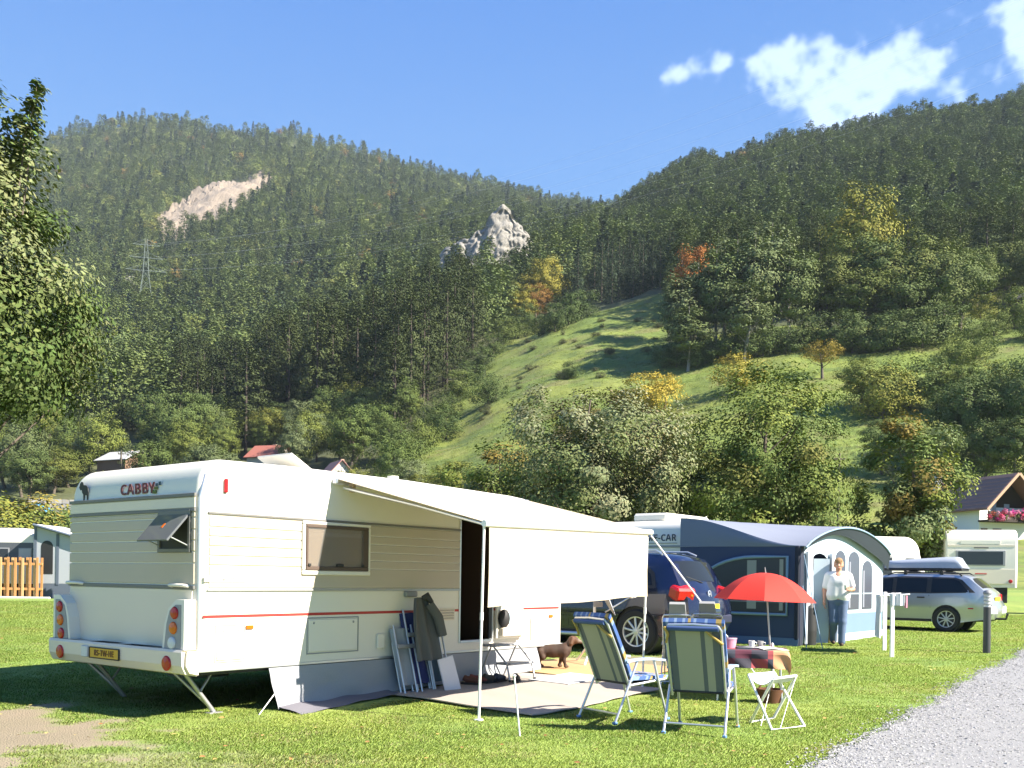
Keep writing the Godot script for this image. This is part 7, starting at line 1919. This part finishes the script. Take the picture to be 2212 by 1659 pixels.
func build_chalet() -> void:
	var at := land_at(2166, 92)
	var o := thing("chalet", "white chalet with brown roof and flower hung balcony at the foot of the hill", "house", Vector3(at.x, 3.4, at.z), 0.30)
	var white := mat(0.76, 0.75, 0.74, 0.9)
	var timber := mat(0.035, 0.024, 0.018, 0.85)
	var H := 5.35; var hw := 2.75; var rise := 2.7; var deep := 9.0
	part("wall", white, o, func(s: Shape) -> void: s.slab(Vector3(-hw, -2.0, -deep), Vector3(hw, H, 0.0), 0.02))
	part("gable_timber", timber, o, func(s: Shape) -> void: s.prism(PackedVector2Array([Vector2(-hw, H - 0.2), Vector2(hw, H - 0.2), Vector2(hw, H), Vector2(0, H + rise), Vector2(-hw, H)]), deep, Transform3D(Basis(), Vector3(0, 0, -deep + 0.02))))
	var ang := atan2(rise, hw)
	var tile := grain(mat(1, 1, 1, 0.9), 0.05, Color(0.19, 0.10, 0.08), Color(0.30, 0.18, 0.15), 0.7, 5.0)
	for sg in [-1.0, 1.0]:
		var t := Basis(Vector3(0, 0, 1), -sg * ang)
		var slope := part("roof_slope", tile, o, func(s: Shape) -> void:
			var c := Vector2(sg * hw * 0.62, H + rise * 0.38) + Vector2(sg * sin(ang), cos(ang)) * 0.14
			s.box(Vector3(c.x, c.y, -deep * 0.5 + 0.5), Vector3(hw / cos(ang) * 1.26, 0.16, deep + 2.6), t, 0.03))
		for r in 9:
			part("tile_course", tile, slope, func(s: Shape) -> void:
				var f := (r + 0.5) / 9.0
				var c := Vector2(sg * hw * 1.22 * f, H + rise * (1.0 - 1.22 * f)) + Vector2(sg * sin(ang), cos(ang)) * 0.235
				s.box(Vector3(c.x, c.y, -deep * 0.5 + 0.5), Vector3(hw / cos(ang) * 1.24 / 9.0, 0.035, deep + 2.6), t * Basis(Vector3(0, 0, 1), sg * 0.05), 0.01))
		part("barge_board", mat(0.42, 0.27, 0.18, 0.8), o, func(s: Shape) -> void:
			var c := Vector2(sg * hw * 0.62, H + rise * 0.38) + Vector2(sg * sin(ang), cos(ang)) * 0.10
			s.box(Vector3(c.x, c.y, 1.83), Vector3(hw / cos(ang) * 1.27, 0.26, 0.07), t, 0.02))
		part("purlin", timber, o, func(s: Shape) -> void: s.slab(Vector3(sg * hw * 0.95 - 0.1, H - 0.05, -0.2), Vector3(sg * hw * 0.95 + 0.1, H + 0.15, 1.7)))
	part("ridge_purlin", timber, o, func(s: Shape) -> void: s.slab(Vector3(-0.1, H + rise - 0.35, -0.2), Vector3(0.1, H + rise - 0.15, 1.7)))
	part("chimney", mat(0.6, 0.6, 0.62, 0.9), o, func(s: Shape) -> void: s.slab(Vector3(-1.2, H + rise - 0.8, -8.0), Vector3(-0.6, H + rise + 0.7, -7.4)))
	part("balcony", timber, o, func(s: Shape) -> void:
		s.slab(Vector3(-hw - 0.2, 3.75, 0.05), Vector3(hw + 0.4, 3.92, 1.35)); s.slab(Vector3(-hw - 0.2, 3.92, 1.22), Vector3(hw + 0.4, 4.7, 1.30)))
	for k in 9:
		part("baluster", mat(0.06, 0.04, 0.028, 0.8), o, func(s: Shape) -> void: s.slab(Vector3(-hw - 0.1 + k * 0.7, 3.92, 1.302), Vector3(-hw + 0.25 + k * 0.7, 4.66, 1.34)))
	rng.seed = 17
	var pinks := [Color(0.50, 0.05, 0.12), Color(0.55, 0.16, 0.28), Color(0.45, 0.03, 0.20), Color(0.52, 0.10, 0.06), Color(0.12, 0.16, 0.05), Color(0.40, 0.22, 0.30)]
	var fl := Shape.new()
	var cl := []
	for k in 40: cl.append([Vector3(rng.randf_range(-hw - 0.2, hw + 0.5), rng.randf_range(3.95, 4.95), rng.randf_range(1.36, 1.62)), Vector3(0.32, 0.28, 0.18)])
	leaves(fl, cl, 60, 0.07, pinks, Vector3(0, 4.4, 0.3))
	obj("balcony_flowers", fl, leaf_material(Color(1, 1, 1)), o)
	var dark := mat(0.03, 0.028, 0.026, 0.15)
	for w in [[-2.2, 1.35, 0.7], [-0.75, 1.35, 0.95], [1.15, 1.15, 0.62]]:
		var ww := part("window", mat(0.20, 0.12, 0.07, 0.7), o, func(s: Shape) -> void: s.slab(Vector3(w[0] - w[2] * 0.5, 1.75, -0.01), Vector3(w[0] + w[2] * 0.5, 1.75 + w[1] + 0.1, 0.05)))
		part("pane", dark, ww, func(s: Shape) -> void: s.slab(Vector3(w[0] - w[2] * 0.42, 1.83, 0.0), Vector3(w[0] + w[2] * 0.42, 1.75 + w[1], 0.065)))
		var fb := Shape.new()
		leaves(fb, [[Vector3(w[0] - 0.2, 1.72, 0.22), Vector3(0.35, 0.2, 0.16)], [Vector3(w[0] + 0.25, 1.68, 0.22), Vector3(0.35, 0.2, 0.16)]], 130, 0.06, pinks, Vector3(w[0], 1.6, 0))
		obj("window_flowers", fb, leaf_material(Color(1, 1, 1)), o)
	part("upper_door", mat(0.30, 0.32, 0.36, 0.3), o, func(s: Shape) -> void: s.slab(Vector3(-1.3, 4.0, -0.01), Vector3(-0.9, 5.6, 0.05)); s.slab(Vector3(0.0, 4.0, -0.01), Vector3(0.6, 5.5, 0.05)))

# ---------------------------------------------------------------- living things
# one continuous skin round a skeleton: bones are [from, to, radius, radius]
func flesh(bones: Array, cell: float, blend: float) -> Shape:
	var lo := Vector3.ONE * 1e9; var hi := -lo
	for b in bones:
		var r := maxf(b[2], b[3]) + cell * 3.0
		for k in 2:
			lo = lo.min((b[k] as Vector3) - Vector3.ONE * r); hi = hi.max((b[k] as Vector3) + Vector3.ONE * r)
	var n := Vector3i(((hi - lo) / cell).ceil()) + Vector3i.ONE
	var f := PackedFloat32Array()
	f.resize(n.x * n.y * n.z)
	f.fill(1.0)
	var sy := n.x; var sz := n.x * n.y
	for b in bones:
		var a: Vector3 = b[0]; var c: Vector3 = b[1]
		var reach := maxf(b[2], b[3]) + blend + cell * 2.5
		var p0 := Vector3i(((a.min(c) - Vector3.ONE * reach - lo) / cell).floor()).clamp(Vector3i.ZERO, n - Vector3i.ONE)
		var p1 := Vector3i(((a.max(c) + Vector3.ONE * reach - lo) / cell).ceil()).clamp(Vector3i.ZERO, n - Vector3i.ONE)
		var ac := c - a
		var l2 := maxf(ac.length_squared(), 1e-9)
		for z in range(p0.z, p1.z + 1):
			for y in range(p0.y, p1.y + 1):
				for x in range(p0.x, p1.x + 1):
					var p := lo + Vector3(x, y, z) * cell
					var t := clampf((p - a).dot(ac) / l2, 0.0, 1.0)
					var d := (p - a - ac * t).length() - lerpf(b[2], b[3], t)
					var i := x + y * sy + z * sz
					var e := f[i]
					var h := clampf(0.5 + 0.5 * (e - d) / blend, 0.0, 1.0)
					f[i] = lerpf(e, d, h) - blend * h * (1.0 - h)
	var id := PackedInt32Array()
	id.resize(f.size())
	id.fill(-1)
	var pts := PackedVector3Array()
	var nrm := PackedVector3Array()
	var off := [0, 1, sy, sy + 1, sz, sz + 1, sz + sy, sz + sy + 1]
	for z in n.z - 1:
		for y in n.y - 1:
			for x in n.x - 1:
				var i := x + y * sy + z * sz
				var neg := 0
				for k in 8:
					if f[i + off[k]] < 0.0: neg += 1
				if neg == 0 or neg == 8: continue
				var sum := Vector3.ZERO
				var cnt := 0
				for e in [[0, 1], [2, 3], [4, 5], [6, 7], [0, 2], [1, 3], [4, 6], [5, 7], [0, 4], [1, 5], [2, 6], [3, 7]]:
					var u: float = f[i + off[e[0]]]; var w: float = f[i + off[e[1]]]
					if (u < 0.0) != (w < 0.0):
						var t := u / (u - w)
						var q0 := Vector3(e[0] & 1, (e[0] >> 1) & 1, e[0] >> 2); var q1 := Vector3(e[1] & 1, (e[1] >> 1) & 1, e[1] >> 2)
						sum += q0.lerp(q1, t)
						cnt += 1
				id[i] = pts.size()
				pts.append(lo + (Vector3(x, y, z) + sum / cnt) * cell)
				var g := Vector3(f[i + 1] + f[i + 1 + sy] + f[i + 1 + sz] + f[i + 1 + sy + sz] - f[i] - f[i + sy] - f[i + sz] - f[i + sy + sz],
					f[i + sy] + f[i + sy + 1] + f[i + sy + sz] + f[i + sy + sz + 1] - f[i] - f[i + 1] - f[i + sz] - f[i + sz + 1],
					f[i + sz] + f[i + sz + 1] + f[i + sz + sy] + f[i + sz + sy + 1] - f[i] - f[i + 1] - f[i + sy] - f[i + sy + 1])
				nrm.append(g.normalized())
	var s := Shape.new()
	for z in range(1, n.z - 1):
		for y in range(1, n.y - 1):
			for x in range(1, n.x - 1):
				var i := x + y * sy + z * sz
				var a := f[i] < 0.0
				for q in [[1, sy, sz], [sy, sz, 1], [sz, 1, sy]]:
					if (f[i + q[0]] < 0.0) == a: continue
					var k0 := id[i]; var k1 := id[i - q[1]]; var k2 := id[i - q[1] - q[2]]; var k3 := id[i - q[2]]
					if k0 < 0 or k1 < 0 or k2 < 0 or k3 < 0: continue
					s.quad_n(pts[k0], pts[k1], pts[k2], pts[k3], nrm[k0], nrm[k1], nrm[k2], nrm[k3])
	return s

func hand(wrist: Vector3, dir: Vector3, palm: Vector3, curl: float, thumb: float) -> Array:
	# palm and five fingers, each its own chain; palm: the way the palm faces
	var side := dir.cross(palm).normalized()
	var b := [[wrist, wrist + dir * 0.045, 0.026, 0.03], [wrist + dir * 0.05 + side * 0.016, wrist + dir * 0.085 + side * 0.018, 0.02, 0.017], [wrist + dir * 0.05 - side * 0.016, wrist + dir * 0.08 - side * 0.02, 0.02, 0.016]]
	for k in 4:
		var r := wrist + dir * 0.09 + side * (0.030 - 0.020 * k)
		var l: float = [0.034, 0.040, 0.037, 0.028][k]
		var d1 := (dir * cos(curl) + palm * sin(curl)).normalized()
		var d2 := (dir * cos(curl * 2.2) + palm * sin(curl * 2.2)).normalized()
		b.append([r, r + d1 * l, 0.0095, 0.009])
		b.append([r + d1 * l, r + d1 * l + d2 * l * 0.9, 0.009, 0.0075])
	var t0 := wrist + dir * 0.025 + side * 0.03 * thumb
	var t1 := t0 + (side * thumb * 0.8 + dir * 0.7 + palm * 0.4).normalized() * 0.038
	b.append([t0, t1, 0.0125, 0.0105])
	b.append([t1, t1 + (dir + palm * 0.6).normalized() * 0.032, 0.0105, 0.0085])
	return b

func join(a: Shape, b: Shape) -> void:
	a.v.append_array(b.v)
	a.n.append_array(b.n)

func build_person() -> void:
	var o := thing("person", "person in white shirt and blue jeans walking from the blue tent with a cup", "person", on_lawn(6.56, 20.0), -0.30)
	var skin_m := mat(0.50, 0.26, 0.17, 0.55)
	var sL := Vector3(0.195, 1.40, -0.01); var sR := Vector3(-0.195, 1.40, -0.01)
	var eL := Vector3(0.275, 1.14, 0.0); var eR := Vector3(-0.262, 1.12, -0.03)
	var wL := Vector3(0.215, 1.12, 0.235); var wR := Vector3(-0.268, 0.89, 0.06)
	var hipL := Vector3(0.09, 0.90, 0); var hipR := Vector3(-0.09, 0.90, 0)
	var kL := Vector3(0.085, 0.49, 0.05); var kR := Vector3(-0.085, 0.49, 0.03)
	var aL := Vector3(0.075, 0.09, 0.07); var aR := Vector3(-0.08, 0.115, -0.17)
	var body := flesh([
		[Vector3(0, 1.44, -0.01), Vector3(0, 1.55, 0.005), 0.058, 0.054], [Vector3(-0.13, 1.40, -0.01), Vector3(0.13, 1.40, -0.01), 0.075, 0.075],
		[Vector3(0, 1.36, 0), Vector3(0, 1.12, 0.01), 0.125, 0.135], [Vector3(0, 1.12, 0.01), Vector3(0, 0.96, 0), 0.135, 0.14],
		[sL, eL, 0.052, 0.042], [eL, wL, 0.041, 0.028], [sR, eR, 0.052, 0.042], [eR, wR, 0.041, 0.028],
		[hipL, kL, 0.085, 0.058], [kL, aL, 0.056, 0.038], [hipR, kR, 0.085, 0.058], [kR, aR, 0.056, 0.038],
	], 0.016, 0.03)
	var head := flesh([
		[Vector3(0, 1.625, 0.012), Vector3(0, 1.66, -0.01), 0.082, 0.088], [Vector3(0, 1.57, 0.035), Vector3(0, 1.60, 0.03), 0.05, 0.065], [Vector3(0, 1.50, 0.0), Vector3(0, 1.58, 0.0), 0.052, 0.056],
		[Vector3(0, 1.625, 0.10), Vector3(0, 1.60, 0.112), 0.011, 0.014], [Vector3(-0.022, 1.563, 0.082), Vector3(0.022, 1.563, 0.082), 0.010, 0.010],
		[Vector3(-0.084, 1.625, 0.0), Vector3(-0.086, 1.60, 0.0), 0.014, 0.011], [Vector3(0.084, 1.625, 0.0), Vector3(0.086, 1.60, 0.0), 0.014, 0.011], [Vector3(-0.05, 1.655, 0.078), Vector3(0.05, 1.655, 0.078), 0.012, 0.012],
	], 0.006, 0.016)
	join(body, head)
	join(body, flesh(hand(wR, Vector3(0.0, -0.98, 0.18).normalized(), Vector3(1, 0, 0), 0.35, 1.0), 0.004, 0.006))
	join(body, flesh(hand(wL, Vector3(-0.35, 0.25, 0.9).normalized(), Vector3(-0.9, 0.1, -0.4).normalized(), 0.75, -1.0), 0.004, 0.006))
	obj("body", body, skin_m, o)
	for x in [-0.034, 0.034]:
		part("eye", M.black, o, func(s: Shape) -> void: s.ball(Vector3(x, 1.634, 0.083), Vector3(0.012, 0.008, 0.008), 10))
	var mouth := mat(0.34, 0.10, 0.09, 0.5)
	part("mouth", mouth, o, func(s: Shape) -> void: s.ball(Vector3(0, 1.564, 0.092), Vector3(0.022, 0.005, 0.006), 10))
	var hair := flesh([
		[Vector3(0, 1.69, -0.02), Vector3(0, 1.685, 0.03), 0.083, 0.072], [Vector3(-0.055, 1.66, -0.03), Vector3(-0.06, 1.60, -0.04), 0.04, 0.03], [Vector3(0.055, 1.66, -0.03), Vector3(0.06, 1.60, -0.04), 0.04, 0.03],
		[Vector3(0, 1.64, -0.06), Vector3(0, 1.57, -0.055), 0.06, 0.05], [Vector3(-0.05, 1.705, 0.055), Vector3(0.05, 1.71, 0.058), 0.026, 0.024],
	], 0.007, 0.02)
	obj("hair", hair, grain(mat(1, 1, 1, 0.7), 0.2, Color(0.20, 0.10, 0.04), Color(0.40, 0.24, 0.11), 8.0), o)
	var shirt := flesh([
		[Vector3(-0.10, 1.435, -0.01), Vector3(0.10, 1.435, -0.01), 0.062, 0.062], [Vector3(-0.15, 1.40, -0.01), Vector3(0.15, 1.40, -0.01), 0.088, 0.088], [Vector3(-0.05, 1.30, 0.01), Vector3(-0.07, 1.02, 0.01), 0.145, 0.155], [Vector3(0.05, 1.30, 0.01), Vector3(0.07, 1.02, 0.01), 0.145, 0.155],
		[Vector3(-0.07, 1.27, 0.07), Vector3(0.07, 1.27, 0.07), 0.085, 0.085], [Vector3(-0.09, 1.02, 0.0), Vector3(-0.08, 0.93, 0.0), 0.14, 0.12], [Vector3(0.09, 1.02, 0.0), Vector3(0.08, 0.93, 0.0), 0.14, 0.12],
		[sL, sL.lerp(eL, 0.72), 0.078, 0.07], [sR, sR.lerp(eR, 0.72), 0.078, 0.07],
	], 0.012, 0.035)
	obj("shirt", shirt, mat(0.70, 0.70, 0.70, 0.9), o)
	var jeans := flesh([
		[Vector3(-0.06, 0.93, 0), Vector3(0.06, 0.93, 0), 0.135, 0.135], [hipL, kL, 0.112, 0.082], [kL, aL + Vector3(0, 0.0, 0), 0.08, 0.072], [hipR, kR, 0.112, 0.082], [kR, aR, 0.08, 0.072],
	], 0.012, 0.03)
	obj("jeans", jeans, grain(mat(1, 1, 1, 0.9), 0.08, Color(0.055, 0.085, 0.16), Color(0.16, 0.22, 0.34), 4.0), o)
	for a in [[aL, 0.0], [aR, -0.06]]:
		var sh := flesh([[a[0] + Vector3(0, -0.05, -0.02), a[0] + Vector3(0, -0.055, 0.12), 0.038, 0.032], [a[0], a[0] + Vector3(0, -0.05, 0.0), 0.042, 0.042]], 0.008, 0.02)
		obj("shoe", sh, M.dark_wood, o)
	var cup := thing("drinking_cup", "small pale cup held in the hand of the walking person", "cup", o.position + Basis(Vector3.UP, -0.30) * Vector3(0.135, 1.12, 0.305))
	part("cup_body", mat(0.6, 0.66, 0.55, 0.4), cup, func(s: Shape) -> void: s.lathe([Vector2(0.0, 0.0), Vector2(0.028, 0.0), Vector2(0.036, 0.095), Vector2(0.033, 0.095), Vector2(0.026, 0.006), Vector2(0.0, 0.006)], 16))
	part("cup_rim", mat(0.05, 0.06, 0.05, 0.4), cup, func(s: Shape) -> void: s.lathe([Vector2(0.036, 0.093), Vector2(0.038, 0.098), Vector2(0.033, 0.099)], 16))

func build_dog() -> void:
	# a small brown dog walking over the orange mat, faces +x
	var s := flesh([
		[Vector3(-0.19, 0.235, 0), Vector3(0.0, 0.225, 0), 0.082, 0.088], [Vector3(0.0, 0.225, 0), Vector3(0.15, 0.235, 0), 0.088, 0.098], [Vector3(0.15, 0.21, 0), Vector3(0.18, 0.25, 0), 0.085, 0.075],
		[Vector3(0.17, 0.26, 0), Vector3(0.265, 0.365, 0), 0.062, 0.048], [Vector3(0.27, 0.385, 0), Vector3(0.305, 0.385, 0), 0.055, 0.05], [Vector3(0.32, 0.372, 0), Vector3(0.395, 0.358, 0), 0.032, 0.023],
		[Vector3(0.265, 0.41, 0.045), Vector3(0.245, 0.335, 0.065), 0.016, 0.024], [Vector3(0.265, 0.41, -0.045), Vector3(0.245, 0.335, -0.065), 0.016, 0.024],
		# front legs: elbow, wrist, paw
		[Vector3(0.16, 0.20, 0.055), Vector3(0.15, 0.105, 0.058), 0.036, 0.024], [Vector3(0.15, 0.105, 0.058), Vector3(0.175, 0.025, 0.058), 0.023, 0.019], [Vector3(0.175, 0.018, 0.058), Vector3(0.205, 0.016, 0.058), 0.019, 0.016],
		[Vector3(0.15, 0.20, -0.055), Vector3(0.125, 0.105, -0.058), 0.036, 0.024], [Vector3(0.125, 0.105, -0.058), Vector3(0.10, 0.03, -0.058), 0.023, 0.019], [Vector3(0.10, 0.018, -0.058), Vector3(0.13, 0.016, -0.058), 0.019, 0.016],
		# hind legs: knee forward by the belly, hock back, shank down
		[Vector3(-0.19, 0.22, 0.05), Vector3(-0.15, 0.145, 0.06), 0.058, 0.04], [Vector3(-0.15, 0.145, 0.06), Vector3(-0.235, 0.085, 0.06), 0.034, 0.021], [Vector3(-0.235, 0.085, 0.06), Vector3(-0.225, 0.022, 0.06), 0.02, 0.018], [Vector3(-0.225, 0.017, 0.06), Vector3(-0.19, 0.016, 0.06), 0.019, 0.016],
		[Vector3(-0.18, 0.22, -0.05), Vector3(-0.12, 0.145, -0.06), 0.058, 0.04], [Vector3(-0.12, 0.145, -0.06), Vector3(-0.19, 0.085, -0.06), 0.034, 0.021], [Vector3(-0.19, 0.085, -0.06), Vector3(-0.165, 0.022, -0.06), 0.02, 0.018], [Vector3(-0.165, 0.017, -0.06), Vector3(-0.13, 0.016, -0.06), 0.019, 0.016],
		# tail, carried low with a plume
		[Vector3(-0.255, 0.25, 0), Vector3(-0.30, 0.20, 0), 0.024, 0.028], [Vector3(-0.30, 0.20, 0), Vector3(-0.30, 0.11, 0.01), 0.03, 0.02],
	], 0.009, 0.028)
	s.colored = true
	for i in s.v.size():
		var p := s.v[i]
		var c := Color(0.034, 0.017, 0.011).lerp(Color(0.062, 0.031, 0.018), clampf(fine.get_noise_3d(p.x * 300.0, p.y * 300.0, p.z * 300.0) + 0.3, 0.0, 1.0))
		if p.x > 0.33: c = c.lerp(Color(0.18, 0.13, 0.10), clampf((p.x - 0.33) * 30.0, 0.0, 1.0))
		if p.x > 0.22 and p.y > 0.30 and p.x < 0.34: c = c.lerp(Color(0.13, 0.055, 0.025), 0.6)
		if p.y < 0.035: c = c.lerp(Color(0.16, 0.10, 0.06), 0.5)
		s.c.append(c)
	var o := thing("dog", "small dark brown dog walking over the orange mat", "dog", on_lawn(0.60, 14.28, 0.042), 0.06)
	o.scale = Vector3.ONE * 1.03
	var m := mat(1, 1, 1, 0.75)
	m.vertex_color_use_as_albedo = true
	obj("body", s, m, o)
	part("nose", M.black, o, func(q: Shape) -> void: q.ball(Vector3(0.415, 0.366, 0), Vector3(0.012, 0.011, 0.014), 10))
	for z in [-0.036, 0.036]:
		part("eye", M.black, o, func(q: Shape) -> void: q.ball(Vector3(0.335, 0.402, z), Vector3(0.008, 0.008, 0.006), 8))

# ---------------------------------------------------------------- light
func clouds() -> ImageTexture:
	# only the cumulus: white where they stand, clear elsewhere
	var w := 4096; var h := 2048
	var im := Image.create(w, h, false, Image.FORMAT_RGBA8)
	im.fill(Color(0, 0, 0, 0))
	var f := FastNoiseLite.new()
	f.seed = 4
	f.fractal_octaves = 6
	f.frequency = 0.045
	f.fractal_gain = 0.55
	# lobes: azimuth and elevation in degrees, radii, weight
	var lobes := []
	for q in [[1690, 150, 90, 62, 1.05], [1760, 140, 78, 58, 1.05], [1640, 132, 45, 30, 0.8], [1785, 200, 75, 58, 1.1], [1805, 255, 70, 52, 1.1], [1850, 285, 50, 32, 0.8], [1885, 155, 75, 52, 0.9], [1925, 112, 42, 34, 0.8], [1990, 132, 46, 34, 0.7], [2060, 170, 56, 60, 0.62], [1960, 185, 50, 30, 0.55], [1490, 148, 62, 28, 0.98], [1425, 165, 34, 16, 0.85], [1545, 132, 30, 22, 0.8], [2110, 22, 55, 18, 0.75], [2022, 20, 20, 12, 0.6], [2205, 90, 45, 62, 1.0], [2190, 30, 34, 50, 0.9], [2215, 185, 36, 36, 0.7], [1630, 282, 20, 14, 0.65], [1830, 232, 60, 40, 0.9], [2260, 60, 80, 90, 1.0]]:
		var d := Vector3((q[0] - AXIS.x) / FOCAL, (AXIS.y + ROLL * (q[0] - AXIS.x) - q[1]) / FOCAL, 1.0)
		lobes.append([rad_to_deg(atan(d.x)), rad_to_deg(atan(d.y / Vector2(d.x, 1.0).length())), rad_to_deg(q[2] / FOCAL) * 0.86, rad_to_deg(q[3] / FOCAL) * 0.86, q[4]])
	var r := RandomNumberGenerator.new()
	r.seed = 12
	for k in 15:                                   # other clouds round the rest of the sky
		var az := r.randf_range(42.0, 320.0)
		var el := r.randf_range(16.0, 48.0)
		for j in 5:
			lobes.append([az + r.randfn() * 3.0, el + r.randfn() * 1.2, r.randf_range(1.5, 3.5), r.randf_range(1.0, 2.0), r.randf_range(0.6, 1.05)])
	var field := {}
	for l in lobes:
		var reach := 2.1
		var x0 := int((l[0] - l[2] * reach) / 360.0 * w); var x1 := int((l[0] + l[2] * reach) / 360.0 * w)
		var y0 := int((90.0 - l[1] - l[3] * reach) / 180.0 * h); var y1 := int((90.0 - l[1] + l[3] * reach) / 180.0 * h)
		for y in range(maxi(y0, 0), y1):
			for x in range(x0, x1):
				var dx: float = (x * 360.0 / w - l[0]) / l[2]; var dy: float = (90.0 - y * 180.0 / h - l[1]) / l[3]
				var q := dx * dx + dy * dy
				if q > 4.5: continue
				var key := Vector2i(x, y)
				field[key] = minf(field.get(key, 0.0) + l[4] * exp(-q * 1.05), 1.1)
	for key in field:
		var n := f.get_noise_2d(key.x, key.y * 1.2) * 0.75 + f.get_noise_2d(key.x * 0.3 + 500.0, key.y * 0.3) * 0.35
		var d: float = field[key] * 1.15 + n * 1.15 - 0.34
		if d <= 0.0: continue
		var a := smoothstep(0.0, 0.95, d)
		var g := clampf(0.86 + 0.14 * smoothstep(0.1, 0.6, d) , 0.0, 1.0)
		im.set_pixel(posmod(key.x, w), key.y, Color(g, g, g * 1.0, a))
	return ImageTexture.create_from_image(im)

func build_light() -> void:
	var cam := Camera3D.new()
	cam.name = "camera"
	cam.projection = Camera3D.PROJECTION_FRUSTUM
	cam.near = 0.1
	cam.far = 4000.0
	cam.size = 2.0 * 829.5 / FOCAL * cam.near
	cam.frustum_offset = Vector2(0, (AXIS.y - 829.5) / FOCAL * cam.near)
	add_child(cam)
	cam.position = Vector3(0, EYE, 0)
	cam.rotation.z = ROLL
	cam.current = true
	var sky := ProceduralSkyMaterial.new()
	sky.sky_top_color = Color(0.02, 0.165, 0.62).linear_to_srgb()
	sky.sky_horizon_color = Color(0.46, 0.80, 1.0).linear_to_srgb()
	sky.sky_curve = 0.205
	sky.ground_bottom_color = Color(0.10, 0.13, 0.06).linear_to_srgb()
	sky.ground_horizon_color = Color(0.30, 0.36, 0.34).linear_to_srgb()
	sky.sky_cover = clouds()
	sky.sky_cover_modulate = Color(0.75, 0.75, 0.75, 1.0)
	sky.sun_angle_max = 1.0
	var e := Environment.new()
	e.background_mode = Environment.BG_SKY
	e.sky = Sky.new()
	e.sky.sky_material = sky
	e.background_energy_multiplier = 0.385
	e.tonemap_mode = Environment.TONE_MAPPER_LINEAR
	e.tonemap_exposure = 3.3
	e.sdfgi_enabled = true
	e.ssao_enabled = true
	e.ssil_enabled = true
	e.fog_enabled = true
	e.fog_density = 0.0001
	e.fog_light_color = Color(0.80, 0.86, 0.92)
	var we := WorldEnvironment.new()
	we.name = "world_environment"
	we.environment = e
	add_child(we)
	var sun := DirectionalLight3D.new()
	sun.name = "sun"
	sun.light_color = Color(1.0, 0.965, 0.90)
	sun.light_energy = 1.6
	sun.light_angular_distance = 0.5
	sun.shadow_enabled = true
	add_child(sun)
	var high := deg_to_rad(38.0)
	sun.look_at_from_position(Vector3(0.932 * cos(high), sin(high), 0.361 * cos(high)) * 50.0, Vector3.ZERO)

func _ready() -> void:
	noise.seed = 3
	noise.frequency = 0.03
	noise.fractal_octaves = 4
	fine.seed = 9
	fine.frequency = 0.02
	fine.fractal_octaves = 3
	build_light()
	make_paints()
	build_land()
	build_road()
	make_kinds()
	build_rocks()
	build_woods()
	build_hill_plants()
	build_near_trees()
	build_far_things()
	build_caravan()
	build_awning()
	build_cars()
	build_neighbours()
	build_pitch_things()
	build_person()
	build_dog()
	build_grass()
